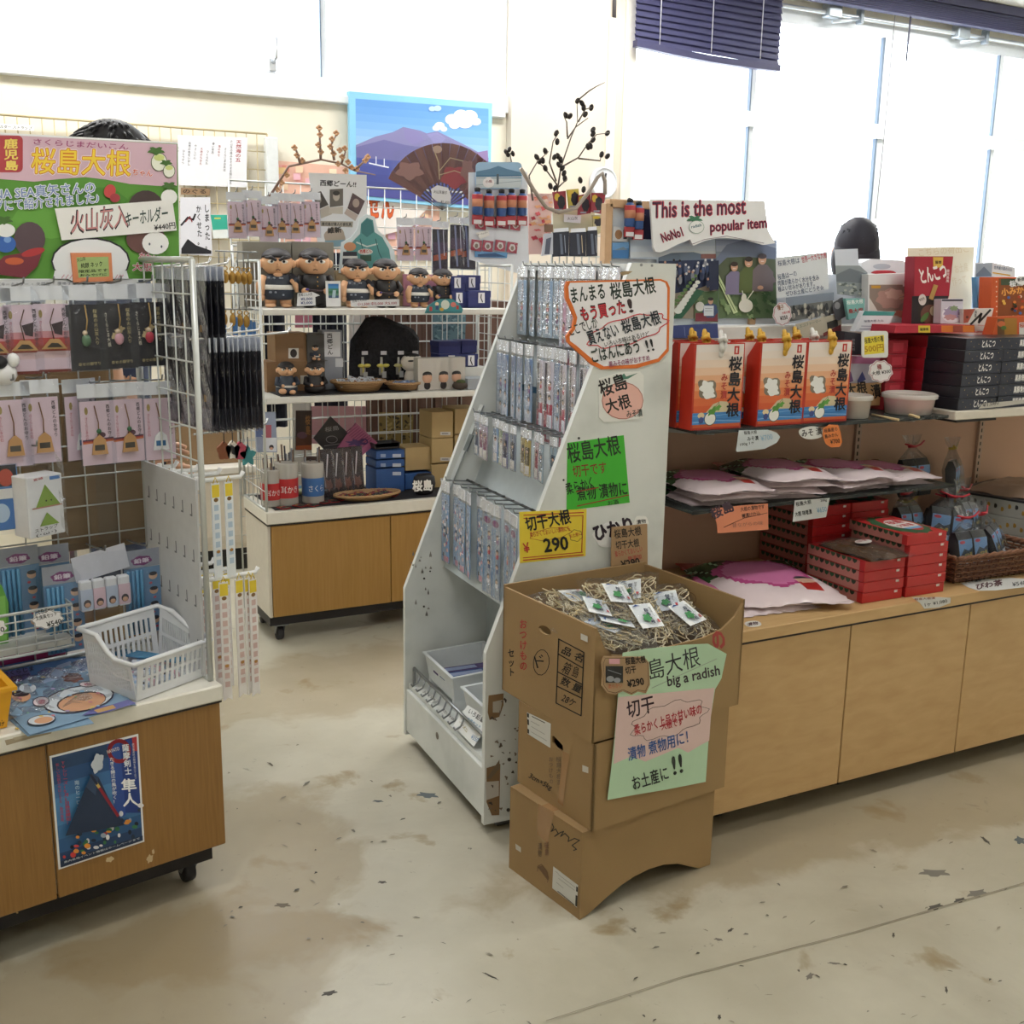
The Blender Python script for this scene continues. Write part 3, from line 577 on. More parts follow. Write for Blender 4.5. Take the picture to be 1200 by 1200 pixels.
hang(BLK[2], 172, 337, 'black packet with a red charm next to the side wing of the rack', group=g1)
hang(PIN[1], 11, 453, 'pink packet with a square wooden tag at the picture edge, lower pegs', group=g2)
hang(PIN[1], 46, 450, 'pink packet with a square wooden tag beside the gap in the lower pegs', group=g2)
hang(PIN[3], 92, 449, 'pink packet half hidden behind its neighbour after the gap, lower pegs', .30, g2, 12, False)
hang(PIN[2], 111, 455, 'pink packet with a green bead charm in the lower row', group=g2)
hang(PIN[2], 147, 453, 'pink packet with a dark ribbon charm in the middle of the lower trio', group=g2)
hang(PIN[3], 184, 452, 'pink packet with a pale oval charm next to the side wing', group=g2, rz=-6)
# second layer just behind
for pr, px, py, l in ((PIN[0], 30, 343, 'pink packet mostly hidden behind the red volcano packets, upper pegs'), (BLK[0], 112, 340, 'black packet mostly hidden behind its neighbours, upper pegs'), (PIN[1], 128, 455, 'pink packet mostly hidden behind the lower trio')): hang(pr, px, py, l, .31, None, 0, False)
# little paper boxes with a green charm
t = thing('box_packet', 'x', 'charm'); m = M(); m.bbox(-.045, .045, -.03, .03, -.19, -.05, mt('#e2e2e4', .5), .002)
draw(m, Loc(.001, 45, -50, off=-.0302), I1, [('t', '#b9343c', '宮崎', 18, 10, 42, 8, 6), ('p', '#4f7fc0', rect(58, 4, 84, 12)), ('p', '#86a544', [(45, 20), (18, 72), (82, 72)]), ('p', '#86a544', [(45, 85), (25, 115), (75, 115)]), ('l', '#b77f70', 3, [(10, 72), (85, 72)]), ('t', '#3b3b40', 'ストラップ', 12, 128, 70, 124, 9), ('t', '#3b3b40', '(･ω･)', 14, 139, 66, 136, 8), ('e', '#34382a', 45, 58, 2, 2), ('e', '#34382a', 58, 58, 2, 2)])
build(m, 'paper_box', par=t); b_ = film(.1, .2, 4, .006, -.0); b_.v = [v + Vector((0, -.031, 0)) for v in b_.v]; build(b_, 'clear_bag', par=t)
BX = Proto(t); hang(BX, 40, 530, 'little white paper box with green triangles hanging below the pink packets', .26, None, 18)
t = thing('picture_packet', 'x', 'charm'); build(sheetmesh(Loc(.001, 40, 0), I1, rect(0, 0, 80, 150), '#5583b8', [('p', '#22202a', rect(2, 2, 78, 50)), ('e', '#b54b38', 55, 30, 16, 20), ('e', '#d9c24c', 30, 36, 12, 6), ('p', '#e2e0dc', rect(2, 55, 78, 78)), ('p', '#3f77bd', rect(2, 80, 78, 148)), ('e', '#b9cfe4', 40, 110, 18, 22)]), 'card', par=t); build(film(.085, .16, 9), 'clear_bag', par=t)
Proto(t).put(LF, Ph(-3, 545), 'blue and dark picture packet at the picture edge beside the little paper box')
t = thing('plush_strap', 'small black and white toy strap at the picture edge below the upper packets', 'toy', LF, Ph(4, 424))
m = M(); c = Ph(4, 438); m.ell(c, (.03, .022, .026), mt('#e8e8ea'), 10, 7); m.ell(c + Vector((.02, -.01, .03)), (.014, .012, .016), mt('#e8e8ea'), 8, 6); build(m, 'body', par=t); m = M(); m.ell(c + Vector((-.012, -.012, .026)), (.02, .014, .016), mt('#1c1b20'), 8, 6); m.tube([c + Vector((0, 0, .03)), c + Vector((0, .02, .06))], .002, STEEL, 4); build(m, 'strap_loop', par=t)
# blue pencil sets, eraser set
def pencilset(name):
    t = thing(name, 'x', 'pencil set'); P = Loc(.001, 45, 0); rn = random.Random(3)
    it = [('p', '#7c3a72', blob(45, 28, 26, 12, 18, .1, 6)), ('t', '#e4d8e4', '鉛筆', 26, 34, 64, 34, 12, .03)]
    build(sheetmesh(P, I1, rect(0, 0, 90, 45), '#9a9eaa', it, .001), 'header_card', par=t)
    it = [('e', '#d9b193', 72, 70 + i * 38, 11, 10) for i in range(4)] + [('e', '#2c2a33', 72, 65 + i * 38, 10, 5) for i in range(4)] + [('e', '#c65a6a', rn.uniform(58, 86), 88 + i * 38, 4, 3) for i in range(4)]
    build(sheetmesh(P, I1, rect(0, 46, 90, 215), '#6a8fb4', it, .001), 'card', par=t)
    for i in range(4): m = M(); x = -.036 + i * .0105; m.tube([(x, -.006, -.05), (x, -.006, -.21)], .0045, mt('#4f86ad', .4), 6); build(m, 'pencil', par=t)
    build(film(.098, .225, 21, .004), 'clear_bag', par=t); return Proto(t)
PS = pencilset('pencil_set'); Pv = PY(LF, .30)
for px, py, l, v in ((20, 641, 'blue pencil set in the wire basket at the picture edge', .31), (57, 639, 'blue pencil set in the wire basket beside the grey gap', .32), (72, 662, 'blue pencil set leaning in front in the wire basket', .27), (165, 644, 'blue pencil set hanging next to the slotted side sheet', .28)): hang(PS, px, py, l, v, 'blue pencil sets', hook=(px == 165))
t = thing('eraser_set', 'clear packet of three printed erasers hanging above the white basket', 'erasers', LF, Ph(118, 650))
o = ORI[t][1]; m = M(); m.box(o.x - .07, o.x + .06, o.y - .002, o.y, o.z - .05, o.z + .012, mt('#c4c6d2', .4), T=Matrix.Translation(o) @ ry(-9) @ Matrix.Translation(-o)); build(m, 'header_card', par=t)
for i in range(4):
    x = o.x - .045 + i * .03; m = M(); m.bbox(x - .014, x + .014, o.y - .02, o.y, o.z - .13, o.z - .055, mt('#dfe0e4'), .003); draw(m, Pl(LF, (0, o.y - .0202, 0), (0, 1, 0)), I1, []); m.box(x - .0142, x + .0142, o.y - .0206, o.y + .0006, o.z - .125, o.z - .075, ('#b9c4d8', '#d9bcc8')[i % 2]); m.ell((x, o.y - .021, o.z - .11), (.009, .001, .01), mt('#3a3038'), 8, 5); m.ell((x, o.y - .0218, o.z - .113), (.007, .001, .006), mt('#d0a488'), 8, 5); build(m, 'eraser', par=t)
b_ = film(.15, .155, 31, .01); b_.v = [v + o + Vector((0, -.02, .01)) for v in b_.v]; build(b_, 'clear_bag', par=t)
spots.append((o.x, VG, o.z + .006))
hooks(rack, LF, None, spots, L=.135, ax=(0, -1, 0), rise=.012)
# wire basket on the grid with cloud tags
t = thing('wire_basket', 'white wire basket hooked on the rack holding blue pencil sets', 'basket', LF, (-.4, .25, .6))
a = PY(LF, .22)(84, 708); z1, z0 = a.z, PY(LF, .22)(82, 757).z; xr = a.x; m = M()
for k in range(6): z = z0 + (z1 - z0) * k / 5; r = .004 if k in (0, 5) else .002; m.tube([(xr - .75, .22, z), (xr, .22, z), (xr, VG, z)], r, WIRE, 5)
for k in range(19): m.tube([(xr - k * .042, VG, z0), (xr - k * .042, .22, z0), (xr - k * .042, .22, z1)], .002, WIRE, 5)
for k in range(1, 4): m.tube([(xr, .22 + k * .038, z0), (xr, .22 + k * .038, z1)], .002, WIRE, 5)
build(m, 'basket', par=t); build(M().box(xr - .75, xr - .005, .225, VG - .01, z0 + .003, z0 + .022, mt('#b9bab8')), 'base_tray', par=t)
def cloudtag(name, label, P, tf, cx, cy, a, b, items, rot=0, k=8, col='#efeff0', wob=.09, cat='price tag', t=.0015): return sheet(name, label, cat, P, tf, blob(cx, cy, a, b, 40, wob, k, rot), col, items, t)
cloudtag('price_tag', 'cloud shaped white price tag on the wire basket of pencil sets', PY(LF, .212), (0, 540, 4), 224, 744, 72, 42, [('c', '#3a3a40', 2, blob(224, 744, 69, 39, 40, .09, 8, -10)), ('t', '#222228', 'ぐりぶー', 180, 722, 240, 706, 22, .03), ('t', '#222228', '文房具セット', 170, 750, 268, 724, 20, .02), ('t', '#222228', '¥540', 222, 780, 290, 762, 24, .02)], -10)
cloudtag('price_tag', 'cloud shaped white price tag cut by the picture edge on the wire basket', PY(LF, .212), (0, 540, 4), -28, 786, 56, 42, [('t', '#222228', '¥540', -60, 815, 22, 800, 24, .02)], -10)
t = thing('green_packet', 'bright green packet at the picture edge inside the wire basket', 'packet', LF, PY(LF, .26)(-4, 752)); P = PY(LF, .26)
m = sheetmesh(P, I1, [(-18, 692), (2, 686), (10, 706), (10, 754), (-18, 758)], '#5f9e45', [('p', '#7db85a', [(-6, 700), (6, 698), (8, 750), (-6, 752)])], .02); build(m, 'pouch', par=t)
m = M(); p = P(0, 686); m.tube([p + Vector((-.01, .01, -.005)), p + Vector((-.01, .01, .015))], .012, mt('#a9c6dd', .3), 8); build(m, 'cap', par=t)
# goods lying on the counter
PT = PZ(LF, .537); tf = (0, 780, 4)
def bag_sheet(label, dz, out, it): return sheet('printed_bag', label, 'bag', PZ(LF, .537 + dz), tf, out, '#86a5c2', it, .0012)
bag_sheet('light blue printed plastic bag lowest on the counter, its corner showing', 0, [(45, 255), (130, 330), (440, 270), (250, 80), (0, 180)], [('e', '#9fc1dd', 90, 275, 14, 7), ('e', '#d8c06a', 80, 295, 10, 4)])
bag_sheet('light blue printed plastic bag with dark folded end behind the top bag', .002, [(330, -40), (405, -45), (470, 40), (640, 185), (500, 180)], [('p', '#3f6da8', [(340, -36), (400, -41), (440, 10), (380, 40)])])
it = [('p', '#4f7dbb', [(-150, 0), (330, -42), (420, 20), (-150, 80)]), ('p', '#6c6aa9', [(-50, 45), (130, 10), (145, 45), (110, 70), (0, 85)]), ('t', '#2a2740', 'さくらじま', 20, 52, 160, 24, 22, .03), ('t', '#2a2740', 'KAGOSHIMA', 40, 66, 140, 46, 12, .02), ('p', '#a4b9d9', [(270, 0), (330, -20), (350, 20), (300, 60), (180, 90)]),
      ('p', '#8c5e58', blob(340, 60, 48, 20, 18, .2, 6)), ('p', '#6b4a50', blob(345, 45, 30, 10, 18, .2, 6)), ('e', '#7aa7d1', 330, 20, 40, 18), ('e', '#39344a', 368, 160, 170, 62, -10), ('e', '#d6dfe9', 368, 160, 162, 57, -10), ('e', '#3a3038', 382, 172, 118, 44, -10), ('e', '#d8a684', 384, 174, 112, 40, -10),
      ('e', '#39344a', 192, 172, 40, 24, -10), ('e', '#e6d8de', 192, 172, 36, 20, -10), ('e', '#c98492', 196, 174, 18, 11, -10), ('e', '#39344a', 410, 92, 40, 14), ('e', '#e6d8de', 410, 92, 36, 11), ('e', '#c98492', 412, 93, 18, 6),
      ('p', '#6a6ba8', [(385, 240), (440, 200), (520, 190), (600, 165), (640, 182), (500, 225)]), ('p', '#c9a06a', [(440, 215), (530, 190), (545, 205), (460, 228)]), ('e', '#d8a684', 100, 150, 45, 26), ('e', '#3a3038', 95, 138, 42, 14), ('e', '#d6dfe9', 130, 112, 40, 22), ('e', '#39344a', 195, 262, 68, 24, -8), ('e', '#d6dfe9', 195, 262, 63, 21, -8), ('e', '#d8a684', 205, 264, 44, 15, -8)]
rn = random.Random(2)
for i in range(30): it.append(('e', rn.choice(['#d8c06a', '#c98492', '#8fb9dc', '#b6a3cf', '#7fae8f']), rn.uniform(30, 480), rn.uniform(60, 260), rn.uniform(5, 12), rn.uniform(2, 5)))
bag_sheet('large light blue printed bag with round white and tan patterns lying on the counter edge', .004, [(-150, 40), (330, -42), (450, 40), (620, 180), (140, 325), (0, 180), (-150, 200)], it)
b_ = M(); b_.grid(lambda i, j: PT(*(lambda q: (q[0] / 4, 780 + q[1] / 4))((20 + 430 * i + 150 * j * i, (80 - 110 * i) + 190 * j - 20 * i * j))) + Vector((0, 0, .006 + .006 * sin(i * 17 + j * 11))), 9, 7, FILM, False); build(b_, 'clear_wrap', LF, label='crumpled clear plastic wrap over the large light blue bag', cat='plastic wrap')
t = thing('yellow_tub', 'yellow plastic tub corner with black letters at the picture edge', 'tub', LF, PT(0, 850)); o = PT(8, 852); YL = mt('#e3a51f', .35)
m = M(); H = .085
def ring(x1, y0, y1, z, dx): return [(o.x - .25, o.y + y0, o.z + z), (o.x + x1 + dx, o.y + y0 - dx, o.z + z), (o.x + x1 + dx, o.y + y1 + dx, o.z + z), (o.x - .25, o.y + y1 + dx, o.z + z)]
m.loft([ring(0, 0, .16, 0, 0), ring(0, 0, .16, H, .014), ring(0, 0, .16, H, .022), ring(0, 0, .16, H + .008, .022), ring(0, 0, .16, H + .008, .008), ring(0, 0, .16, .006, -.006)], YL); draw(m, Pl(LF, (0, o.y - .003, 0), (0, 1, 0)), (0, 780, 4), [('v', '#3a2a12', 'おみやげ', 8, 190, 10, 285, 22, .03)]); build(m, 'tub', par=t)
# white slotted basket with its contents
t = thing('plastic_basket', 'white slotted plastic basket on the near counter holding erasers and pencils', 'basket', LF, PT(190, 800))
WP = mt('#dfe2e7', .35); A, B = PT(160, 822), PT(240, 792)
ux = (B - A); ux.z = 0; lx = ux.length; ux.normalize(); uy = Vector((-ux.y, ux.x, 0)); ly = .165; HB = .092; HK = .14
Bk = Matrix(((ux.x, uy.x, 0, A.x), (ux.y, uy.y, 0, A.y), (0, 0, 1, A.z), (0, 0, 0, 1)))
m = M(); fl = .013
def wall(p0, p1, z00, z01, slots, th, horiz=False):
    """slotted side between two foot points, tops may differ"""
    p0, p1 = Vector(p0), Vector(p1); d = p1 - p0; n = Vector((d.y, -d.x, 0)).normalized(); N = slots
    def q(a, z): h = z00 + (z01 - z00) * (a if not horiz else (0 if a < .3 else min(1, (a - .3) / .35) ** 1 * 1)); return p0 + d * a + n * (fl * z) + Vector((0, 0, h * z))
    zs = (0, .12, .24, .52, .58, .84, 1)
    xs = [0, .06] + [x for k in range(N) for x in (.06 + .88 * (k + .25) / N, .06 + .88 * (k + .75) / N)] + [.94, 1]
    for j in range(len(zs) - 1):
        for i in range(len(xs) - 1):
            hole = i >= 2 and i % 2 == 1 and False
            if j in (2, 4) and 2 <= i + 1 <= 2 * N + 1 and i >= 2 and (i - 2) % 2 == 0: continue
            a = [q(xs[i], zs[j]), q(xs[i + 1], zs[j]), q(xs[i + 1], zs[j + 1]), q(xs[i], zs[j + 1])]
            m.prism([Bk @ v for v in a], -(Bk.to_3x3() @ n), th, WP)
wall((0, 0, 0), (lx, 0, 0), HB, HB, 12, .003); wall((0, ly, 0), (0, 0, 0), HK, HB, 22, .003, True); wall((lx, 0, 0), (lx, ly, 0), HB, HK, 22, .003, False); wall((lx, ly, 0), (0, ly, 0), HK, HK, 12, .003)
m.box(0, lx, 0, ly, 0, .003, WP, T=Bk)
def rimpt(a, b, z): return Bk @ Vector((a, b, z))
f = fl
m.tube([rimpt(-f, ly + f, HK), rimpt(-f, ly * .68, HK - .002), rimpt(-f, ly * .45, HB + .012), rimpt(-f, ly * .3, HB), rimpt(-f, -f, HB), rimpt(lx + f, -f, HB), rimpt(lx + f, ly * .35, HB + .012), rimpt(lx + f, ly * .75, HK - .004), rimpt(lx + f, ly + f, HK), rimpt(-f, ly + f, HK)], .006, WP, 8)
build(m, 'basket', par=t)
rn = random.Random(12); ER = None
te = thing('eraser_packet', 'x', 'erasers'); m = M(); m.bbox(-.03, .03, -.02, .02, 0, .012, mt('#dadce2'), .003); m.box(-.018, -.002, -.0205, .0205, -.0002, .0124, '#a9bfdc'); m.box(.008, .02, -.0205, .0205, -.0002, .0124, '#d7a9b6'); m.ell((-.01, -.004, .0125), (.007, .008, .0008), mt('#3a3038'), 8, 5); build(m, 'erasers', par=te); m = M(); m.grid(lambda i, j: Vector(((i - .5) * .075, (j - .5) * .06, .013 + .005 * sin(i * 9 + j * 7))), 4, 4, FILM, False); build(m, 'clear_bag', par=te); EP = Proto(te)
k = 0
for (a, b, z, r, tl) in ((.06, .05, .006, 20, 4), (.13, .05, .006, -15, -5), (.06, .11, .008, 60, 6), (.1, .08, .02, 5, -8), (.15, .1, .008, 30, 4), (.045, .16, .008, 10, 40), (.09, .15, .01, 85, 12), (.12, .12, .021, -35, 6)):
    EP.put(LF @ Bk, (a, b, z), 'packet of printed erasers, %s of those heaped in the white basket' % (NTH[k] + ' from its front'), r, 'eraser packets in the white basket', rx(tl)); k += 1
t = thing('pencil_pack', 'pack of blue pencils lying in the white basket', 'pencil set', LF @ Bk, (.12, .13, .03))
for i in range(5): m = M(); m.tube([(.09 + i * .008, .2, .045), (.16 + i * .006, .05, .036)], .004, mt('#4a82a8', .4), 6); build(m, 'pencil', par=t)
# black straps on the side wing, edge on
def strap(h=.2):
    t = thing('strap_packet', 'x', 'strap'); m = M(); m.box(-.0012, .0012, -.035, .035, -h, -.02, mt('#1c1d2b', .45)); draw(m, Loc(.001, 35, 0, (-1, 0, 0), -.0014), I1, [('p', '#6b6d78', rect(8, 150, 62, 196)), ('p', '#a98a5c', rect(26, 118, 42, 134)), ('l', '#b9a9a0', 1.5, [(35, 30), (30, 60), (38, 110)])]); build(m, 'card', par=t)
    m = M(); m.box(-.0008, .0008, -.037, .037, -.02, .012, mt('#c9cdd8', .3)); build(m, 'bag_header', par=t); m = M(); m.grid(lambda a, b: Vector((-.003 - .003 * sin(a * 9 + b * 13), .038 - a * .076, .01 - b * (h + .015))), 3, 5, FILM, False); build(m, 'clear_bag', par=t); return Proto(t)
ST = strap()
wing = {}
zu, zm = PY(LF, .06)(215, 318).z, PY(LF, .06)(300, 400).z
def pegs(v, z, L): wing.setdefault('p', []).append((v, z, L))
NEAR = ('in front', 'behind the front peg', 'deep inside the wing')
for name, z, rows in (('upper', zu, ((.07, 4, .013), (.17, 4, .013), (.28, 3, .013))), ('middle', zm, ((.06, 10, .0135), (.16, 8, .0135), (.26, 6, .0135)))):
    for ri, (v, n, dx) in enumerate(rows):
        pegs(v, z + .008, n * dx + (.1 if n > 5 else .04))
        for i in range(n): ST.put(LF, (.025 + i * dx, v + U(-.004, .004), z), 'dark navy strap packet, %s along the %s %s peg of the side wing' % (NTH[i], ('front', 'second', 'rear')[ri], name), U(-5, 5), 'dark strap packets on the side wing')
zl = PY(LF, .06)(240, 508).z
for v, L in ((.06, .17), (.2, .14)): pegs(v, zl, L)
for v, z, L in wing['p']: m = M(); m.tube([(-.01, v, z), (L * .6, v, z + .005), (L, v, z + .012), (L + .006, v, z + .024)], .0028, mt('#d4d6d8', .25, .03, .6), 6); build(m, 'peg', par=rack)
# white plastic pegs low on the wing with long candy sticks
def stick(c1, c2, h):
    t = thing('stick_packet', 'x', 'stick packet'); P = Loc(.001, 11, 0); it = [('p', '#e3c93a', rect(1, 4, 21, 34)), ('e', '#7a5a2e', 11, 40, 6, 5)] + [('p', c2, rect(5, 52 + i * 22, 17, 66 + i * 22)) for i in range(int((h * 1000 - 60) / 22))] + [('e', '#a87a3c', 11, h * 700, 5, 4)]
    build(sheetmesh(P, I1, [(0, 0), (22, 0), (22, h * 1000), (11, h * 1000 - 8), (0, h * 1000)], c1, it, .004), 'wrapper', par=t); m = M(); m.tube([(-.006, 0, 0), (0, 0, .014), (.006, 0, 0)], .0015, mt('#d8bd3a'), 4); build(m, 'loop', par=t); return Proto(t)
SA = stick('#e2e6ea', '#b3c6d8', .235); SB = stick('#e6e2e0', '#cfb3ae', .3)
Pq = PY(LF, .05)
for i, v in enumerate((.06, .13, .2, .28)):
    for z, L in ((Pq(268, 561).z, (.10, .075, .05, .03)[i]), (Pq(275, 676).z, (.13, .1, .08, .05)[i])):
        wp = M(); wp.tube([(-.004, v, z), (L, v, z), (L + .008, v, z + .012)], .0055, mt('#eceded', .4), 7); wp.bbox(-.012, .0, v - .008, v + .008, z - .02, z + .01, mt('#eceded', .4), .002); build(wp, 'plastic_peg', par=rack)
z = Pq(268, 561).z - .008
for i, (u, v) in enumerate(((.035, .055), (.068, .055))): SA.put(LF, (u, v, z), 'long yellow topped blue stick packet, %s on the upper white peg' % NTH[i], 8, 'stick packets on white pegs')
z = Pq(275, 676).z - .008
for i, (u, v) in enumerate(((.03, .2), (.055, .2), (.03, .13), (.06, .13), (.085, .13), (.045, .055), (.085, .055), (.11, .055), (.118, .05))): SB.put(LF, (u, v, z - U(0, .012)), 'long yellow topped red and white stick packet, %s along the lower white pegs' % NTH[i], U(-10, 14), 'stick packets on white pegs')
# kraft cartons and pouches behind the wire
KR = mt('#8f7350', .7, .06, 0, 12)
for lab, x0, x1, z0, z1, y0, y1 in (('large brown carton seen through the wire behind the black packets', -.62, -.05, .93, 1.28, .44, .72), ('brown carton low behind the wire at the picture edge', -.72, -.36, .66, .895, .44, .7)):
    t = thing('carton', lab, 'carton', LF, ((x0 + x1) / 2, (y0 + y1) / 2, z0)); build(M().bbox(x0, x1, y0, y1, z0, z1, KR, .003), 'box', par=t); build(M().box((x0 + x1) / 2 - .03, (x0 + x1) / 2 + .03, y0 - .001, y1 + .001, z0 + .01, z1 + .001, mt('#9b8058', .35)), 'packing_tape', par=t)
t = thing('shelf_board', 'dark board shelf carried behind the wire rack under the large carton', 'shelf', LF, (-.4, .58, .9)); build(M().bbox(-1.05, -.02, .42, .74, .90, .926, mt('#6b5137'), .003), 'board', par=t)
for x in (-.98, -.1): build(M().bar((x, .70, .54), (x, .70, .905), .01, STEEL), 'bracket', par=t)
pk = thing('kraft_pouch', 'x', 'pouch'); m = M(); m.loft([[(-.075 * a, -.012 * b, z), (.075 * a, -.012 * b, z), (.075 * a, .012 * b, z), (-.075 * a, .012 * b, z)] for z, a, b in ((-.22, .95, .4), (-.2, 1, 1), (-.08, 1, 1.1), (-.02, 1, .3), (.0, .98, .15))], mt('#8d7351', .6, .06)); build(m, 'pouch', par=pk); b_ = film(.165, .235, 41, .012); b_.v = [v + Vector((0, -.014, 0)) for v in b_.v]; build(b_, 'clear_bag', par=pk); KP = Proto(pk)
Pp = PY(LF, .40)
KP.put(LF, Pp(93, 541), 'brown kraft pouch in a clear bag behind the wire under the lower pink trio'); KP.put(LF, Pp(147, 538), 'brown kraft pouch in a clear bag behind the wire beside the slotted sheet')
t = thing('magenta_case', 'magenta plastic case behind the bottom of the wire rack', 'case', LF, (-.5, .45, .537)); a = PY(LF, .41)(78, 760); build(M().bbox(-1.0, a.x, .41, .6, .537, .635, mt('#a03068', .4), .004), 'case', par=t)
t = thing('wooden_sign', 'small tan wooden sign with dark brush writing behind the wire beside the pencil set', 'sign', LF, PY(LF, .42)(132, 640)); m = sheetmesh(PY(LF, .42), (0, 540, 4), [(428, 350), (630, 335), (632, 375), (430, 400)], '#9d7c4e', [('t', '#2c2118', 'ぐりぶー文具', 440, 388, 610, 368, 22, .03)], .01); build(m, 'board', par=t)
t = thing('carton', 'small brown carton on the counter behind the wire, below the erasers', 'carton', LF, (-.12, .5, .537)); a = PY(LF, .43)(112, 745); b_ = PY(LF, .43)(170, 700); build(M().bbox(a.x, a.x + .16, .43, .58, .537, .66, KR, .003), 'box', par=t); build(M().box(a.x + .065, a.x + .095, .429, .581, .545, .661, mt('#a0855c', .35)), 'packing_tape', par=t)
# ---------------------------------------------------------------- people (mostly hidden behind the racks)
SKIN = mt('#c99a7c', .5, .05)
def skin_body(name, pts, edges, radii, par, mat):
    me = bpy.data.meshes.new(name); o_ = ORI[par][1]; me.from_pydata([Vector(p) - o_ for p in pts], edges, []); me.materials.append(mat)
    o = bpy.data.objects.new(name, me); link(o, None, None, par)
    sk = o.modifiers.new('skin', 'SKIN'); sk.use_smooth_shade = True
    for i, v in enumerate(me.skin_vertices[0].data): v.radius = radii[i] if isinstance(radii[i], tuple) else (radii[i], radii[i]); v.use_root = i == 0
    sb = o.modifiers.new('sub', 'SUBSURF'); sb.levels = 1; sb.render_levels = 2; return o
def person(label, x, y, H, face, cloth, trousers, bow=0, hm=None):
    s = H / 1.72; F = frame(x, y, face); t = thing('person', label, 'person', F, (0, 0, 0))
    hd = .12 * bow
    pts = [(0, 0, .95), (0, -.01, 1.12), (0, -.02 - hd * .3, 1.3), (0, -.03 - hd * .8, 1.42), (0, -.035 - hd, 1.49), (0, -.045 - hd * 1.6, 1.56), (0, -.05 - hd * 1.9, 1.64),
           (.1, 0, .9), (.1, -.01, .5), (.1, .01, .1), (.1, -.12, .04), (-.1, 0, .9), (-.1, -.01, .5), (-.1, .01, .1), (-.1, -.12, .04),
           (.18, -.02 - hd * .7, 1.38), (.22, .0, 1.12), (.2, -.05, .9), (-.18, -.02 - hd * .7, 1.38), (-.22, .0, 1.12), (-.2, -.05, .9), (.19, -.08, .83), (-.19, -.08, .83)]
    ed = [(0, 1), (1, 2), (2, 3), (3, 4), (4, 5), (5, 6), (0, 7), (7, 8), (8, 9), (9, 10), (0, 11), (11, 12), (12, 13), (13, 14), (3, 15), (15, 16), (16, 17), (17, 21), (3, 18), (18, 19), (19, 20), (20, 22)]
    r = [(.15, .11), (.135, .1), (.15, .105), (.1, .08), .05, .075, .09, .085, .06, .045, .035, .085, .06, .045, .035, .06, .045, .035, .06, .045, .035, .028, .028]
    P = [Vector(p) * s for p in pts]; body = skin_body('body', P, ed, [tuple(q * s for q in (a if isinstance(a, tuple) else (a, a))) for a in r], t, SKIN)
    skin_body('shirt', [P[i] for i in (1, 2, 3, 15, 16, 18, 19, 0)], [(0, 1), (1, 2), (2, 3), (3, 4), (2, 5), (5, 6), (0, 7)], [(.15 * s, .115 * s), (.165 * s, .118 * s), (.1 * s, .085 * s), .07 * s, .055 * s, .07 * s, .055 * s, (.16 * s, .118 * s)], t, cloth)
    skin_body('trousers', [P[i] for i in (0, 7, 8, 9, 11, 12, 13)], [(0, 1), (1, 2), (2, 3), (0, 4), (4, 5), (5, 6)], [(.14 * s, .115 * s), .1 * s, .076 * s, .064 * s, .097 * s, .076 * s, .064 * s], t, trousers)
    for e in (1, -1): m = M(); m.ell(P[10 if e > 0 else 14] + Vector((0, .02, .005)), (.045, .12, .045), mt('#26242a', .5), 12, 7); build(m, 'shoe', par=t)
    c = (P[5] + P[6]) / 2 + Vector((0, -.012, .012)); T = Matrix.Translation(c) @ rx(-22 * bow)
    m = M(); m.ell((0, .012, .02), (.094 * s, .112 * s, .128 * s), hm, 22, 14, T)
    if bow: m.ell((0, .035, -.03), (.104 * s, .1 * s, .125 * s), hm, 22, 14, T)
    rn = random.Random(int(x * 100))
    for i in range(80 if bow else 190):
        a = rn.uniform(0, 2 * pi); u = rn.uniform(.15, 1); d = Vector((sin(a) * u, cos(a) * u * .9, math.sqrt(max(0, 1 - u * u * .81))))
        if d.y < -.55 and d.z < .5: continue
        p0 = T @ (Vector((0, .012, .02)) + Vector((d.x * .09, d.y * .108, d.z * .124)) * s); down = T.to_3x3() @ (Vector((d.x * .012, d.y * .02, -.1)) if bow else Vector((d.x * .045, d.y * .045 + .006, -.03 + .02 * d.z))) * rn.uniform(.6, 1.3)
        m.tube([p0, p0 + down * .5 + Vector((0, 0, .002)), p0 + down], [.005, .004, .001], hm, 4)
    build(m, 'hair', par=t)
    m = M(); m.ell((0, -.1 * s, -.015), (.012, .016, .024), SKIN, 8, 6, T); m.ell((0, -.055 * s, -.03), (.07 * s, .055 * s, .085 * s), SKIN, 16, 10, T)
    for e in (1, -1): m.ell((e * .088 * s, 0, -.02), (.012, .022, .034), SKIN, 8, 6, T)
    build(m, 'face', par=t)
    for e in (1, -1): m = M(); m.ell((e * .034, -.103 * s, .005), (.013, .006, .007), mt('#efece8'), 10, 6, T); m.ell((e * .034, -.108 * s, .005), (.006, .003, .006), mt('#1d1512'), 8, 6, T); build(m, 'eye', par=t)
    m = M(); m.ell((0, -.103 * s, -.066), (.026, .006, .007), mt('#a5605a'), 10, 6, T); build(m, 'mouth', par=t)
    for e, k in ((1, 21), (-1, 22)):
        q = P[k]; m = M(); m.ell(q + Vector((0, -.035, 0)), (.018, .045, .04), SKIN, 10, 7)
        for f in range(4): z = .028 - f * .019; L = (.07, .08, .075, .06)[f]; m.tube([q + Vector((0, -.07, z)), q + Vector((-e * .004, -.07 - L * .5, z)), q + Vector((-e * .022, -.07 - L * .85, z - .006))], [.0095, .0085, .006], SKIN, 7)
        m.tube([q + Vector((-e * .012, -.02, .03)), q + Vector((-e * .035, -.05, .045)), q + Vector((-e * .04, -.08, .045))], [.011, .01, .007], SKIN, 7); build(m, 'hand', par=t)
    return t
HAIR = mt('#1b1a20', .55, .2, 0, 60); HAIR2 = mt('#1a1828', .6, .15, 0, 60)
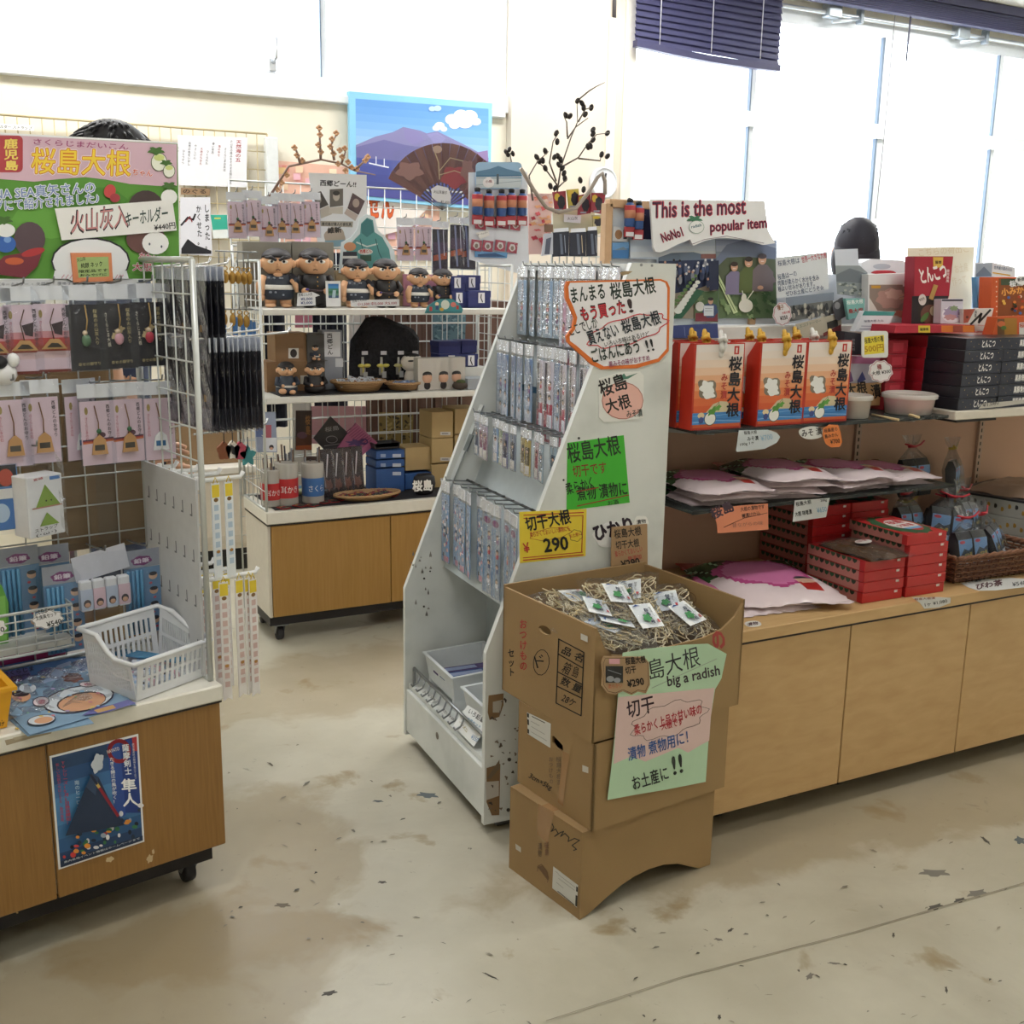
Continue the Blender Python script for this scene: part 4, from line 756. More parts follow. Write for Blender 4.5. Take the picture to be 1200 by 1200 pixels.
person('person with short black hair in navy clothes standing behind the near wire rack', .46, 3.47, 1.865, 80, mt('#2b3550', .7), mt('#28334e', .7), 0, HAIR)
person('person with a dark bob leaning over the goods behind the gondola', 3.455, 3.42, 1.72, 150, mt('#e9e9ee', .7), mt('#3a3c48', .7), 1.0, HAIR2)
# ================================================================ middle counter with its shelves
MX, MY = 1.12, 4.176
t = thing('display_counter', 'low wood veneer counter on castors with a white side in the middle of the shop', 'counter', at=(MX + .6, MY + .17, 0))
LAM = wood('honey_veneer', '#9c7538', '#a67e42', (50, 50, 2.2)); XE = MX + 1.45
build(M().box(MX + .004, XE, MY + .012, MY + .34, .118, .50, mt('#d6cfc0', .55)), 'body', par=t)
build(M().bbox(MX - .006, MX + .006, MY + .004, MY + .345, .118, .505, mt('#cfc8ba', .5), .002), 'side_panel', par=t)
s1 = PY(F0, MY)(458, 690).x
for a, b_ in ((MX + .008, s1), (s1 + .003, XE)): build(M().bbox(a, b_, MY, MY + .014, .12, .496, LAM, .002), 'door', par=t)
m = M(); m.bbox(MX - .012, XE, MY - .012, MY + .35, .506, .556, mt('#dcd8cc', .4), .004); m.box(MX - .008, XE, MY - .004, MY + .346, .498, .508, '#1d1a18'); build(m, 'top_board', par=t)
build(M().box(MX + .0, XE, MY + .03, MY + .34, .075, .12, EDGEB), 'plinth', par=t)
for x, y in ((MX + .05, MY + .06), (MX + .05, MY + .3), (MX + 1.3, MY + .06)): caster(t, x, y, .076)
# black cloth, shelves
ZA, ZB = 1.004, 1.343
sh = thing('wire_shelving', 'white wire shelving unit with two white boards on the middle counter', 'shelving', at=(MX + .6, MY + .2, .556))
XS = MX + .0; XT = PY(F0, MY)(572, 360).x + .12
build(wiregrid(F0, (MX - .02, MY + .345, .56), (1, 0, 0), 1.15, 1.02, 15, 13, .0022), 'back_grid', par=sh)
build(wiregrid(F0, (MX - .006, MY + .0, .56), (0, 1, 0), .34, .96, 5, 13, .0022, rf=.006), 'side_grid', par=sh)
build(wiregrid(F0, (XT, MY + .02, .56), (0, 1, 0), .32, .96, 5, 13, .0022, rf=.006), 'side_grid', par=sh)
for z in (ZA, ZB): m = M(); m.bbox(MX + .004, XT - .01, MY + .0, MY + .335, z - .024, z, mt('#d9d7d0', .45), .003); build(m, 'shelf', par=sh)
build(M().bbox(MX + .03, XE, MY + .015, MY + .33, .5565, .5595, mt('#26252a', .8, .1), .001), 'black_cloth', label='black cloth spread over the middle counter top', cat='cloth')
build(M().bbox(MX + .07, MX + .62, MY + .03, MY + .3, ZA + .0005, ZA + .0035, mt('#2b2a2e', .8, .1), .001), 'black_cloth', label='black cloth under the sitting dolls and baskets on the lower shelf', cat='cloth')
# clay dolls of a stern man
DS = mt('#dfae86', .45, .05); DH = mt('#2a2629', .6); DN = mt('#2f3745', .6); DB = mt('#1e1c1f', .5)
def doll(kind, sit=False):
    """unit height 1: kind 'k' kimono with white sash, 'u' black buttoned uniform"""
    t = thing('clay_doll', 'x', 'doll'); cl = DN if kind == 'k' else DB; b0 = .0 if not sit else .0; hz = .70; hr = (.25, .22, .21)
    m = M(); m.ell((0, 0, hz), hr, DS, 20, 12)
    for e in (-1, 1): m.ell((e * .25, .0, hz - .02), (.05, .045, .065), DS, 10, 7)
    m.ell((0, -.215, hz - .045), (.03, .03, .035), DS, 8, 6); build(m, 'head', par=t)
    m = M(); m.loft([[(x * 1.02, y * 1.02, z) for x, y in ((cos(a) * hr[0] * q, sin(a) * hr[1] * q) for a in (2 * pi * i / 20 for i in range(20)))] for z, q in ((hz + .075, .96), (hz + .13, .82), (hz + .185, .52), (hz + .215, .12))], DH, smooth=True); m.ell((0, .05, hz + .06), (.245, .19, .17), DH, 18, 10); build(m, 'hair', par=t)
    for e in (-1, 1):
        f = lambda x, z: Vector((x, -hr[1] * math.sqrt(max(.05, 1 - (x / hr[0]) ** 2 - ((z - hz) / hr[2]) ** 2)), z))
        m = M(); m.tube([f(e * .02, hz + .035) + Vector((0, -.008, 0)), f(e * .1, hz + .075) + Vector((0, -.01, 0)), f(e * .185, hz + .075) + Vector((0, -.004, 0))], [.02, .034, .018], DH, 7); build(m, 'eyebrow', par=t)
        p = f(e * .1, hz + .012); m = M(); m.ell(p, (.058, .018, .03), mt('#ece7de', .3), 12, 7); ey = build(m, 'eye', par=t); m = M(); m.ell(p + Vector((-e * .006, -.018, .004)), (.021, .008, .021), mt('#141216', .3), 10, 6); build(m, 'pupil', par=ey)
    m = M(); q = Vector((0, -hr[1] * .93, hz - .105)); m.tube([q + Vector((-.035, .006, -.012)), q, q + Vector((.035, .006, -.012))], .007, mt('#5b3326'), 5); build(m, 'mouth', par=t)
    if sit:
        m = M(); m.lathe([(.2, 0), (.3, .05), (.32, .16), (.27, .32), (.19, .5), (.1, .56)], cl, sy=.82, n=20)
        if kind == 'k': m.ell((-.13, -.2, .1), (.12, .12, .09), DS, 12, 8); m.ell((.14, -.22, .07), (.1, .1, .07), DS, 12, 8)
        build(m, 'body', par=t); m = M(); m.lathe([(.303, .2), (.3, .26)], mt('#dedcd6') if kind == 'k' else mt('#4a2f25'), sy=.84, n=20); build(m, 'sash', par=t)
        m = M(); m.tube([(-.25, -.02, .46), (-.3, -.16, .3), (-.16, -.27, .26)], [.07, .07, .05], cl, 8); m.tube([(.25, -.02, .46), (.31, -.14, .32), (.2, -.25, .3)], [.07, .07, .05], cl, 8); m.ell((-.13, -.28, .26), (.05, .04, .045), DS, 9, 6); m.ell((.18, -.27, .31), (.05, .04, .05), DS, 9, 6); build(m, 'arms', par=t)
    elif kind == 'k':
        m = M(); m.lathe([(.2, .12), (.245, .16), (.26, .28), (.25, .4), (.2, .5), (.1, .54)], cl, sy=.8, n=20); m.ell((0, -.135, .51), (.075, .05, .04), DS, 10, 6)
        rn = random.Random(3)
        for i in range(9): a = rn.uniform(-2.6, -.5); z = rn.choice([.2, .24, .42, .46]); m.ell((cos(a) * .252, sin(a) * .205, z), (.02, .012, .016), mt('#8f97a4'), 6, 5)
        build(m, 'kimono', par=t); m = M(); m.lathe([(.262, .28), (.266, .31), (.262, .355)], mt('#e2dfd8'), sy=.81, n=20); build(m, 'sash', par=t)
        for e in (-1, 1): m = M(); m.tube([(e * .11, 0, .16), (e * .12, -.02, .05)], [.1, .09], DS, 10); m.ell((e * .125, -.09, .035), (.09, .14, .04), DS, 12, 7); build(m, 'leg', par=t)
        m = M(); m.tube([(-.2, -.02, .46), (-.27, -.08, .34), (-.27, -.1, .2)], [.085, .08, .06], DS, 9); m.ell((-.265, -.11, .16), (.06, .055, .06), DS, 9, 6); build(m, 'arm', par=t)
        m = M(); m.tube([(.2, -.02, .47), (.27, -.1, .42), (.22, -.17, .41)], [.08, .065, .045], cl, 9); m.tube([(.2, -.19, .43), (.27, -.14, .36), (.29, -.1, .25)], [.03, .045, .03], DS, 8); build(m, 'arm', par=t)
    else:
        m = M(); m.lathe([(.2, .02), (.21, .1), (.235, .22), (.25, .36), (.2, .5), (.1, .54)], cl, sy=.78, n=20); build(m, 'coat', par=t)
        m = M(); m.lathe([(.242, .245), (.246, .26), (.246, .29)], mt('#3b2a2a'), sy=.8, n=20); build(m, 'belt', par=t)
        for i in range(5): m = M(); m.ell((.03, -.19 - (.01 if i > 1 else 0), .2 + i * .068), (.013, .01, .013), mt('#b98f4a', .3, .02, .6), 7, 5); build(m, 'button', par=t)
        for e in (-1, 1): m = M(); m.ell((e * .1, -.06, .025), (.095, .14, .035), mt('#171518', .3), 12, 6); build(m, 'boot', par=t)
        for e in (-1, 1): m = M(); m.tube([(e * .2, -.01, .47), (e * .28, -.06, .35), (e * .2, -.18, .27)], [.075, .07, .055], cl, 9); m.ell((e * .17, -.21, .26), (.06, .05, .05), DS, 9, 6); build(m, 'arm', par=t)
        m = M(); m.tube([(-.13, -.25, .28), (.3, -.2, .24)], .014, mt('#31222a'), 6); m.ell((-.14, -.25, .285), (.03, .03, .02), mt('#4b3a8a', .3), 8, 5); build(m, 'scabbard', par=t)
    return Proto(t)
DK, DU = doll('k'), doll('u'); DKS, DUS = doll('k', True), doll('u', True)
Ps = PY(F0, MY + .14)
def stand(pr, px, y0, y1, label, P=Ps, zsh=None, rz=0, dz=.92):
    a, b_ = P(px, y1), P(px, y0); z = zsh if zsh is not None else a.z; return pr.put(F0, (a.x, P.p0.y, z), label, rz, 'stern clay dolls', sc=(b_.z - z) / dz)
zA, zB = ZA + .001, ZB + .001
stand(DK, 326, 291, 357, 'largest clay doll in a dark kimono with white sash, first on the upper shelf', zsh=zB, rz=-12)
stand(DU, 369, 291, 357, 'largest clay doll in a black buttoned uniform on the upper shelf', zsh=zB, rz=-12)
stand(DK, 418, 303, 356, 'middle sized clay doll in a dark kimono beside the statue cutout', zsh=zB, rz=-12)
stand(DU, 452, 303, 355, 'middle sized clay doll in a black uniform beside the statue cutout', zsh=zB, rz=-10)
stand(DK, 491, 314, 355, 'smallest standing clay doll in a kimono on the upper shelf', zsh=zB, rz=-12)
stand(DU, 519, 315, 354, 'smallest standing clay doll in a black uniform next to the navy boxes', zsh=zB, rz=-12)
stand(DKS, 336, 424, 457, 'sitting clay doll in a kimono on the lower shelf', P=PY(F0, MY + .09), zsh=ZA + .004, rz=-10)
stand(DUS, 369, 424, 457, 'sitting clay doll in black on the lower shelf', P=PY(F0, MY + .09), zsh=ZA + .004, rz=-10)
stand(DKS, 369, 403, 424, 'tiny sitting clay doll on a grey box behind the sitting dolls', P=PY(F0, MY + .2), zsh=ZA + .125, rz=6)
def carton_px(label, P, x0, y0, x1, y1, d, col, items=(), z0=None, tf=(0, 0, 1), name='carton', cat='box', back=None, group=None, lid=None, yaw=0):
    """box whose front face spans the given picture points on plane P (y = const) with depth d"""
    a, b_ = P(x0, y1), P(x1, y0); y = P.p0.y; z = a.z if z0 is None else z0
    t = thing(name, label, cat, at=((a.x + b_.x) / 2, y + d / 2, z), group=group); m = M(); m.bbox(a.x, b_.x, y, y + d, z, b_.z, mt(col, .6, .04) if isinstance(col, str) else col, .0015)
    build(m, 'box', par=t)
    if lid: build(M().bbox(a.x - .0015, b_.x + .0015, y - .0015, y + d + .0015, z + (b_.z - z) * lid, b_.z + .001, mt(col, .6, .04) if isinstance(col, str) else col, .0015), 'lid', par=t)
    if items: m = M(); draw(m, Pl(F0, (0, y - .002, 0), (0, 1, 0)), tf, items); build(m, 'printed_label', par=t)
    return t
for lab, x0, x1 in (('grey carton behind the largest kimono doll', 286, 341), ('grey carton behind the largest uniformed doll', 344, 391)): carton_px(lab, PY(F0, MY + .23), x0, 284, x1, 356, .08, '#8f8b82', z0=ZB + .001)
carton_px('pale carton behind the middle sized kimono doll', PY(F0, MY + .27), 394, 318, 474, 354, .05, '#b09a78', z0=ZB + .001)
carton_px('pink box behind the smallest standing dolls', PY(F0, MY + .25), 474, 322, 528, 354, .07, '#c58a9e', z0=ZB + .001)
wl = lambda x, y: [('p', '#e4e4ea', rect(x - 3.5, y - 6, x + 4, y + 6)), ('l', '#2b2b33', 1.2, [(x, y - 4), (x - .5, y), (x + 1.5, y + 5)])]
for lab, x0, y0, x1, y1, yy, lx in (('navy box, upper of the pair next to the smallest uniformed doll', 529, 324, 545, 339, .1, 536), ('navy box behind at the top near the end of the upper shelf', 545, 323, 563, 339, .13, 553), ('navy box under the upper one next to the smallest uniformed doll', 530, 342, 548, 356, .09, 538), ('navy box in front nearest the slanted white stand, upper shelf', 549, 341, 575, 357, .07, 564)): carton_px(lab, PY(F0, MY + yy), x0, y0, x1, y1, .08, '#29316a', wl(lx, (y0 + y1) / 2), z0=ZB + (.001 if y1 > 350 else .048), lid=.62)
for lab, x0, y0, x1, y1, yy, lab2 in (('navy box without label on top of another, lower shelf', 514, 400, 540, 415, .2, 0), ('navy box without label, upper row by the shelf end', 541, 399, 559, 414, .2, 0), ('navy box with a white label under another, lower shelf', 515, 415, 540, 430, .17, 529), ('navy box with a white label nearest the shelf end, lower shelf', 541, 415, 560, 430, .17, 552)):
    P = PY(F0, MY + yy); carton_px(lab, P, x0, y0, x1, y1, .09, '#29316a', wl(lab2, (y0 + y1) / 2) if lab2 else (), z0=P(x0, y1).z, lid=.6)
carton_px('white box under the labelled navy boxes by the lower shelf end', PY(F0, MY + .15), 512, 430, 570, 450, .15, '#cfcfca', z0=ZA + .001)
carton_px('flat grey box at the end of the lower shelf', PY(F0, MY + .03), 548, 443, 575, 452, .1, '#9aa0a6', z0=ZA + .001)
# lower shelf: cartons, tubes, lava rock, baskets, charms
carton_px('brown carton with a small doll picture, upper of two on the lower shelf', PY(F0, MY + .2), 323, 390, 360, 424, .12, '#8b6a48', [('p', '#d9d6cf', rect(338, 408, 350, 420)), ('e', '#2a2220', 344, 414, 4, 5)], z0=ZA + .115, name='doll_carton')
carton_px('brown carton lying under the one with a doll picture', PY(F0, MY + .19), 313, 423, 360, 456, .13, '#876747', [('p', '#bdb7ab', rect(352, 440, 361, 450))], z0=ZA + .001, name='doll_carton')
carton_px('grey box standing behind the sitting dolls', PY(F0, MY + .19), 361, 391, 380, 456, .1, '#4a4948', z0=ZA + .001)
build(M().bbox(Ps(361, 0).x, Ps(380, 0).x, MY + .18, MY + .28, ZA + .124, ZA + .125, '#4a4948', .0003), 'grey_lid', label='thin grey lid under the tiny sitting doll', cat='lid')
t = carton_px('tall white and grey tube box with black writing behind the rice baskets', PY(F0, MY + .2), 379, 387, 401, 456, .06, '#8b8f98', [('p', '#d9dade', rect(380, 389, 399, 418)), ('v', '#34343a', '西郷どん', 386, 390, 387, 416, 7, .03), ('p', '#d0d2d6', rect(393, 420, 402, 430))], z0=ZA + .001, name='tube_box')
rock = M(); P = PY(F0, MY + .27); c = P(450, 457); rn = random.Random(4)
prof = [(409, 457), (409, 428), (411, 400), (414, 392), (422, 383), (428, 374), (437, 369), (449, 371), (464, 377), (476, 380), (485, 386), (490, 395), (491, 415), (493, 440), (492, 457)]
outl = [P(x, y) for x, y in prof]; cen = P(450, 425); cen.z = ZA + .1
rings = []
for dy, q in ((-.045, .72), (-.03, .9), (0, 1), (.03, .92), (.045, .7)): rings.append([Vector((cen.x + (v.x - cen.x) * q + rn.uniform(-.004, .004), MY + .27 + dy + rn.uniform(-.006, .006), max(ZA + .001, cen.z + (max(v.z, ZA + .001) - cen.z) * q + rn.uniform(-.005, .005)) if i not in (0, len(outl) - 1) else ZA + .001)) for i, v in enumerate(outl)])
def rockmat(t, b, N, L):
    tc = N('ShaderNodeTexCoord'); v = N('ShaderNodeTexVoronoi'); v.inputs['Scale'].default_value = 60; n = N('ShaderNodeTexNoise'); n.inputs['Scale'].default_value = 90; n.inputs['Detail'].default_value = 6
    rp = ramp(t, ((.3, '#121216'), (.8, '#2b2b32'))); bp = N('ShaderNodeBump'); bp.inputs['Strength'].default_value = .9; bp.inputs['Distance'].default_value = .006
    L(tc.outputs['Object'], v.inputs['Vector']); L(tc.outputs['Object'], n.inputs['Vector']); L(n.outputs['Fac'], rp.inputs[0]); L(rp.outputs[0], b.inputs['Base Color']); L(n.outputs['Fac'], bp.inputs['Height']); L(bp.outputs[0], b.inputs['Normal'])
rock.loft(rings, nodemat('lava', rockmat, .85)); build(rock, 'lava_rock', label='big black lava rock standing on the lower shelf', cat='rock')
WICK = nodemat('woven_straw', lambda t, b, N, L: [b.inputs.__getitem__('Roughness')] and (lambda tc, wv, w2, mx, rp: (setattr(wv, 'bands_direction', 'Z'), wv.inputs['Scale'].__setattr__('default_value', 55), wv.inputs['Distortion'].__setattr__('default_value', 3), L(tc.outputs['Object'], wv.inputs['Vector']), L(wv.outputs['Fac'], rp.inputs[0]), L(rp.outputs[0], b.inputs['Base Color'])))(N('ShaderNodeTexCoord'), N('ShaderNodeTexWave'), None, None, ramp(t, ((.2, '#8c6a45'), (.7, '#b8946a')))), .6)
def oval_basket(name, label, c, rx_, ry_, h, mat=None, flare=.75):
    t = thing(name, label, 'basket', at=c); m = M(); m.lathe([(flare * .9, 0), (flare, .002), (.93, h * .8), (1, h), (.985, h + .004), (.96, h), (.9, h * .75), (flare * .92, .006), (.001, .006)], mat or WICK, c, 36, rx_, ry_); build(m, 'bowl', par=t)
    m = M(); 
    for ph in (0, pi): m.tube([(c[0] + rx_ * cos(a), c[1] + ry_ * sin(a), c[2] + h + .0035 * sin(a * 26 + ph)) for a in (2 * pi * i / 80 for i in range(81))], .004, mat or WICK, 5)
    build(m, 'woven_rim', par=t); return t
P = PY(F0, MY + .11); c = P(420, 456); ra = (P(451, 450) - P(389, 450)).length / 2
oval_basket('straw_basket', 'larger straw basket full of white doll packets on the lower shelf', (c.x, MY + .11, ZA + .004), ra, .08, .04)
rk = thing('doll_packet', 'x', 'packet'); build(sheetmesh(Loc(.001, 20, 15, (0, 0, 1)), I1, rect(0, 0, 40, 30), '#d4d5d8', [('e', '#8a5a48', 20, 20, 7, 6), ('p', '#33333b', rect(6, 4, 12, 9)), ('p', '#33333b', rect(22, 6, 30, 9))], .002), 'card', par=rk); m = M(); m.grid(lambda i, j: Vector(((i - .5) * .044, (j - .5) * .034, .002 + .003 * sin(i * 8 + j * 5) ** 2)), 3, 3, FILM, False); build(m, 'clear_bag', par=rk); RK = Proto(rk)
for i in range(14):
    a = i * 2.4; q = .75 * math.sqrt((i + .5) / 14); RK.put(F0, (c.x + ra * q * cos(a), MY + .11 + .065 * q * sin(a), ZA + .035 + .012 * (14 - i) / 14 + .008 * sin(i)), 'white doll packet heaped in the larger straw basket on the lower shelf', U(0, 180), 'white doll packets in the straw basket', rx(U(10, 40)) @ ry(U(-20, 20)))
P = PY(F0, MY + .1); c2 = P(473, 454); r2 = (P(494, 450) - P(452, 450)).length / 2
oval_basket('straw_basket', 'smaller straw basket of blue packets beside the larger one', (c2.x, MY + .1, ZA + .004), r2, .06, .028)
bk = thing('blue_packet', 'x', 'packet'); build(sheetmesh(Loc(.001, 16, 10, (0, 0, 1)), I1, rect(0, 0, 32, 20), '#7c96bd', [('e', '#c9d3e2', 10, 10, 6, 5), ('p', '#46618f', rect(20, 5, 28, 12))], .004), 'card', par=bk); BKP = Proto(bk)
for i in range(9): a = i * 2.4; q = .7 * math.sqrt((i + .5) / 9); BKP.put(F0, (c2.x + r2 * q * cos(a), MY + .1 + .05 * q * sin(a), ZA + .03 + .004 * (i % 3)), 'small blue packet heaped in the smaller straw basket', U(0, 180), 'blue packets in the smaller straw basket', rx(U(5, 30)))
for i, (px, py, bow) in enumerate(((425, 424, '#c9bf5a'), (447, 424, '#c9bf5a'), (467, 424, '#b9b27a'), (484, 424, '#c9bf5a'))):
    P = PY(F0, MY + .17); c = P(px, py); t = thing('bottle_charm', 'glass bottle charm with a yellow bow before the lava rock, %s of four' % NTH[i], 'charm', at=(c.x, MY + .17, ZA + .001), group='bottle charms before the rock'); z0 = ZA + .06; k = c.z + .02 - z0
    m = M(); m.lathe([(.03, 0), (.034, .004), (.02, .012), (.004, .02), (.003, .06)], mt('#3a3432'), (c.x, MY + .17, ZA + .001), 12); build(m, 'stand', par=t)
    m = M(); m.lathe([(.012, 0), (.012, .035), (.006, .05), (.005, k)], FROST, (c.x, MY + .17, z0), 10); build(m, 'bottle', par=t)
    m = M(); z = z0 + k * .55
    for e in (-1, 1): m.ell((c.x + e * .013, MY + .15, z), (.016, .006, .008), mt(bow), 8, 6)
    m.tube([(c.x - .004, MY + .15, z), (c.x - .006, MY + .15, z - .03)], .003, mt(bow), 4); build(m, 'bow', par=t)
    m = M(); m.box(c.x - .012, c.x + .014, MY + .145, MY + .147, z + .045, z + .06, mt('#b9b7bd')); m.box(c.x - .006, c.x + .012, MY + .145, MY + .147, z0 - .01, z0 + .016, mt('#a7a8a8')); build(m, 'tag', par=t)
P = PY(F0, MY + .13); c = P(485, 453); t = thing('bear_figure', 'small white figure with thick black brows beside the blue packets', 'figure', at=(c.x, MY + .15, ZA + .001)); k = .0033
m = M(); m.ell((c.x, MY + .15, ZA + .045), (.035, .03, .045), mt('#ddd3c8'), 14, 9); m.ell((c.x, MY + .15, ZA + .11), (.05, .04, .04), mt('#ddd3c8'), 16, 9); build(m, 'body', par=t); m = M(); m.ell((c.x, MY + .15, ZA + .137), (.036, .03, .014), BLACK, 12, 7)
for e in (-1, 1): m.ell((c.x + e * .02, MY + .113, ZA + .12), (.014, .004, .004), BLACK, 8, 5)
build(m, 'hair', par=t)
cb = thing('doll_box', 'x', 'box'); m = M(); m.bbox(-.042, .042, -.025, .025, 0, .135, FROST, .002); build(m, 'clear_box', par=cb); build(sheetmesh(Loc(.001, 40, 132, off=-.02), I1, rect(0, 0, 80, 130), '#d2d2d2', [('t', '#2a2a30', '西郷どん', 20, 40, 60, 40, 9, .03), ('p', '#2a2a30', [(40, 18), (48, 28), (32, 28)])], .001), 'card', par=cb)
m = M(); m.ell((0, -.022, .052), (.024, .012, .024), mt('#c99f86'), 12, 8); m.ell((0, -.02, .066), (.025, .012, .014), BLACK, 10, 6); m.ell((0, -.02, .02), (.018, .01, .02), mt('#241f22'), 10, 7); build(m, 'doll', par=cb); CB = Proto(cb)
for i, px in enumerate((498, 517, 532)): c = PY(F0, MY + .08)(px, 452); CB.put(F0, (c.x, MY + .08, ZA + .001), 'clear box with a small black haired doll, %s of three on the lower shelf' % NTH[i], 0, 'doll boxes on the lower shelf')
t = thing('moss_ball', 'little dark stone with green moss in front of the doll boxes', 'stone', at=PY(F0, MY + .04)(539, 452)); c = ORI[t][1]; m = M(); m.ell((c.x, MY + .04, ZA + .018), (.036, .025, .018), mt('#4a4038', .8, .3), 12, 7); build(m, 'stone', par=t); m = M(); m.ell((c.x + .004, MY + .04, ZA + .034), (.022, .018, .01), mt('#4f5a35', .9, .4), 10, 6); build(m, 'moss', par=t)
# small signs on the upper shelf
P = PY(F0, MY + .03); sheet('price_card', 'white price card with sums leaning on the upper shelf before the uniformed doll', 'price tag', P, (280, 260, 4), [(275, 335), (345, 328), (380, 345), (358, 352), (360, 392), (272, 395)], '#d9dadc', [('t', '#2f3340', '西郷どん人形', 280, 350, 345, 345, 14), ('t', '#2f3f78', '¥5,000', 290, 370, 345, 368, 14, .03), ('t', '#2f3f78', '¥3,000', 290, 388, 345, 386, 14, .03)])
sheet('picture_card', 'white card with a blue and green landscape photo on the upper shelf', 'card', P, (280, 260, 4), [(406, 277), (476, 277), (478, 397), (410, 397)], '#e0e1e3', [('g', ['#2f6fb0', '#3b84b8', '#3f7d6a', '#2f6a4c', '#54826a', '#3f5a7a'], [(417, 290), (467, 290), (468, 357), (420, 357)]), ('p', '#a9c3d0', [(440, 320), (455, 320), (452, 355), (436, 355)])])
sheet('price_strip', 'long white price strip lying on the edge of the upper shelf', 'price tag', PY(F0, MY - .004), (280, 260, 4), [(523, 368), (752, 362), (752, 394), (526, 398)], '#d2d3d6', [('t', '#3a3a44', '西郷どん人形', 532, 378, 600, 370, 11), ('t', '#9a3340', '小1,500 中3,000 大5,000', 555, 394, 740, 388, 16, .02)])
P = PY(F0, MY - .006); sheet('character_plaque', 'teal rounded plaque with small figures on the edge of the upper shelf', 'plaque', P, (280, 260, 4), [(872, 428), (885, 395), (910, 378), (940, 362), (1000, 362), (1030, 380), (1050, 410), (1045, 428)], '#3f8a90', [('e', '#c9d2c6', 967, 388, 20, 22), ('e', '#c9756a', 1005, 388, 13, 12), ('p', '#b5453e', rect(893, 398, 906, 418)), ('e', '#e2c9a8', 928, 385, 9, 9), ('p', '#31507a', rect(922, 392, 936, 412)), ('e', '#c9a23c', 950, 410, 10, 8), ('p', '#b5453e', rect(1018, 392, 1030, 410)), ('l', '#2c6a70', 5, [(880, 424), (1040, 424)])], .004)
# counter top goods
ZC_ = .561
def tub(label, px, py, col, txt, k=1.0):
    P = PY(F0, MY + .1); c = P(px, py); z = ZC_; r = .045 * k; t = thing('ear_pick_tub', label, 'tub', at=(c.x, MY + .1, z))
    m = M(); m.lathe([(r * .95, 0), (r, .004), (r, .16 * k), (r * .97, .165 * k)], FROST, (c.x, MY + .1, z), 22); build(m, 'clear_tub', par=t)
    m = M(); m.lathe([(r * 1.012, .03 * k), (r * 1.012, .105 * k)], mt(col, .4), (c.x, MY + .1, z), 22, caps=False)
    v, f = glyphs(txt); w_ = max(a for a, _ in v); m.add([(c.x + r * 1.03 * sin((a / w_ - .5) * 1.5), MY + .1 - r * 1.03 * cos((a / w_ - .5) * 1.5), z + .052 * k + b_ * .03 * k) for a, b_ in v], f, mt('#e9e4e2', .6, 0)); build(m, 'label_band', par=t)
    rn = random.Random(int(px)); 
    m = M()
    for i in range(10): a = rn.uniform(0, 6.3); q = r * .6; m.tube([(c.x + q * cos(a), MY + .1 + q * sin(a), z + .01), (c.x + q * 1.1 * cos(a + .3), MY + .1 + q * sin(a + .3), z + rn.uniform(.17, .23) * k)], .004, mt(rn.choice(['#5a4438', '#8d8f96', '#3a3a44', '#6f5a4a'])), 5)
    build(m, 'ear_picks', par=t); return t
tub('clear tub with a red band marked in white, in front on the counter', 336, 585, '#b5262b', '耳かき', 1.05)
tub('clear tub with a red band half hidden by the wire wing', 318, 590, '#b5262b', '耳かき', .9)
tub('clear tub with a blue band on the middle counter', 367, 584, '#2f62a0', 'さくら', 1.0)
P = PY(F0, MY + .31)
sheet('brown_banner', 'dark brown packet with orange print hanging on the back wire of the counter', 'packet', PY(F0, MY + .3), (280, 260, 4), [(268, 885), (342, 885), (342, 1070), (266, 1070)], '#33231f', [('p', '#5c3524', [(266, 1010), (342, 990), (342, 1070), (266, 1070)]), ('p', '#b0582f', [(268, 1050), (340, 1046), (340, 1068), (268, 1068)]), ('e', '#6a4a58', 296, 1000, 24, 16), ('v', '#9a6a3c', '桜島', 322, 905, 324, 1000, 24, .03)], .006)
sheet('brown_banner', 'small dark brown packet with orange print above the blue banded tub', 'packet', PY(F0, MY + .2), (280, 260, 4), [(305, 1100), (370, 1100), (370, 1190), (305, 1190)], '#3a2620', [('p', '#a35330', blob(340, 1150, 22, 30, 14, .3, 5))], .004)
t = thing('square_plaque', 'black diamond shaped plaque with pale line drawing behind the dark packets', 'plaque', at=PY(F0, MY + .25)(390, 540)); build(sheetmesh(PY(F0, MY + .25), (280, 260, 4), [(430, 912), (522, 1000), (425, 1095), (350, 1015)], '#28262a', [('t', '#8d8a8c', '桜島', 405, 985, 470, 975, 22), ('o', '#8d8a8c', 435, 1020, 26, 16, 3), ('l', '#8d8a8c', 3, [(400, 1050), (470, 1040)])], .008), 'board', par=t)
t = thing('square_plaque', 'pink diamond shaped plaque with dark stripes beside the black one', 'plaque', at=PY(F0, MY + .235)(415, 540)); build(sheetmesh(PY(F0, MY + .235), (280, 260, 4), [(548, 942), (650, 1035), (560, 1110), (455, 1070)], '#a45a7c', [('l', '#7d3a5e', 4, [(548 + i * 8 - 46, 950 + i * 8 + 36), (548 + i * 8, 950 + i * 8)]) for i in range(10)] + [('p', '#4b3366', blob(550, 1035, 42, 14, 20, .35, 6)), ('o', '#4b3366', 585, 1030, 16, 12, 6)], .008), 'board', par=t)
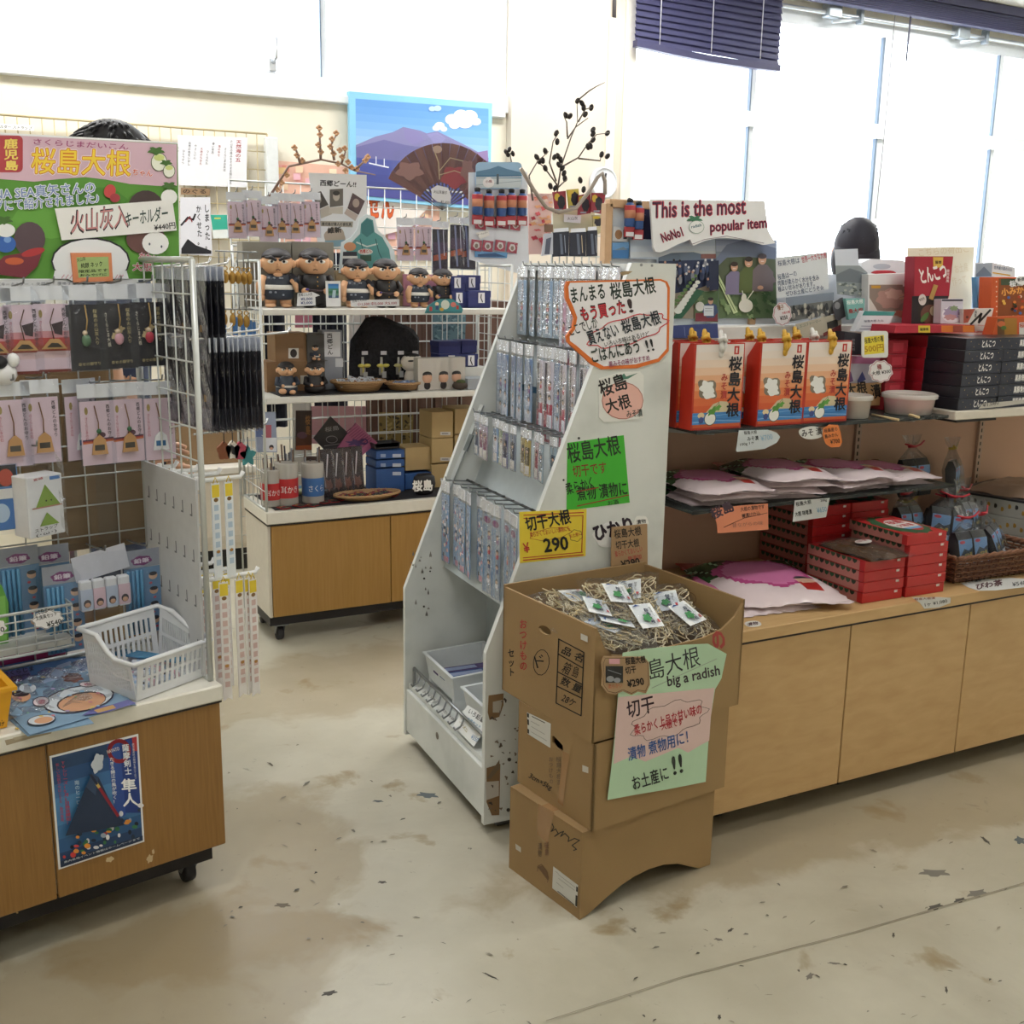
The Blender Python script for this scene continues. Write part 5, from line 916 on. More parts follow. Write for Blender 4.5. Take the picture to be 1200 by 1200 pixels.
dk = thing('dark_packet', 'x', 'packet'); m = M(); m.loft([[(-.028 * a, -.006, z), (.028 * a, -.006, z), (.028 * a, .006, z), (-.028 * a, .006, z)] for z, a in ((0, 1), (.03, 1.02), (.16, .98), (.2, 1))], mt('#2a1d1f', .25, .2)); draw(m, Loc(.001, 28, 200, off=-.0062), I1, [('p', '#c9c2c2', [(30, 20), (36, 22), (24, 120), (20, 116)]), ('p', '#6a3a2e', blob(30, 150, 16, 24, 12, .3, 5)), ('p', '#8d8484', [(10, 60), (13, 60), (18, 160), (14, 160)])]); build(m, 'pouch', par=dk); b_ = film(.06, .2, 51, .008); b_.v = [v + Vector((0, -.008, .2)) for v in b_.v]; build(b_, 'clear_bag', par=dk); DP = Proto(dk)
for i, px in enumerate((385, 397, 409, 422)): c = PY(F0, MY + .17)(px, 570); DP.put(F0, (c.x, MY + .17 + .01 * i, ZC_), 'shiny dark brown packet standing before the diamond plaques, %s of four' % NTH[i], U(-8, 12), 'dark packets before the plaques', rx(-8))
P = PY(F0, MY + .16)
for i, (y0, y1) in enumerate(((538, 549), (549, 559), (559, 576))):
    c = P(446, 576); carton_px('blue flat box, %s of the stack under the black tray' % ('top', 'middle', 'lowest')[i], P, 441, y0 - 11, 474, y1 - 11 if i < 2 else 574, .13, '#2f5590', [('p', '#b9c1d0', rect(460, y0 - 8 + 2, 470, y0 - 4 + 2))] + ([('p', '#8fa0c0', rect(446, y0 - 6, 452, y0 - 2))] if i < 2 else []), z0=P(446, y1 - 11).z if i < 2 else ZC_, name='blue_box')
t = thing('black_tray', 'small black tray on top of the blue boxes', 'tray', at=(0, 0, 0)); c = P(456, 526); z = P(456, 527).z + .001; m = M(); m.loft([[(c.x - .06 * a, MY + .18 - .0 * a, z + h), (c.x + .06 * a, MY + .18, z + h), (c.x + .06 * a, MY + .18 + .09 * a, z + h), (c.x - .06 * a, MY + .18 + .09 * a, z + h)] for h, a in ((0, .88), (.024, 1), (.024, .9), (.008, .82))], mt('#1f2126', .4)); build(m, 'tray', par=t)
P3 = PY(F0, MY + .2)
carton_px('tan carton standing between the blue boxes and the tall pale cartons', P3, 475, 523, 507, 552, .12, '#b39a6b', z0=P3(475, 552).z)
carton_px('blue box under the tan carton', PY(F0, MY + .19), 475, 553, 508, 574, .14, '#2d5590', z0=ZC_, name='blue_box')
P4 = PY(F0, MY + .18); wl2 = lambda x, y: [('p', '#c2c0bd', rect(x, y, x + 12, y + 4)), ('l', '#5b5b62', 1, [(x + 2, y + 2), (x + 9, y + 2)])]
zz = [ZC_, P4(520, 542).z, P4(520, 513).z, P4(520, 482).z]
for i in range(3):
    t = carton_px('tan carton, %s of the stack at the middle of the counter back' % ('lowest', 'middle', 'top')[i], P4, 506, (543, 513, 482)[i], 531, (574, 543, 513)[i], .14, '#b09768', wl2(516, (560, 536, 506)[i]), z0=zz[i])
zz = [ZC_, P4(545, 537).z, P4(545, 508).z, P4(545, 478).z]
for i in range(3): carton_px('tan carton, %s of the stack behind the slanted white stand' % ('lowest', 'middle', 'top')[i], P4, 533, (537, 508, 478)[i], 562, (574, 537, 508)[i], .14, '#ab9265', (), z0=zz[i])
P = PY(F0, MY + .07); c = P(497, 582); t = thing('lava_ornament', 'round black stone ornament painted with white brush letters', 'ornament', at=(c.x, MY + .07, ZC_)); m = M(); r = .052
m.loft([[(c.x + r * cos(a) * q, MY + .07 + .03 * q * sin(a), ZC_ + z * (1 - .12 * max(0, cos(2 * (a))) * (z > .08) * 0)) for a in (2 * pi * i / 22 for i in range(22))] for z, q in ((0, .6), (.01, .85), (.045, 1), (.075, .9), (.088, .6), (.084, .3))], mt('#1b1a1f', .6, .2), smooth=True); build(m, 'stone', par=t)
m = M(); draw(m, PY(F0, MY + .036), (240, 500, 4), [('t', '#e8e6e2', '桜島', 976, 304, 1068, 298, 50, .05)]); build(m, 'lettering', par=t)
P = PY(F0, MY + .06); c = P(432, 588); ra = (P(471, 580) - P(395, 580)).length / 2
oval_basket('tray_basket', 'shallow oval wicker tray of red and black packets on the middle counter', (c.x, MY + .075, ZC_), ra, .07, .022)
fp = thing('flat_packet', 'x', 'packet'); build(sheetmesh(Loc(.001, 18, 25, (0, 0, 1)), I1, rect(0, 0, 36, 50), '#8d2424', [('p', '#241c20', rect(2, 20, 34, 48)), ('e', '#c9a13c', 14, 12, 8, 5), ('p', '#5b6a3a', rect(20, 26, 32, 40))], .003), 'card', par=fp); m = M(); m.grid(lambda i, j: Vector(((i - .5) * .04, (j - .5) * .056, .002 + .004 * sin(i * 8 + j * 7) ** 2)), 3, 4, FILM, False); build(m, 'clear_bag', par=fp); FP = Proto(fp)
for i in range(9): FP.put(F0, (c.x - ra * .8 + i * ra * .19, MY + .075 + .015 * sin(i * 2.1), ZC_ + .014 + .003 * (i % 4)), 'red and black packet in the wicker tray, %s along it' % NTH[i], 20 + 25 * sin(i * 1.7), 'packets in the wicker tray', rx(12))
for i, (px, py) in enumerate(((333, 596), (352, 594), (366, 593), (380, 590), (392, 588))): c = PZ(F0, ZC_)(px, py); FPo = FP.put(F0, (c.x, c.y + .01, ZC_ + .003 + .002 * (i % 2)), 'flat picture packet on the black cloth, %s from the wire wing' % NTH[i], 15 + 20 * sin(i), 'flat packets on the black cloth')
c = PZ(F0, ZC_)(352, 580); t = thing('pouch', 'pale blue and yellow soft pouch lying before the red banded tubs', 'pouch', at=c); m = M(); m.ell(c + Vector((0, .01, .02)), (.06, .035, .018), mt('#6f9fc0', .3), 14, 8); build(m, 'pouch', par=t); m = M(); m.ell(c + Vector((.005, -.012, .018)), (.045, .018, .014), mt('#c9cfa0', .3), 12, 7); build(m, 'patch', par=t)
# ================================================================ slanted white stand
AF = frame(1.217, 2.439, -3); AW = .66; SZ = 1.525
PW = nodemat('scuffed_white_board', lambda t, b, N, L: (lambda tc, n, rp: (n.inputs['Scale'].__setattr__('default_value', 5), n.inputs['Detail'].__setattr__('default_value', 8), L(tc.outputs['Object'], n.inputs['Vector']), L(n.outputs['Fac'], rp.inputs[0]), L(rp.outputs[0], b.inputs['Base Color'])))(N('ShaderNodeTexCoord'), N('ShaderNodeTexNoise'), ramp(t, ((.25, '#b9bdba'), (.5, '#d3d6d3'), (.8, '#dcdedb')))), .4)
prof = [(0, .03), (0, .52), (.395, SZ), (.53, SZ), (.53, .03)]
st = thing('slanted_stand', 'white slanted display stand with pegs and a drawer base', 'display stand', AF, (.26, .33, .03))
for v, nm in ((0, 'side_panel'), (AW - .018, 'side_panel')):
    m = M(); m.prism([(u, v, z) for u, z in prof], (0, 1, 0), .018, PW)
    build(m, nm, par=st)
m = M(); GB = mt('#b4bcbd', .5)
for (u0, z0), (u1, z1) in (((.49, 1.5), (.13, .58)), ((.13, .58), (.28, .5)), ((.28, .5), (.28, .2))): m.add([(u0, .018, z0), (u1, .018, z1), (u1, AW - .018, z1), (u0, AW - .018, z0)], [(0, 1, 2, 3)], GB)
build(m, 'back_board', par=st)
build(M().box(.40, .53, .018, AW - .018, SZ - .022, SZ - .002, PW).box(.512, .528, .018, AW - .018, .05, SZ - .02, PW), 'top_board', par=st)
build(M().box(.012, .3, .018, AW - .018, .19, .205, PW), 'deck', par=st)
m = M(); m.bbox(.002, .018, .02, AW - .02, .045, .188, PW, .002); m.tube([(.001, .36, .142), (.004, .36, .142)], .011, mt('#6b6258'), 12); build(m, 'drawer_front', par=st)
build(M().bbox(.05, .5, .03, AW - .03, .0, .045, mt('#5f605e'), .003), 'foot', par=st)
m = M(); rn = random.Random(8)
P = PY(AF, -.0004)
it = [('p', '#8a6c4c', [(450, 300), (520, 290), (520, 345), (500, 400), (455, 415), (446, 380)]), ('p', '#b7b0a4', [(470, 330), (515, 320), (505, 380), (470, 380)]), ('p', '#8a6c4c', [(440, 640), (505, 620), (500, 860), (465, 862), (440, 800)]), ('p', '#c2bcb3', [(435, 705), (498, 700), (498, 770), (440, 790)]), ('e', '#44423f', 547, 600, 9, 9), ('e', '#44423f', 542, 836, 9, 9), ('p', '#7c6a55', [(440, 690), (500, 600), (502, 640), (460, 690)])]
for i in range(34): x, y = rn.uniform(445, 605), rn.uniform(280, 860); it.append(('p', rn.choice(['#5b5046', '#7d7164', '#453e38']), blob(x, y, rn.uniform(3, 12), rn.uniform(2, 9), 8, .4, 3, rn.uniform(0, 180))))
draw(m, P, (460, 740, 4), it); build(m, 'peeled_patches', par=st)
m = M(); draw(m, P, (500, 280, 4), [('e', '#8c8f90', 1006, 122, 7, 7), ('e', '#8c8f90', 1056, 125, 6, 6), ('p', '#a08a68', [(905, 158), (930, 150), (965, 152), (945, 165), (915, 172)]), ('e', '#2c2c2e', 713, 934, 6, 6), ('e', '#2c2c2e', 641, 1130, 5, 5)]); build(m, 'screw_marks', par=st)
m = M(); P = PY(AF, AW - .0185)
it = [('e', '#3a3836', 148, 632, 5, 5), ('e', '#3a3836', 176, 598, 4, 4), ('e', '#3a3836', 147, 763, 5, 5)] + [('p', rn.choice(['#6d6a66', '#8d8a84']), blob(rn.uniform(85, 180), rn.uniform(500, 800), rn.uniform(2, 6), rn.uniform(4, 14), 8, .4, 3)) for _ in range(16)]
draw(m, P, (460, 520, 4), it); build(m, 'wall_scuffs', par=st)
def edge_u(z): return .393 * (z - .52)
ROWS = (1.505, 1.285, 1.065, .855); hs = []; m = M()
for z in ROWS: u = edge_u(z) + .075; m.tube([(u, .02, z), (u, AW - .02, z)], .004, DARKWIRE, 5); build(m, 'peg_rail', par=st); m = M()
def apk(nm, w_, h, col, items, cat='strap', seed=1, head=.03): return packet(nm, cat, w_, h, head, col, items, .001, None, .005, seed, .006, 'x')
rn = random.Random(6)
def kids(n, y0, dy, cx, rn=rn):
    o = []
    for i in range(n): y = y0 + dy * i; o += [('e', '#1f2030', cx, y, 8, 7), ('e', '#d2a78c', cx, y + 3, 6, 5), ('p', rn.choice(['#c23c4e', '#304a86', '#e6e6ee', '#7b4a8c']), [(cx - 8, y + 8), (cx + 8, y + 8), (cx + 6, y + 20), (cx - 6, y + 20)])]
    return o
SB1 = apk('strap_packet', .05, .165, '#a9bdd0', [('p', '#8fa9c6', rect(2, 2, 48, 60)), ('l', '#e6e6ee', 3, [(25, 20), (18, 60), (30, 90), (24, 120)]), ('l', '#8a2f3c', 2, [(30, 10), (26, 70)])] + kids(3, 70, 32, 26), seed=2)
SB2 = apk('strap_packet', .05, .235, '#c9b4c2', [('p', '#d0a0b4', rect(2, 60, 48, 150)), ('p', '#c23a52', rect(2, 215, 48, 233)), ('l', '#3a2a3a', 3, [(25, 10), (30, 200)]), ('p', '#dfe0ea', rect(5, 5, 20, 200))] + kids(3, 120, 34, 34), seed=3)
SB3 = apk('strap_packet', .048, .2, '#8fa6c4', [('p', '#5f7fae', rect(2, 2, 46, 50)), ('v', '#e4e6ee', 'ストラップ', 12, 60, 12, 150, 12), ('l', '#24283a', 3, [(36, 20), (34, 110)]), ('p', '#dcdfe8', rect(4, 150, 44, 196))] + kids(3, 80, 36, 30), seed=4)
SB4 = apk('strap_packet', .046, .23, '#cfc6d0', [('p', '#b33a50', rect(2, 120, 44, 228)), ('p', '#2c2a3c', rect(4, 4, 16, 140)), ('p', '#e2dfe6', rect(18, 150, 42, 220)), ('l', '#e9c9d0', 3, [(30, 10), (26, 140)])] + kids(2, 60, 40, 30), seed=5)
def mini(c1, c2, sd): return apk('strap_packet', .032, .1, c1, [('p', c2, rect(4, 20, 28, 70)), ('e', '#26242c', 16, 30, 7, 6), ('e', '#d4a98e', 16, 33, 5, 4), ('l', '#2a2830', 2, [(16, 0), (16, 24)]), ('p', '#e0d9d2', rect(5, 72, 27, 96))], seed=sd, head=.018)
MN = [mini(*c) for c in (('#8e97a8', '#3b3f55', 11), ('#b0a0b4', '#7b3a5a', 12), ('#86a5c9', '#d9d9e2', 13), ('#9fb48c', '#e4e0d6', 14), ('#7c7a9c', '#34314e', 15), ('#b9a25a', '#5a4a22', 16), ('#c2a8b2', '#8f2f3f', 17), ('#9cb0bc', '#4a6a80', 18))]
SB5 = apk('pencil_packet', .052, .215, '#7fa5cf', [('p', '#4a78b2', rect(2, 2, 14, 120)), ('v', '#e6ebf4', 'ストラップ', 8, 8, 8, 110, 10, .02), ('p', '#d07f9c', rect(16, 196, 50, 213))] + [('e', rn.choice(['#e7e4ea', '#c86a86', '#33344c', '#e9c9b4']), rn.uniform(18, 48), rn.uniform(8, 190), 5, 6) for _ in range(26)], 'strap', 6)
SB6 = apk('pencil_packet', .05, .23, '#8a9bb2', [('p', '#5f88b4', rect(3, 30, 14, 226)), ('p', '#6f98c0', rect(17, 30, 26, 226)), ('e', '#7c3a72', 25, 14, 20, 10)] + kids(4, 50, 42, 38), 'pencil set', 7)
def arow(z, items, v0, v1, nm, grp):
    n = len(items)
    for i, pr in enumerate(items):
        v = v0 + (v1 - v0) * i / (n - 1); u = edge_u(z) - .006 + U(-.01, .006); hs.append((edge_u(z) + .075, v, z + .004))
        pr.put(AF, (u, v, z - .002), '%s, %s from the far end, %s' % (nm(pr), NTH[i], grp), U(-12, 8), grp.replace('peg row', 'pegs') + ' of the slanted stand')
desc = {id(SB1): 'pale blue strap packet with little figures', id(SB2): 'long pink strap packet with red foot', id(SB3): 'blue strap packet with white writing', id(SB4): 'long red and white strap packet', id(SB5): 'blue strap packet with a pink foot', id(SB6): 'packet of blue pencils'}
nm = lambda p: desc.get(id(p), 'short coloured strap packet')
arow(ROWS[0], [SB1, SB1, SB1, SB1, SB1, SB2, SB2, SB1, SB1, SB1, SB1], AW - .05, .07, nm, 'top stand peg row')
arow(ROWS[1], [SB3, SB3, SB3, SB3, SB3, SB4, SB4, SB3, SB4, SB4, SB4], AW - .06, .05, nm, 'second stand peg row')
arow(ROWS[2], [MN[i] for i in (0, 1, 1, 2, 3, 4, 0, 5, 5, 6, 7, 7)], AW - .08, .06, nm, 'third stand peg row')
arow(ROWS[3], [SB5, SB5, SB5, SB5, SB5, SB6, SB6, SB6, SB6], AW - .06, .1, nm, 'lowest stand peg row')
hooks(st, AF, None, hs, L=.085, ax=(-1, 0, 0), rise=.008, mat=STEEL)
m = M(); P = PX(AF, .12); m.bbox(.35, .358, .40, .56, 1.1, 1.16, mt('#44708f'), .001); build(m, 'blue_card', AF, label='blue card fixed to the grey back of the slanted stand above the third pegs', cat='card')
m = M(); m.bar((edge_u(1.09) + .03, AW - .024, 1.09), (edge_u(.83) + .02, AW - .024, .83), .008, mt('#c9ced0')); m.bar((edge_u(1.0) + .028, AW - .032, 1.0), (edge_u(.95) + .026, AW - .032, .95), .0085, mt('#7d8486')); build(m, 'peg_strip', par=st)
# trays and cards on the deck of the stand
def tray(label, v0, v1, items):
    t = thing('white_tray', label, 'tray', AF, (.16, (v0 + v1) / 2, .206)); TM = mt('#d4d8da', .4); z0, z1 = .235, .315; m = M()
    m.loft([[(.05 - e, v0 - e, z), (.25 + e, v0 - e, z + .01), (.25 + e, v1 + e, z + .01), (.05 - e, v1 + e, z)] for z, e in ((z0, -.012), (z1, 0), (z1, .006), (z1 + .004, .006), (z1 + .004, -.004), (z0 + .004, -.014))], TM)
    for v in (v0 + .02, v1 - .02): m.box(.06, .24, v - .008, v + .008, .206, z0 + .004, TM)
    build(m, 'tray', par=t)
    for k, (c, lab) in enumerate(items):
        q = thing('flat_packet', lab, 'packet', AF, (.15, v0 + .05 + k * .04, .25)); m = M(); v = v0 + .045 + k * .055; m.box(.055, .23, v - .02, v + .02, -.004, .004, mt(c, .25), Matrix.Translation((0, 0, z1 - .028 - .004 * k)) ); m.box(.075, .19, v - .012, v + .012, .004, .0044, mt('#8f9cc0'), Matrix.Translation((0, 0, z1 - .028 - .004 * k))); build(m, 'packet', par=q)
tray('white tray of blue pencil packets at the far end of the stand deck', .36, .60, (('#31466e', 'dark blue packet nearest the far end in the far white tray'), ('#3f5f94', 'blue packet in the middle of the far white tray'), ('#5a4a7c', 'violet blue packet nearest the price cards in the far white tray')))
tray('white tray with a yellow packet at the near end of the stand deck', .07, .28, (('#b5a24a', 'olive yellow packet in the near white tray'),))
m = M(); m.tube([(.022, .03, .262), (.022, .62, .262)], .005, STEEL, 6)
for i in range(9): v = .2 + i * .045; m.tube([(.022, v, .262), (.012, v, .235), (-.006, v, .226), (-.01, v, .235)], .003, STEEL, 5)
for v in (.03, .62): m.tube([(.022, v, .206), (.022, v, .262)], .005, STEEL, 5)
build(m, 'hook_rail', AF, label='grey wire rail of empty hooks in front of the two white trays', cat='hook rail')
P = PZ(AF, .2075)
sheet('price_strip', 'white price strip with black writing nearest the far end of the stand deck', 'price tag', P, (460, 740, 4), [(115, 262), (140, 255), (215, 325), (180, 332)], '#dcdcd8', [('t', '#2a2a2e', '入 ￥350', 140, 285, 195, 328, 14)], .001)
sheet('price_strip', 'white price strip in the middle of the stand deck edge', 'price tag', P, (460, 740, 4), [(207, 350), (232, 347), (295, 420), (268, 428)], '#dcdcd8', [('t', '#2a2a2e', '根付け ￥300', 228, 368, 285, 422, 14)], .001)
t = Pl(AF, tuple(PZ(AF, .208)(460 + 330 / 4, 740 + 525 / 4)), (-.75, -.1, .65))
sheet('price_card', 'white price card with blue lettering propped on the near end of the stand deck', 'price tag', t, (460, 740, 4), [(352, 345), (425, 390), (420, 480), (380, 540), (285, 440)], '#dfe0de', [('t', '#26262a', 'いろ鉛筆', 352, 382, 420, 430, 26, .02), ('t', '#4a86a8', '文具セット', 345, 415, 410, 455, 16, .02), ('t', '#9a8a3a', 'ノート消ゴム', 312, 425, 345, 475, 16), ('t', '#6f8fb0', '¥350', 365, 500, 395, 520, 22)], .001)
# signs on the side of the stand
P = PY(AF, -.003); tf = (500, 280, 4)
out = [(658, 198), (1098, 188), (1128, 200), (1140, 228), (1135, 525), (1090, 575), (985, 606), (820, 612), (775, 590), (690, 512), (660, 484), (655, 455), (682, 420), (692, 370), (672, 320), (652, 280), (650, 225)]
inn = [(672, 206), (1095, 196), (1118, 206), (1128, 232), (1124, 515), (1084, 560), (980, 588), (830, 597), (790, 575), (702, 500), (672, 478), (670, 458), (696, 424), (706, 368), (686, 315), (668, 276), (664, 225)]
cl = blob(940, 430, 190, 60, 48, .07, 9, -16)
sheet('orange_edged_sign', 'white hand lettered sign with a thick orange edge on the side of the slanted stand', 'sign', P, tf, out, '#d9702c',
      [('p', '#e9e6ea', inn), ('t', '#25332e', 'まんまる', 682, 300, 838, 278, 70, .03), ('t', '#25332e', '桜島大根', 866, 285, 1076, 252, 78, .03), ('t', '#2a2024', 'もう買った', 728, 388, 935, 350, 66, .06), ('t', '#c22f3c', 'もう買った', 730, 386, 933, 349, 60, .025), ('t', '#3a2a2e', '!', 952, 345, 967, 342, 62, .04),
       ('t', '#25332e', 'ここでしか', 674, 455, 806, 412, 48, .02), ('c', '#c8414a', 5, cl), ('t', '#25303a', '買えない', 765, 500, 905, 455, 66, .03), ('t', '#25303a', '桜島大根', 922, 446, 1100, 395, 66, .03), ('t', '#3a3a36', 'いろいろ味はあるけど', 835, 508, 1045, 455, 26),
       ('t', '#25332e', 'ごはんにあう', 778, 580, 1000, 530, 64, .03), ('t', '#26262c', '!!', 1034, 530, 1066, 522, 56, .02), ('t', '#8a2f5c', '黒みその味がおすすめ', 855, 602, 1045, 570, 28, .02)], .008)
sheet('radish_sign', 'white sign with a pink painted radish below the orange edged sign', 'sign', PY(AF, -.002), tf, [(808, 655), (900, 628), (1000, 622), (1018, 640), (1016, 838), (900, 855), (830, 858), (808, 835)], '#e2e2de',
      [('p', '#4f7f6c', [(870, 640), (905, 648), (925, 630), (935, 645), (990, 628), (945, 655), (915, 660)]), ('e', '#b5736a', 918, 758, 98, 88), ('e', '#e6b5aa', 918, 758, 94, 84), ('t', '#1f1d20', '桜島', 822, 742, 945, 700, 78, .03), ('t', '#1f1d20', '大根', 848, 818, 962, 788, 66, .03), ('t', '#25332e', 'みそ漬', 938, 838, 1012, 830, 34, .02)], .004)
sheet('green_notice', 'bright green handwritten sheet taped to the side of the slanted stand', 'notice', PY(AF, -.001), (460, 520, 4), [(820, -4), (1084, -40), (1112, 276), (816, 314)], '#3fae2f',
      [('t', '#1d2a1c', '桜島大根', 828, 92, 1072, 48, 92, .02), ('t', '#7a3a1e', '切干です', 848, 158, 1005, 138, 54, .02), ('t', '#1d2a1c', '柔らかく', 820, 240, 945, 205, 52, .02), ('t', '#1d2a1c', '煮物 漬物に', 868, 268, 1102, 240, 66, .02), ('l', '#8a3a22', 5, [(860, 225), (965, 205)]), ('l', '#8a3a22', 5, [(865, 292), (1105, 240)]), ('t', '#1d2a1c', 'お酒', 1010, 290, 1060, 282, 22)], .0008)
sheet('yellow_price_sign', 'yellow price sign with red lines below the green sheet', 'price sign', PY(AF, -.001), (460, 520, 4), [(595, 320), (910, 306), (905, 526), (597, 560)], '#e2c93a',
      [('l', '#b5382e', 5, [(615, 335), (895, 322)]), ('l', '#b5382e', 4, [(615, 350), (892, 336)]), ('l', '#b5382e', 4, [(612, 535), (890, 508)]), ('l', '#b5382e', 5, [(612, 546), (893, 520)]), ('l', '#b5382e', 4, [(892, 336), (886, 508)]), ('t', '#17171a', '切干大根', 630, 412, 838, 372, 68, .035), ('t', '#b5382e', '柔らかくておいしい漬物にも', 645, 440, 832, 408, 26), ('c', '#a8432e', 2, blob(740, 422, 96, 26, 30, .05, 7, -9)),
       ('c', '#4a4a3a', 2, blob(858, 430, 30, 26, 24, .1, 6)), ('t', '#b5382e', 'お土産に', 832, 442, 884, 428, 18), ('t', '#b5382e', '¥', 618, 512, 645, 506, 46, .02), ('t', '#17171a', '290', 712, 508, 824, 494, 62, .04)], .0015)
sheet('white_blob_sign', 'white cut out sign with thick dark letters half hidden behind the brown card', 'sign', PY(AF, -.0015), (460, 520, 4), blob(1050, 425, 108, 62, 30, .06, 6, -8), '#e4e4e4', [('t', '#2a1c2c', 'ひかり', 955, 455, 1130, 410, 70, .06)], .002)
sheet('white_tag', 'tiny round white tag at the edge of the stand above the brown card', 'tag', PY(AF, -.0015), (460, 520, 4), blob(1166, 365, 34, 28, 20, .08, 5), '#e6e6e2', [('t', '#26262a', '漬物', 1145, 378, 1188, 372, 20, .03)], .001)
# ================================================================ stack of brown cartons
def cardboard(name, a, b_, c):
    def f(t, b, N, L):
        tc = N('ShaderNodeTexCoord'); n = N('ShaderNodeTexNoise'); n.inputs['Scale'].default_value = 3; n.inputs['Detail'].default_value = 8; rp = ramp(t, ((.25, a), (.75, b_))); n2 = N('ShaderNodeTexNoise'); n2.inputs['Scale'].default_value = 260; mx = N('ShaderNodeMix'); mx.data_type = 'RGBA'; mx.inputs[0].default_value = .1; mx.blend_type = 'MULTIPLY'
        L(tc.outputs['Object'], n.inputs['Vector']); L(tc.outputs['Object'], n2.inputs['Vector']); L(n.outputs['Fac'], rp.inputs[0]); L(rp.outputs[0], mx.inputs[6]); L(n2.outputs['Color'], mx.inputs[7]); L(mx.outputs[2], b.inputs['Base Color'])
    return nodemat(name, f, .7)
CB1 = cardboard('brown_cardboard', '#957850', '#a2845a', 0); CBE = mt('#7d5f42', .8); TAPE = mt('#a07c56', .2)
F1, F2, F3 = frame(1.245, 1.981, 8.5), frame(1.266, 1.975, 6.5), frame(1.2605, 1.98, 5)
def hole(outer, inner): inner = inner[::-1]; return outer + [outer[0]] + inner + [inner[0]]
t = thing('carton', 'lowest brown carton with an arched cut along its bottom edge, standing on the floor', 'carton', F1, (.22, .14, 0)); W1, D1, H1 = .44, .285, .226
m = M(); th = .006; arch = [(.42 - .0, 0.0)] + [(.395 - .31 * k / 14, .075 * sin(pi * (.18 + .82 * k / 14)) * (1 if k < 14 else 0) if k else .038) for k in range(15)]
arch = [(.44, 0), (.40, .0025), (.36, .022), (.32, .042), (.27, .056), (.22, .060), (.17, .056), (.13, .047), (.09, .033), (.05, .016), (.02, .004), (0, 0)]
m.prism([(x, 0, z) for x, z in arch] + [(0, 0, H1 - .002), (W1, 0, H1 - .002)], (0, 1, 0), th, CB1)
m.box(0, th, th, D1, 0, H1 - .002, CB1).box(W1 - th, W1, th, D1, 0, H1 - .002, CB1).box(th, W1 - th, D1 - th, D1, 0, H1 - .002, CB1).box(0, W1, 0, D1, H1 - .004, H1, CB1)
build(m, 'box', par=t)
P = PX(F1, -.0006); tf = (580, 860, 4.286)
m = M(); draw(m, P, tf, [('p', TAPE, [(218, 350), (298, 395), (265, 550), (212, 505)])]); m.box(-.0004, .03, D1 * .42, D1 * .56, H1, H1 + .0004, TAPE); build(m, 'packing_tape', par=t)
m = M(); draw(m, P, tf, [('p', '#c9c8c2', [(293, 665), (418, 760), (412, 872), (288, 775)]), ('l', '#8b8a86', 2, [(305, 690), (320, 702)]), ('l', '#8b8a86', 2, [(318, 705), (405, 772)]), ('l', '#8b8a86', 2, [(320, 725), (400, 785)]), ('l', '#8b8a86', 2, [(310, 745), (345, 775)]), ('p', '#1f1e1c', [(410, 765), (418, 770), (417, 795), (409, 790)]), ('p', '#1f1e1c', [(407, 808), (416, 813), (414, 868), (405, 862)]), ('l', '#55534f', 4, [(318, 790), (400, 858)]), ('p', '#bdb7ab', [(105, 550), (133, 570), (133, 595), (107, 578)])]); build(m, 'paper_label', par=t)
m = M(); draw(m, P, tf, [('l', '#1d1a18', 5, [(288, 452), (296, 470), (283, 490), (305, 478), (318, 500), (300, 515), (330, 495), (345, 490), (330, 515), (352, 500), (372, 520), (368, 540), (400, 525), (425, 535), (388, 560), (410, 580), (395, 585)]), ('v', '#7d5a46', '桜島', 258, 540, 262, 612, 24), ('v', '#6a5540', '漬物', 226, 545, 226, 618, 20), ('l', '#6a4e36', 3, [(215, 690), (216, 665), (235, 655), (262, 690), (270, 725), (265, 745)]), ('p', '#6f5238', [(216, 668), (240, 660), (266, 700), (268, 738), (240, 700)])]); build(m, 'printing', par=t)
t = thing('carton', 'middle brown carton of the stack with a white label and an open hand hole', 'carton', F2, (.21, .15, .2265)); W2, D2, Z2, T2 = .428, .306, .2268, .446
m = M(); m.prism([(0, 0, Z2), (W2, 0, Z2), (W2, 0, T2), (0, 0, T2)], (0, 1, 0), th, CB1); m.box(W2 - th, W2, th, D2, Z2, T2, CB1).box(th, W2 - th, D2 - th, D2, Z2, T2, CB1).box(th, W2 - th, th, D2 - th, Z2, Z2 + .004, CB1).box(0, W2, 0, D2, T2 - .002, T2, CB1)
P = PX(F2, 0); tf = (460, 740, 4); hp = [P(460 + x / 4, 740 + y / 4) for x, y in ((748, 492), (756, 490), (780, 515), (798, 535), (800, 556), (790, 562), (765, 545), (748, 520))]
oz = [Vector((0, D2, Z2)), Vector((0, D2, T2 - .002)), Vector((0, th * 0, T2 - .002)), Vector((0, 0, Z2))]
m.prism(hole(oz, hp[::1]), (1, 0, 0), th, CB1); build(m, 'box', par=t)
P = PX(F2, -.0006); m = M(); draw(m, P, tf, [('p', '#cfcec8', [(630, 378), (742, 432), (740, 546), (634, 480)]), ('p', '#1f1e1c', [(631, 382), (640, 386), (640, 405), (632, 400)]), ('p', '#1f1e1c', [(632, 410), (640, 414), (641, 440), (633, 436)]), ('p', '#1f1e1c', [(633, 455), (641, 459), (641, 480), (634, 476)]), ('l', '#55534f', 4, [(655, 398), (715, 428)]), ('l', '#8b8a86', 2, [(650, 420), (690, 442)]), ('l', '#8b8a86', 2, [(652, 445), (715, 482)]), ('l', '#8b8a86', 2, [(652, 470), (725, 512)]), ('p', '#c6c1b6', [(892, 625), (920, 636), (920, 664), (892, 655)])]); build(m, 'paper_label', par=t)
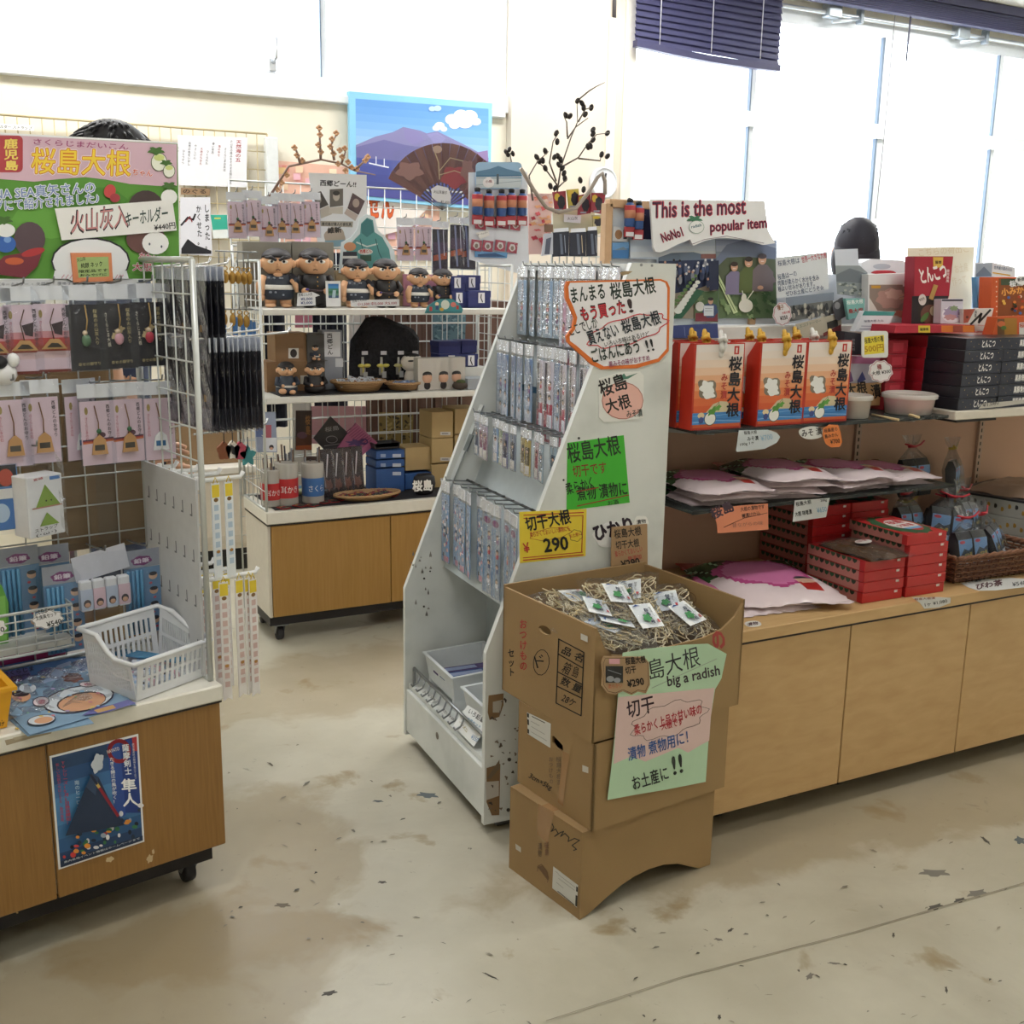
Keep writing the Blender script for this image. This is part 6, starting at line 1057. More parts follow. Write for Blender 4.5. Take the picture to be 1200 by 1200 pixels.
m = M(); draw(m, P, tf, [('v', '#6a5640', '桜島大根漬', 778, 585, 782, 720, 26), ('v', '#6f5a44', 'おつけもの', 742, 585, 744, 715, 22), ('t', '#1d1a18', '3cm×5kg', 634, 690, 738, 750, 30, .02), ('p', TAPE, [(800, 560), (830, 575), (800, 820), (775, 800)])]); build(m, 'printing', par=t)
t = thing('carton', 'open top brown carton of the stack filled with bags of dried radish', 'carton', F3, (.23, .19, .447)); W3, D3, Z3, T3 = .458, .385, .4468, .722
m = M(); fr_ = [(0, Z3), (W3, Z3), (W3, T3), (W3 - .008, T3 - .012), (W3 - .03, T3 - .04), (W3 - .07, T3 - .066), (W3 - .13, T3 - .078), (.2, T3 - .082), (.1, T3 - .082), (.05, T3 - .072), (.025, T3 - .045), (.012, T3 - .014), (.004, T3)]
m.prism([(x, 0, z) for x, z in fr_], (0, 1, 0), th, CB1); m.box(0, W3, D3 - th, D3, Z3, T3 + .006, CB1).box(th, W3 - th, th, D3 - th, Z3, Z3 + .005, CB1)
P = PX(F3, 0); tf = (580, 640, 4); ov = lambda cx, cy, a, b, r: [(cx + a * cos(t_) * cos(r) - b * sin(t_) * sin(r), cy + a * cos(t_) * sin(r) + b * sin(t_) * cos(r)) for t_ in (2 * pi * i / 14 for i in range(14))]
hp = [P(580 + x / 4, 640 + y / 4) for x, y in ov(234, 394, 32, 18, .55)]; hp = hp[7:] + hp[:7]
m.prism(hole([Vector((0, D3, Z3)), Vector((0, D3, T3)), Vector((0, 0, T3)), Vector((0, 0, Z3))], hp), (1, 0, 0), th, CB1)
m.prism([(W3, 0, Z3), (W3, D3, Z3), (W3, D3, T3), (W3, 0, T3)], (-1, 0, 0), th, CB1)
build(m, 'box', par=t)
m = M(); draw(m, PX(F3, W3 - th), tf, [('c', '#6d4f35', 3, ov(915, 243, 30, 24, .6))]); build(m, 'hole_flap', par=t)
m = M(); draw(m, PX(F3, -.0005), tf, [('v', '#a83a36', 'おつけもの', 132, 340, 134, 585, 36, .03), ('v', '#1d1a18', 'セット', 76, 478, 78, 612, 32, .03), ('c', '#26211d', 3, ov(218, 545, 37, 60, .1)), ('t', '#26211d', 'ド', 198, 572, 240, 560, 56, .0),
    ('c', '#1d1a18', 5, [(300, 435), (418, 498), (405, 795), (288, 735)]), ('l', '#1d1a18', 5, [(298, 505), (415, 572)]), ('l', '#1d1a18', 5, [(294, 588), (411, 648)]), ('l', '#1d1a18', 5, [(291, 655), (408, 712)]), ('t', '#1d1a18', '品 名', 312, 500, 406, 546, 38, .02), ('t', '#1d1a18', '箱', 310, 588, 345, 606, 56, .0), ('t', '#1d1a18', '島', 360, 610, 388, 618, 52, .0), ('t', '#1d1a18', '数 量', 306, 644, 400, 690, 38, .02), ('t', '#1d1a18', '28ケ', 312, 722, 370, 755, 36, .01), ('p', '#c9c6be', [(406, 408), (438, 422), (438, 450), (406, 436)])]); build(m, 'printing', par=t)
m = M(); draw(m, PY(F3, -.0005), tf, [('t', '#a8423e', 'の', 1032, 485, 1085, 470, 78, .06)]); build(m, 'printing', par=t)
# bags of dried radish
STRAW = mt('#ead9b2', .6, .12, 0, 80); STRAW2 = mt('#d8c08e', .6, .12, 0, 80)
def radish_bag(seed):
    rn = random.Random(seed); t = thing('dried_radish_bag', 'x', 'bag'); m = M(); hw, hl = .075, .1
    for i in range(95):
        x, y = rn.uniform(-hw, hw) * .95, rn.uniform(-hl, hl) * .95; e = max(.15, 1 - (x / hw) ** 2 * .8 - (y / hl) ** 2 * .6); z = rn.uniform(.1, 1) * .04 * e; a = rn.uniform(0, 6.3); pts = []
        for k in range(6): a += rn.uniform(-.8, .8); x = max(-hw, min(hw, x + cos(a) * .013)); y = max(-hl, min(hl, y + sin(a) * .013)); pts.append((x, y, max(.002, z + rn.uniform(-.004, .004))))
        m.tube(pts, rn.uniform(.0016, .0026), rn.choice((STRAW, STRAW, STRAW2)), 4)
    build(m, 'dried_radish', par=t, kind='stuff')
    m = M(); ph = rn.uniform(0, 6)
    def sk(i, j):
        x, y = (i - .5) * 2, (j - .5) * 2; b = .047 * max(0, (1 - x * x) ** .5 * (1 - y * y) ** .4); return Vector((x * (hw + .012), y * (hl + .03), .002 + b + .0035 * sin(i * 23 + ph + j * 9) * sin(j * 19 - i * 5)))
    m.grid(sk, 12, 14, FILM, False); build(m, 'clear_bag', par=t)
    P = Loc(.001, 36, 50, (0, 0, 1)); it = [('p', '#2f4f8c', [(6, 12), (18, 6), (30, 16), (22, 14)]), ('v', '#22304a', '桜島大根', 40, 26, 40, 92, 15, .04), ('p', '#3f8a52', blob(30, 66, 13, 16, 16, .25, 5)), ('v', '#35353c', '切干し', 56, 20, 56, 62, 8), ('p', '#b8444a', rect(58, 72, 66, 86))]
    lb = sheetmesh(P, I1, rect(0, 0, 72, 100), '#eceeee', it, .0008)
    for k, v in enumerate(lb.v): lb.v[k] = Vector((v.x, v.y, v.z + .052 - 5.5 * (v.x ** 2)))
    build(lb, 'paper_label', par=t); return Proto(t)
RB = [radish_bag(1), radish_bag(2)]
for i, (u, v, z, yaw, tx, ty, lab) in enumerate((
    (.30, .24, .655, -38, 20, -14, 'bag of dried radish at the back, its label leaning to the right'),
    (.14, .28, .65, 100, 8, -14, 'bag of dried radish against the rear left corner of the open carton'),
    (.20, .19, .672, -20, 16, 8, 'bag of dried radish in the middle, label partly under its neighbour'),
    (.12, .17, .655, -24, 10, 14, 'bag of dried radish facing up near the printed side of the carton'),
    (.10, .11, .625, 30, 10, 6, 'bag of dried radish low by the printed side of the carton'),
    (.22, .10, .64, -10, 26, 0, 'bag of dried radish lying along the scooped front edge'),
    (.36, .17, .635, -30, 18, -10, 'bag of dried radish low by the right wall of the open carton'),
    (.36, .11, .62, 8, 22, -6, 'bag of dried radish in the front right corner of the open carton'),
    (.13, .10, .632, 60, 12, 4, 'bag of dried radish in the front left corner beside the brown tag'))):
    RB[i % 2].put(F3, (u, v, z + .022), lab, 0, 'bags of dried radish in the open carton', rzm(yaw) @ rx(tx) @ ry(ty), .82)
# hanging signs of the stack
P = PY(F3, -.012); tf = (580, 640, 4)
out = [(600, 500), (725, 480), (900, 462), (1000, 458), (1086, 505), (1062, 620), (1032, 672), (1012, 800), (1002, 900), (988, 1105), (870, 1128), (800, 1142), (660, 1165), (528, 1190), (545, 1050), (565, 860), (578, 690)]
ck = blob(815, 812, 180, 74, 44, .1, 9, -18)
it = [('p', '#d9bdb9', [(577, 708), (1030, 664), (1012, 800), (1004, 912), (960, 935), (905, 968), (860, 945), (790, 975), (705, 1010), (640, 985), (555, 1022), (565, 860)]), ('l', '#9aa898', 3, [(735, 665), (900, 590), (1040, 528)]), ('t', '#2a2d33', '桜島大根', 640, 658, 965, 560, 96, .0, .15), ('t', '#352a33', 'big a radish', 812, 672, 1056, 618, 62, .025, .1), ('t', '#352030', '切干', 622, 808, 748, 775, 76, .02, .15),
      ('c', '#4a4444', 2, ck), ('t', '#b23a44', '柔らかく上品な甘い味の', 655, 888, 970, 785, 48, .03, .2), ('t', '#b23a44', '大根です', 780, 862, 880, 838, 36, .03, .2), ('t', '#3f5f9c', '漬物 煮物用に！', 625, 1008, 905, 922, 60, .02, .2), ('t', '#2b3330', 'お土産に', 650, 1145, 815, 1092, 66, .02, .1), ('t', '#2b3330', '!!', 836, 1072, 880, 1058, 84, .02, .2)]
sheet('pastel_sign', 'large green and pink pastel sign with brush lettering hanging on the front of the cartons', 'sign', P, tf, out, '#b5d3b4', it, .001)
sheet('price_tag', 'brown scalloped price tag with a tiny black photo beside the pastel sign', 'price tag', PY(F3, -.016), tf, [(512, 518), (700, 520), (722, 545), (727, 650), (708, 690), (670, 682), (640, 698), (600, 680), (565, 696), (525, 688), (502, 655), (505, 600), (500, 550)], '#a88a68',
      [('c', '#54402f', 2, [(518, 526), (698, 527), (716, 550), (720, 645), (705, 680), (670, 674), (640, 690), (600, 672), (565, 688), (530, 680), (510, 650), (512, 600), (508, 550)]), ('p', '#d9a3ae', rect(535, 528, 585, 552)), ('p', '#1f1f22', rect(518, 562, 600, 640)), ('e', '#8d9096', 540, 622, 18, 14), ('e', '#8d9096', 572, 628, 16, 12), ('l', '#777a80', 4, [(530, 580), (590, 600)]), ('t', '#231c18', '桜島大根', 612, 556, 706, 546, 34, .03), ('t', '#231c18', '切干', 612, 600, 662, 592, 32, .03), ('t', '#b56a4a', '柔らかい', 530, 668, 595, 662, 20, .02), ('t', '#231c18', '¥290', 622, 662, 698, 648, 34, .04)], .004)
sheet('brown_card', 'brown handwritten price card standing at the back of the open carton', 'price card', PY(F3, D3 + .006), (460, 520, 4), [(1030, 392), (1194, 376), (1197, 660), (1024, 660)], '#a58663', [('t', '#231c18', '桜島大根', 1042, 445, 1168, 428, 42, .03), ('t', '#231c18', '切干大根', 1048, 495, 1158, 482, 38, .03), ('t', '#a8423a', '柔らかくておいしい', 1045, 532, 1172, 505, 26, .02), ('t', '#a8423a', '無添加', 1105, 550, 1168, 538, 22, .02), ('t', '#231c18', '¥290', 1075, 585, 1160, 568, 36, .04)], .004)
# ================================================================ long gondola on the right
BIRCH = wood('birch_veneer', '#bd9968', '#c9a776', (3, 40, 10)); RY = 2.147; X0, X1 = 1.757, 3.75; XS = (X0, 2.212, 2.692, 3.21, X1)
for k, lab in enumerate(('birch veneer cabinet with one wide door beside the brown cartons', 'birch veneer cabinet with a pair of flat doors running to the picture edge')):
    a, b_ = (XS[0], XS[1]) if k == 0 else (XS[1], XS[4]); t = thing('base_cabinet', lab, 'cabinet', at=((a + b_) / 2, 2.43, 0)); a += .0015; b_ -= .0015
    build(M().box(a, b_, RY + .016, 2.735, .085, .55, mt('#b89a70', .5)).box(a, b_, RY + .06, 2.7, .06, .086, '#2b2724'), 'body', par=t)
    for i in ((0,) if k == 0 else (1, 2, 3)): build(M().bbox(XS[i] + .002, XS[i + 1] - .002, RY, RY + .016, .07, .55, BIRCH, .0015), 'door', par=t)
    for x in ((a + .1, b_ - .08) if k == 0 else (a + .1, b_ - .1)): caster(t, x, RY + .09, .068)
    if k == 0: caster(t, a + .1, 2.66, .068)
m = M(); m.bbox(X0 - .004, X1, RY - .012, 2.74, .557, .59, BIRCH, .002); m.box(X0, X1, RY - .004, 2.735, .549, .558, '#20191a'); build(m, 'counter_board', label='long birch veneer board forming the top of the gondola cabinets', cat='counter top')
t = thing('gondola_back', 'dusty pink upright panel with slotted posts behind the gondola shelves', 'panel', at=(2.75, 2.735, .591))
PK_ = mt('#bd9780', .6, .04, 0, 6); build(M().box(1.80, X1, 2.72, 2.75, .591, 1.30, PK_), 'panel', par=t); build(M().bbox(1.80, X1, 2.715, 2.80, 1.30, 1.345, mt('#e3e1dc', .4), .003), 'top_rail', par=t)
for x in (PY(F0, 2.715)(774, 545).x, PY(F0, 2.715)(1003, 530).x, 3.35):
    m = M(); m.box(x - .012, x + .012, 2.708, 2.72, .6, 1.31, mt('#b39684', .4))
    for i in range(28): z = .62 + i * .024; m.box(x - .003, x + .003, 2.7075, 2.709, z, z + .013, '#1d1817')
    build(m, 'slotted_post', par=t)
def gshelf(label, x0, x1, z):
    t = thing('glass_shelf', label, 'shelf', at=((x0 + x1) / 2, 2.53, z - .008)); build(M().bbox(x0, x1, 2.36, 2.705, z - .008, z, SHELFGLASS, .001), 'glass', par=t); build(M().box(x0, x1, 2.357, 2.3605, z - .009, z + .001, mt('#23272a', .2)), 'front_edge', par=t)
    for x in (x0 + .09, x1 - .1): m = M(); m.prism([(x - .004, 2.70, z - .05), (x - .004, 2.70, z - .009), (x - .004, 2.40, z - .009), (x - .004, 2.40, z - .02)], (1, 0, 0), .008, mt('#c2beb8', .3)); build(m, 'bracket', par=t)
ZL, ZU = .866, 1.087
gshelf('lower dark glass shelf with pink pickle bags on the gondola', 1.80, 2.82, ZL); gshelf('upper dark glass shelf with red gift boxes on the gondola', 1.80, 2.76, ZU)
t = thing('white_shelf', 'white board shelf under the black and red boxes', 'shelf', at=(3.2, 2.5, 1.07)); build(M().bbox(2.775, X1, 2.345, 2.705, 1.072, 1.1, mt('#d2cabd', .5), .003), 'board', par=t); build(M().box(2.80, 2.98, 2.36, 2.70, 1.062, 1.072, BLACK), 'bracket', par=t)
# gift boxes with rope handles
RED = mt('#b8301f', .4, .05); GW, GH, GD = .168, .232, .055
def giftbox(rope):
    t = thing('gift_box', 'x', 'gift box'); w2 = GW / 2; m = M()
    m.loft([[(-w2, -GD / 2, 0), (w2, -GD / 2, 0), (w2, GD / 2, 0), (-w2, GD / 2, 0)], [(-w2, -GD / 2, .19), (w2, -GD / 2, .19), (w2, GD / 2, .19), (-w2, GD / 2, .19)], [(-w2, -GD / 2 + .002, GH), (w2, -GD / 2 + .002, GH), (w2, -GD / 2 + .02, GH), (-w2, -GD / 2 + .02, GH)]], RED)
    sx, sy = GW / 180, GH / 235
    it = [('g', ['#e2d8d3', '#e4d6cc', '#e6cfbd', '#e6c1a4', '#e3ac86', '#df9668', '#da7d4b', '#d5683a', '#d05a30'], [(6, 3), (175, 3), (175, 190), (6, 190)]), ('p', '#cf5f33', rect(6, 188, 175, 229)), ('p', '#b8332c', rect(140, 8, 158, 31)), ('p', '#e4d0c6', rect(146, 13, 152, 27)),
          ('p', '#7d7466', blob(52, 124, 36, 26, 24, .18, 4, 20)), ('p', '#e6e6e4', blob(50, 120, 25, 19, 20, .2, 5, 10)), ('p', '#e6e6e4', blob(58, 140, 22, 10, 16, .15, 4)),
          ('p', '#c9bb9a', [(48, 190), (75, 165), (100, 158), (125, 160), (150, 190)]), ('l', '#8d7f62', 2, [(85, 172), (95, 160), (100, 175)]), ('p', '#3f7fbf', rect(3, 188, 177, 220)), ('l', '#6fa6d6', 2, [(5, 196), (60, 199), (120, 195), (175, 198)]), ('l', '#2f6aa8', 2, [(5, 207), (60, 204), (120, 208), (175, 204)]), ('l', '#9cc4e4', 1.5, [(5, 214), (90, 211), (175, 215)]),
          ('e', '#2f3a2a', 66, 205, 21, 19), ('e', '#e6e6e0', 66, 205, 19, 17), ('p', '#4f8a3a', blob(74, 184, 18, 9, 16, .3, 5, -30)), ('p', '#5f9a42', blob(92, 176, 12, 7, 14, .3, 5, -30)), ('e', '#dcc9a0', 33, 195, 12, 8), ('e', '#3c4a86', 34, 208, 9, 9), ('v', '#1b1b26', '桜島大根', 146, 34, 146, 204, 48, .04), ('v', '#b03a34', 'みそ漬', 109, 80, 110, 152, 25, .03), ('e', '#26231f', 92, 27, 3.4, 3)]
    def L2(x, y): return Vector((x * sx - w2, -GD / 2 - .0004, GH - y * sy))
    L2.n = Vector((0, -1, 0)); m2 = M(); draw(m2, L2, I1, it, 1, .00008); build(m, 'box', par=t); build(m2, 'printed_front', par=t)
    rm = mt({'y': '#d2a53a', 'w': '#d8d6d2'}[rope], .6, .1); m = M(); x = 92 * sx - w2; y = -GD / 2
    for e, q in ((0, 0), (.012, .5)): m.tube([(x, y - .003, GH - .026), (x - .002 + e, y - .006, GH - .008), (x + .006 + e, y + .012, GH + .02), (x + .02, y + .03, GH + .028 - e), (x + .035, y + .034, GH + .012), (x + .03 - e, y + .03, GH - .002)], .0062, rm, 7)
    m.tube([(x - .014, y - .004, GH + .008), (x + .0, y - .01, GH + .014), (x + .014, y - .003, GH + .006)], .006, rm, 7); m.ell((x, y - .003, GH - .028), (.008, .006, .011), rm, 8, 6); build(m, 'rope_handle', par=t); return Proto(t)
GBY, GBW = giftbox('y'), giftbox('w')
for pr, x, y, lab in ((GBW, 1.876, 2.40, 'red gift box with a white rope in the front beside the slanted stand'), (GBY, 2.098, 2.40, 'red gift box with a yellow rope in the middle of the front row'), (GBY, 2.272, 2.405, 'red gift box with a yellow rope, front row, beside the round tubs'),
    (GBY, 1.868, 2.462, 'red gift box with a yellow rope directly behind the white roped one'), (GBY, 2.062, 2.462, 'red gift box showing in the gap between the two front boxes'), (GBW, 2.262, 2.467, 'red gift box with a white rope behind the one by the round tubs'), (GBY, 1.87, 2.524, 'red gift box third from the front beside the slanted stand'), (GBY, 2.07, 2.524, 'red gift box third from the front in the middle column'), (GBY, 2.25, 2.528, 'red gift box third from the front in the column by the tubs')):
    pr.put(F0, (x, y, ZU + .0005), lab, U(-1.5, 1.5), 'red gift boxes on the upper shelf')
# pickle bags with a pink radish picture
PM = {k: mt(c, r, .05, 0, 30) for k, (c, r) in dict(w=('#d9c9cd', .25), p=('#d07aa8', .25), q=('#b54f84', .25), g=('#2f5a34', .25), d=('#203a26', .25), r=('#a82a26', .3), c=('#c8a08c', .4), k=('#2b3040', .3), l=('#8fae8c', .3)).items()}
def pickle(seed):
    rn = random.Random(seed); t = thing('pickle_bag', 'x', 'bag'); W_, L_ = .36, .46; nx, ny = 40, 48; m = M(); ph = rn.uniform(0, 6)
    def z(i, j): x, y = 2 * i - 1, 2 * j - 1; return .003 + .034 * max(0, 1 - x ** 4) * max(0, 1 - y ** 4) * (1 if y < .55 else max(.12, 1 - (y - .55) * 2.4)) + .005 * sin(x * 5 + ph) * sin(y * 6 + ph) * (1 if abs(y) > .5 else .4)
    vs = [((i / nx - .5) * W_ + .004 * sin(j * 1.3) * (1 if i in (0, nx) else 0), (j / ny - .5) * L_ + .005 * sin(i * 1.1 + ph) * (j == 0), z(i / nx, j / ny)) for j in range(ny + 1) for i in range(nx + 1)]
    def colr(x, y):
        if y > .72: return 'r'
        dx, dy = x - .02, (y + .02); rr = (dx / .78) ** 2 + (dy / .6) ** 2
        if (x - .5) ** 2 / .03 + (y + .42) ** 2 / .02 < 1: return 'k' if y > -.38 else 'c'
        if abs(x - .5) < .16 and -.74 < y < -.5: return 'r'
        if rr < 1 + .12 * sin(7 * math.atan2(dy, dx)): return 'p' if rr < .72 else 'q'
        if y > .18 - .35 * abs(x + .2) and y < .72: return 'l' if abs(math.sin(9 * x + 5 * y)) < .16 else ('g' if sin(11 * x + 7 * y) > -.3 else 'd')
        return 'w'
    for k, ms_ in PM.items(): m.mat(ms_)
    b0 = len(m.v); m.v += [Vector(v) for v in vs]
    for j in range(ny):
        for i in range(nx): a = j * (nx + 1) + i; m.f.append([a, a + 1, a + nx + 2, a + nx + 1]); m.mi.append(m.mat(PM[colr(2 * (i + .5) / nx - 1, 2 * (j + .5) / ny - 1)])); m.sm.append(True)
    m.box(-W_ / 2 + .006, W_ / 2 - .006, -L_ / 2 + .006, L_ / 2 - .006, 0, .002, PM['w'])
    def hp(x, y): i, j = x / W_ + .5, y / L_ + .5; return Vector((x, y, z(min(1, max(0, i)), min(1, max(0, j))) + .0012))
    v, f = glyphs('桜島大根漬'); m.add([hp(-.14 + a * .052, .178 + b_ * .036) for a, b_ in v], f, mt('#e6d3cd', .4, 0)); build(m, 'pouch', par=t); return Proto(t)
PB = [pickle(1), pickle(2)]
PBG = 'pink radish pickle bags on the lower shelf'
PB[0].put(F0, (2.11, 2.42, .612), 'large pink radish pickle bag lying on the counter board beside the open carton', -16)
PB[1].put(F0, (2.0, 2.42, .5905), 'pink radish pickle bag mostly hidden under the one on the counter board', -4, sc=.9)
ns = ('bottom', 'second', 'third', 'top')
for s, (x, y, n, yaw, nmx) in enumerate(((1.965, 2.535, 3, -6, 'stack beside the slanted stand'), (2.205, 2.53, 4, -12, 'middle stack'), (2.455, 2.54, 3, 5, 'third stack'), (2.67, 2.55, 2, -7, 'stack at the free end of the shelf'))):
    for i in range(n): PB[(i + s) % 2].put(F0, (x + U(-.02, .02), y - .012 * i + (.02 if i == 0 else 0), ZL + .001 + .0205 * i), 'pink radish pickle bag, %s of the %s' % (ns[i] if i < n - 1 else 'top', nmx), yaw + U(-9, 9), PBG, sc=.7)
# red flat boxes in stacks
def redbox():
    t = thing('flat_box', 'x', 'box'); w_, d, h = .155, .235, .0305; m = M(); m.bbox(0, w_, 0, d, 0, h, mt('#b3282a', .3, .06), .0012); build(m, 'box', par=t)
    m = M(); L = Loc(.001, 0, 0, (-1, 0, 0), -.0004)
    m.add([(-.0004, .02, .0008), (-.0004, d - .001, .0008), (-.0004, d - .001, h - .0008), (-.0004, .02, h - .0008)], [(0, 3, 2, 1)], mt('#b5736c', .35))  # pinkish colour puts the gloss reflection into the red side
    for i in range(9): y = .03 + i * .022; m.add([(-.0007, y, h - .001), (-.0007, y + .02, h - .001), (-.0007, y + .017, h - .010), (-.0007, y + .01, h - .014), (-.0007, y + .003, h - .009)], [tuple(range(5))], mt('#33563a' if i % 3 else '#1f3626', .4))
    build(m, 'print_sheen_side', par=t)
    m = M(); P = Loc(.001, 0, d * 1000, (0, 0, 1), h + .0003)
    draw(m, P, I1, [('p', '#2f5736', blob(80, 120, 72, 108, 40, .06, 13)), ('p', '#b3282a', blob(95, 110, 50, 84, 20, .05, 5)), ('e', '#d9d2ce', 92, 120, 46, 58), ('t', '#b03038', '桜島', 62, 110, 122, 104, 34, .05), ('t', '#b03038', '大根漬', 62, 150, 126, 144, 28, .04), ('p', '#6f9cc0', [(55, 160), (130, 152), (120, 176), (65, 178)])], 1, .0001)
    build(m, 'printed_top', par=t); m = M(); m.box(w_ - .032, w_ - .02, -.0008, 0, h - .011, h - .004, mt('#c9bdb8')); m.ell((w_ - .028, -.0006, h - .0075), (.006, .0008, .004), mt('#d6cdc8'), 7, 5); build(m, 'seal', par=t); return Proto(t)
RBX = redbox(); NB = ('lowest', 'second', 'third', 'fourth', 'fifth', 'sixth', 'seventh')
for nmx, x, y, n, yaw in (('front stack under the brown pickle pack', 2.283, 2.185, 4, -1), ('front stack showing its white oval top', 2.446, 2.178, 6, -1), ('rear stack behind the front ones', 2.352, 2.475, 7, 1), ('rear stack under the shelf end', 2.512, 2.475, 7, 0)):
    for i in range(n): RBX.put(F0, (x + U(-.002, .002) - (.012 if i == n - 1 and n == 6 else 0), y + U(-.002, .002), .5905 + i * .0312), 'red flat box, %s from below in the %s' % (NB[i], nmx), yaw + U(-.6, .6), 'red flat boxes on the counter')
t = thing('pickle_pack', 'flat brown pickle pack in clear wrap on the front stack of red boxes', 'pack', at=(2.36, 2.3, .718)); z0 = .5905 + 4 * .0312 + .001
m = M(); m.grid(lambda i, j: Vector((2.285 + .15 * i + .006 * sin(j * 9), 2.165 + .22 * j + .004 * sin(i * 8), z0 + .004 + .012 * (1 - (2 * i - 1) ** 4) * (1 - (2 * j - 1) ** 4) + .004 * sin(i * 7 + j * 5) ** 2)), 10, 12, mt('#57402c', .2, .2, 0, 14)); m.box(2.29, 2.43, 2.17, 2.38, z0, z0 + .003, mt('#57402c', .3)); build(m, 'pickles', par=t)
m = M(); m.grid(lambda i, j: Vector((2.28 + .165 * i, 2.15 + .245 * j, z0 + .008 + .012 * (1 - (2 * i - 1) ** 4) * (1 - (2 * j - 1) ** 4) + .004 * sin(i * 13 + j * 15))), 8, 9, FILM, False); build(m, 'clear_wrap', par=t)
m = M(); draw(m, Loc(.001, 0, 0, (0, 0, 1), z0 + .026), I1, [('e', '#c9c4be', 2372, -2285, 34, 20, -15), ('t', '#8a2f30', '山川漬', 2348, -2280, 2396, -2290, 18, .04)]); build(m, 'sticker', par=t)
# wicker basket of tied bags
WK = mt('#5c3826', .6, .12); WK2 = mt('#7a5038', .6, .12); t = thing('wicker_basket', 'dark brown wicker basket of tied tea bags at the end of the counter', 'basket', at=(2.87, 2.36, .591))
BA = frame(2.70, 2.225, -2); bw, bd, bh, bf = .31, .27, .085, .035
def bq(a, b, h): f = bf * h / bh; return BA @ Vector((-f + a * (bw + 2 * f), -f + b * (bd + 2 * f), .592 + h))
def peri(s, h, o=0): s %= 4; k = int(s); u = s - k; a, b = ((u, 0), (1, u), (1 - u, 1), (0, 1 - u))[k]; p = bq(a, b, h); n = BA.to_3x3() @ Vector(((0, -1, 0), (1, 0, 0), (0, 1, 0), (-1, 0, 0))[k]); return p + n * o
m = M()
for j in range(9): m.tube([peri(4 * i / 96, .006 + j * .0095, .0035 * (1 if (i + j) % 2 else -1)) for i in range(97)], .0042, WK2 if j % 2 else WK, 4)
for i in range(48): m.tube([peri(4 * i / 48, 0), peri(4 * i / 48, bh)], .003, WK, 4)
m.add([bq(0, 0, .002), bq(1, 0, .002), bq(1, 1, .002), bq(0, 1, .002)], [(0, 1, 2, 3)], WK); build(m, 'wicker', par=t)
m = M()
for ph in (0, pi): m.tube([peri(4 * i / 120, bh + .003 + .004 * sin(i * 1.2 + ph), .004 * cos(i * 1.2 + ph)) for i in range(121)], .0055, WK2, 5)
build(m, 'rim', par=t)
def teabag(col):
    t = thing('tea_bag', 'x', 'bag')
    for e in (-1, 1):
        m = M(); x = e * .037; m.loft([[(x - .034 * a, -.016 * b, z), (x + .034 * a, -.016 * b, z), (x + .034 * a, .018 * b, z), (x - .034 * a, .018 * b, z)] for z, a, b in ((0, .95, .8), (.012, 1, 1), (.1, 1, 1), (.125, .95, .4))], mt('#1b1c22', .35, .1))
        draw(m, Loc(.001, 0, 125, off=-.0166), I1, [('p', '#6f97c4', rect(x * 1000 - 32, 24, x * 1000 + 32, 110)), ('p', '#2f3f4c', [(x * 1000 - 32, 78), (x * 1000 - 8, 52), (x * 1000 + 12, 60), (x * 1000 + 32, 50), (x * 1000 + 32, 88), (x * 1000 - 32, 88)]), ('e', '#b8384a', x * 1000 - 14, 32, 13, 5), ('t', '#c9b04a', 'びわ茶', x * 1000 - 8, 80, x * 1000 + 28, 76, 12, .03), ('p', '#cfccd0', rect(x * 1000 - 28, 88, x * 1000 + 28, 110)), ('p', '#c2ae3c', rect(x * 1000 - 26, 102, x * 1000 + 20, 110)), ('p', '#2a2a30', rect(x * 1000 + 12, 90, x * 1000 + 24, 97))], 1, .00012); build(m, 'tea_pouch', par=t)
    m = M(); rn = random.Random(5)
    m.loft([[((.082 * a) * cos(k * pi / 8) + rn.uniform(-.004, .004) * (a > .2), .032 * b * sin(k * pi / 8) + rn.uniform(-.004, .004) * (b > .4), z) for k in range(16)] for z, a, b in ((-.002, .9, .8), (.02, 1, 1.05), (.09, 1, 1.05), (.125, .8, .8), (.15, .4, .5), (.166, .12, .3), (.18, .35, .6), (.205, .55, .8))], FILM, caps=False); build(m, 'clear_bag', par=t)
    m = M(); m.tube([(-.05, -.008, .176), (-.016, -.014, .167), (.0, -.013, .166), (.03, -.01, .17), (.05, -.012, .182)], .0032, mt(col, .4), 6); m.tube([(.014 * cos(k), .011 * sin(k), .166) for k in (i * pi / 5 for i in range(11))], .0045, mt(col, .4), 6); build(m, 'tie', par=t); return Proto(t)
TR, TG = teabag('#b8283a'), teabag('#a8903a'); TBG = 'tied tea bags at the end of the counter'
z = .598
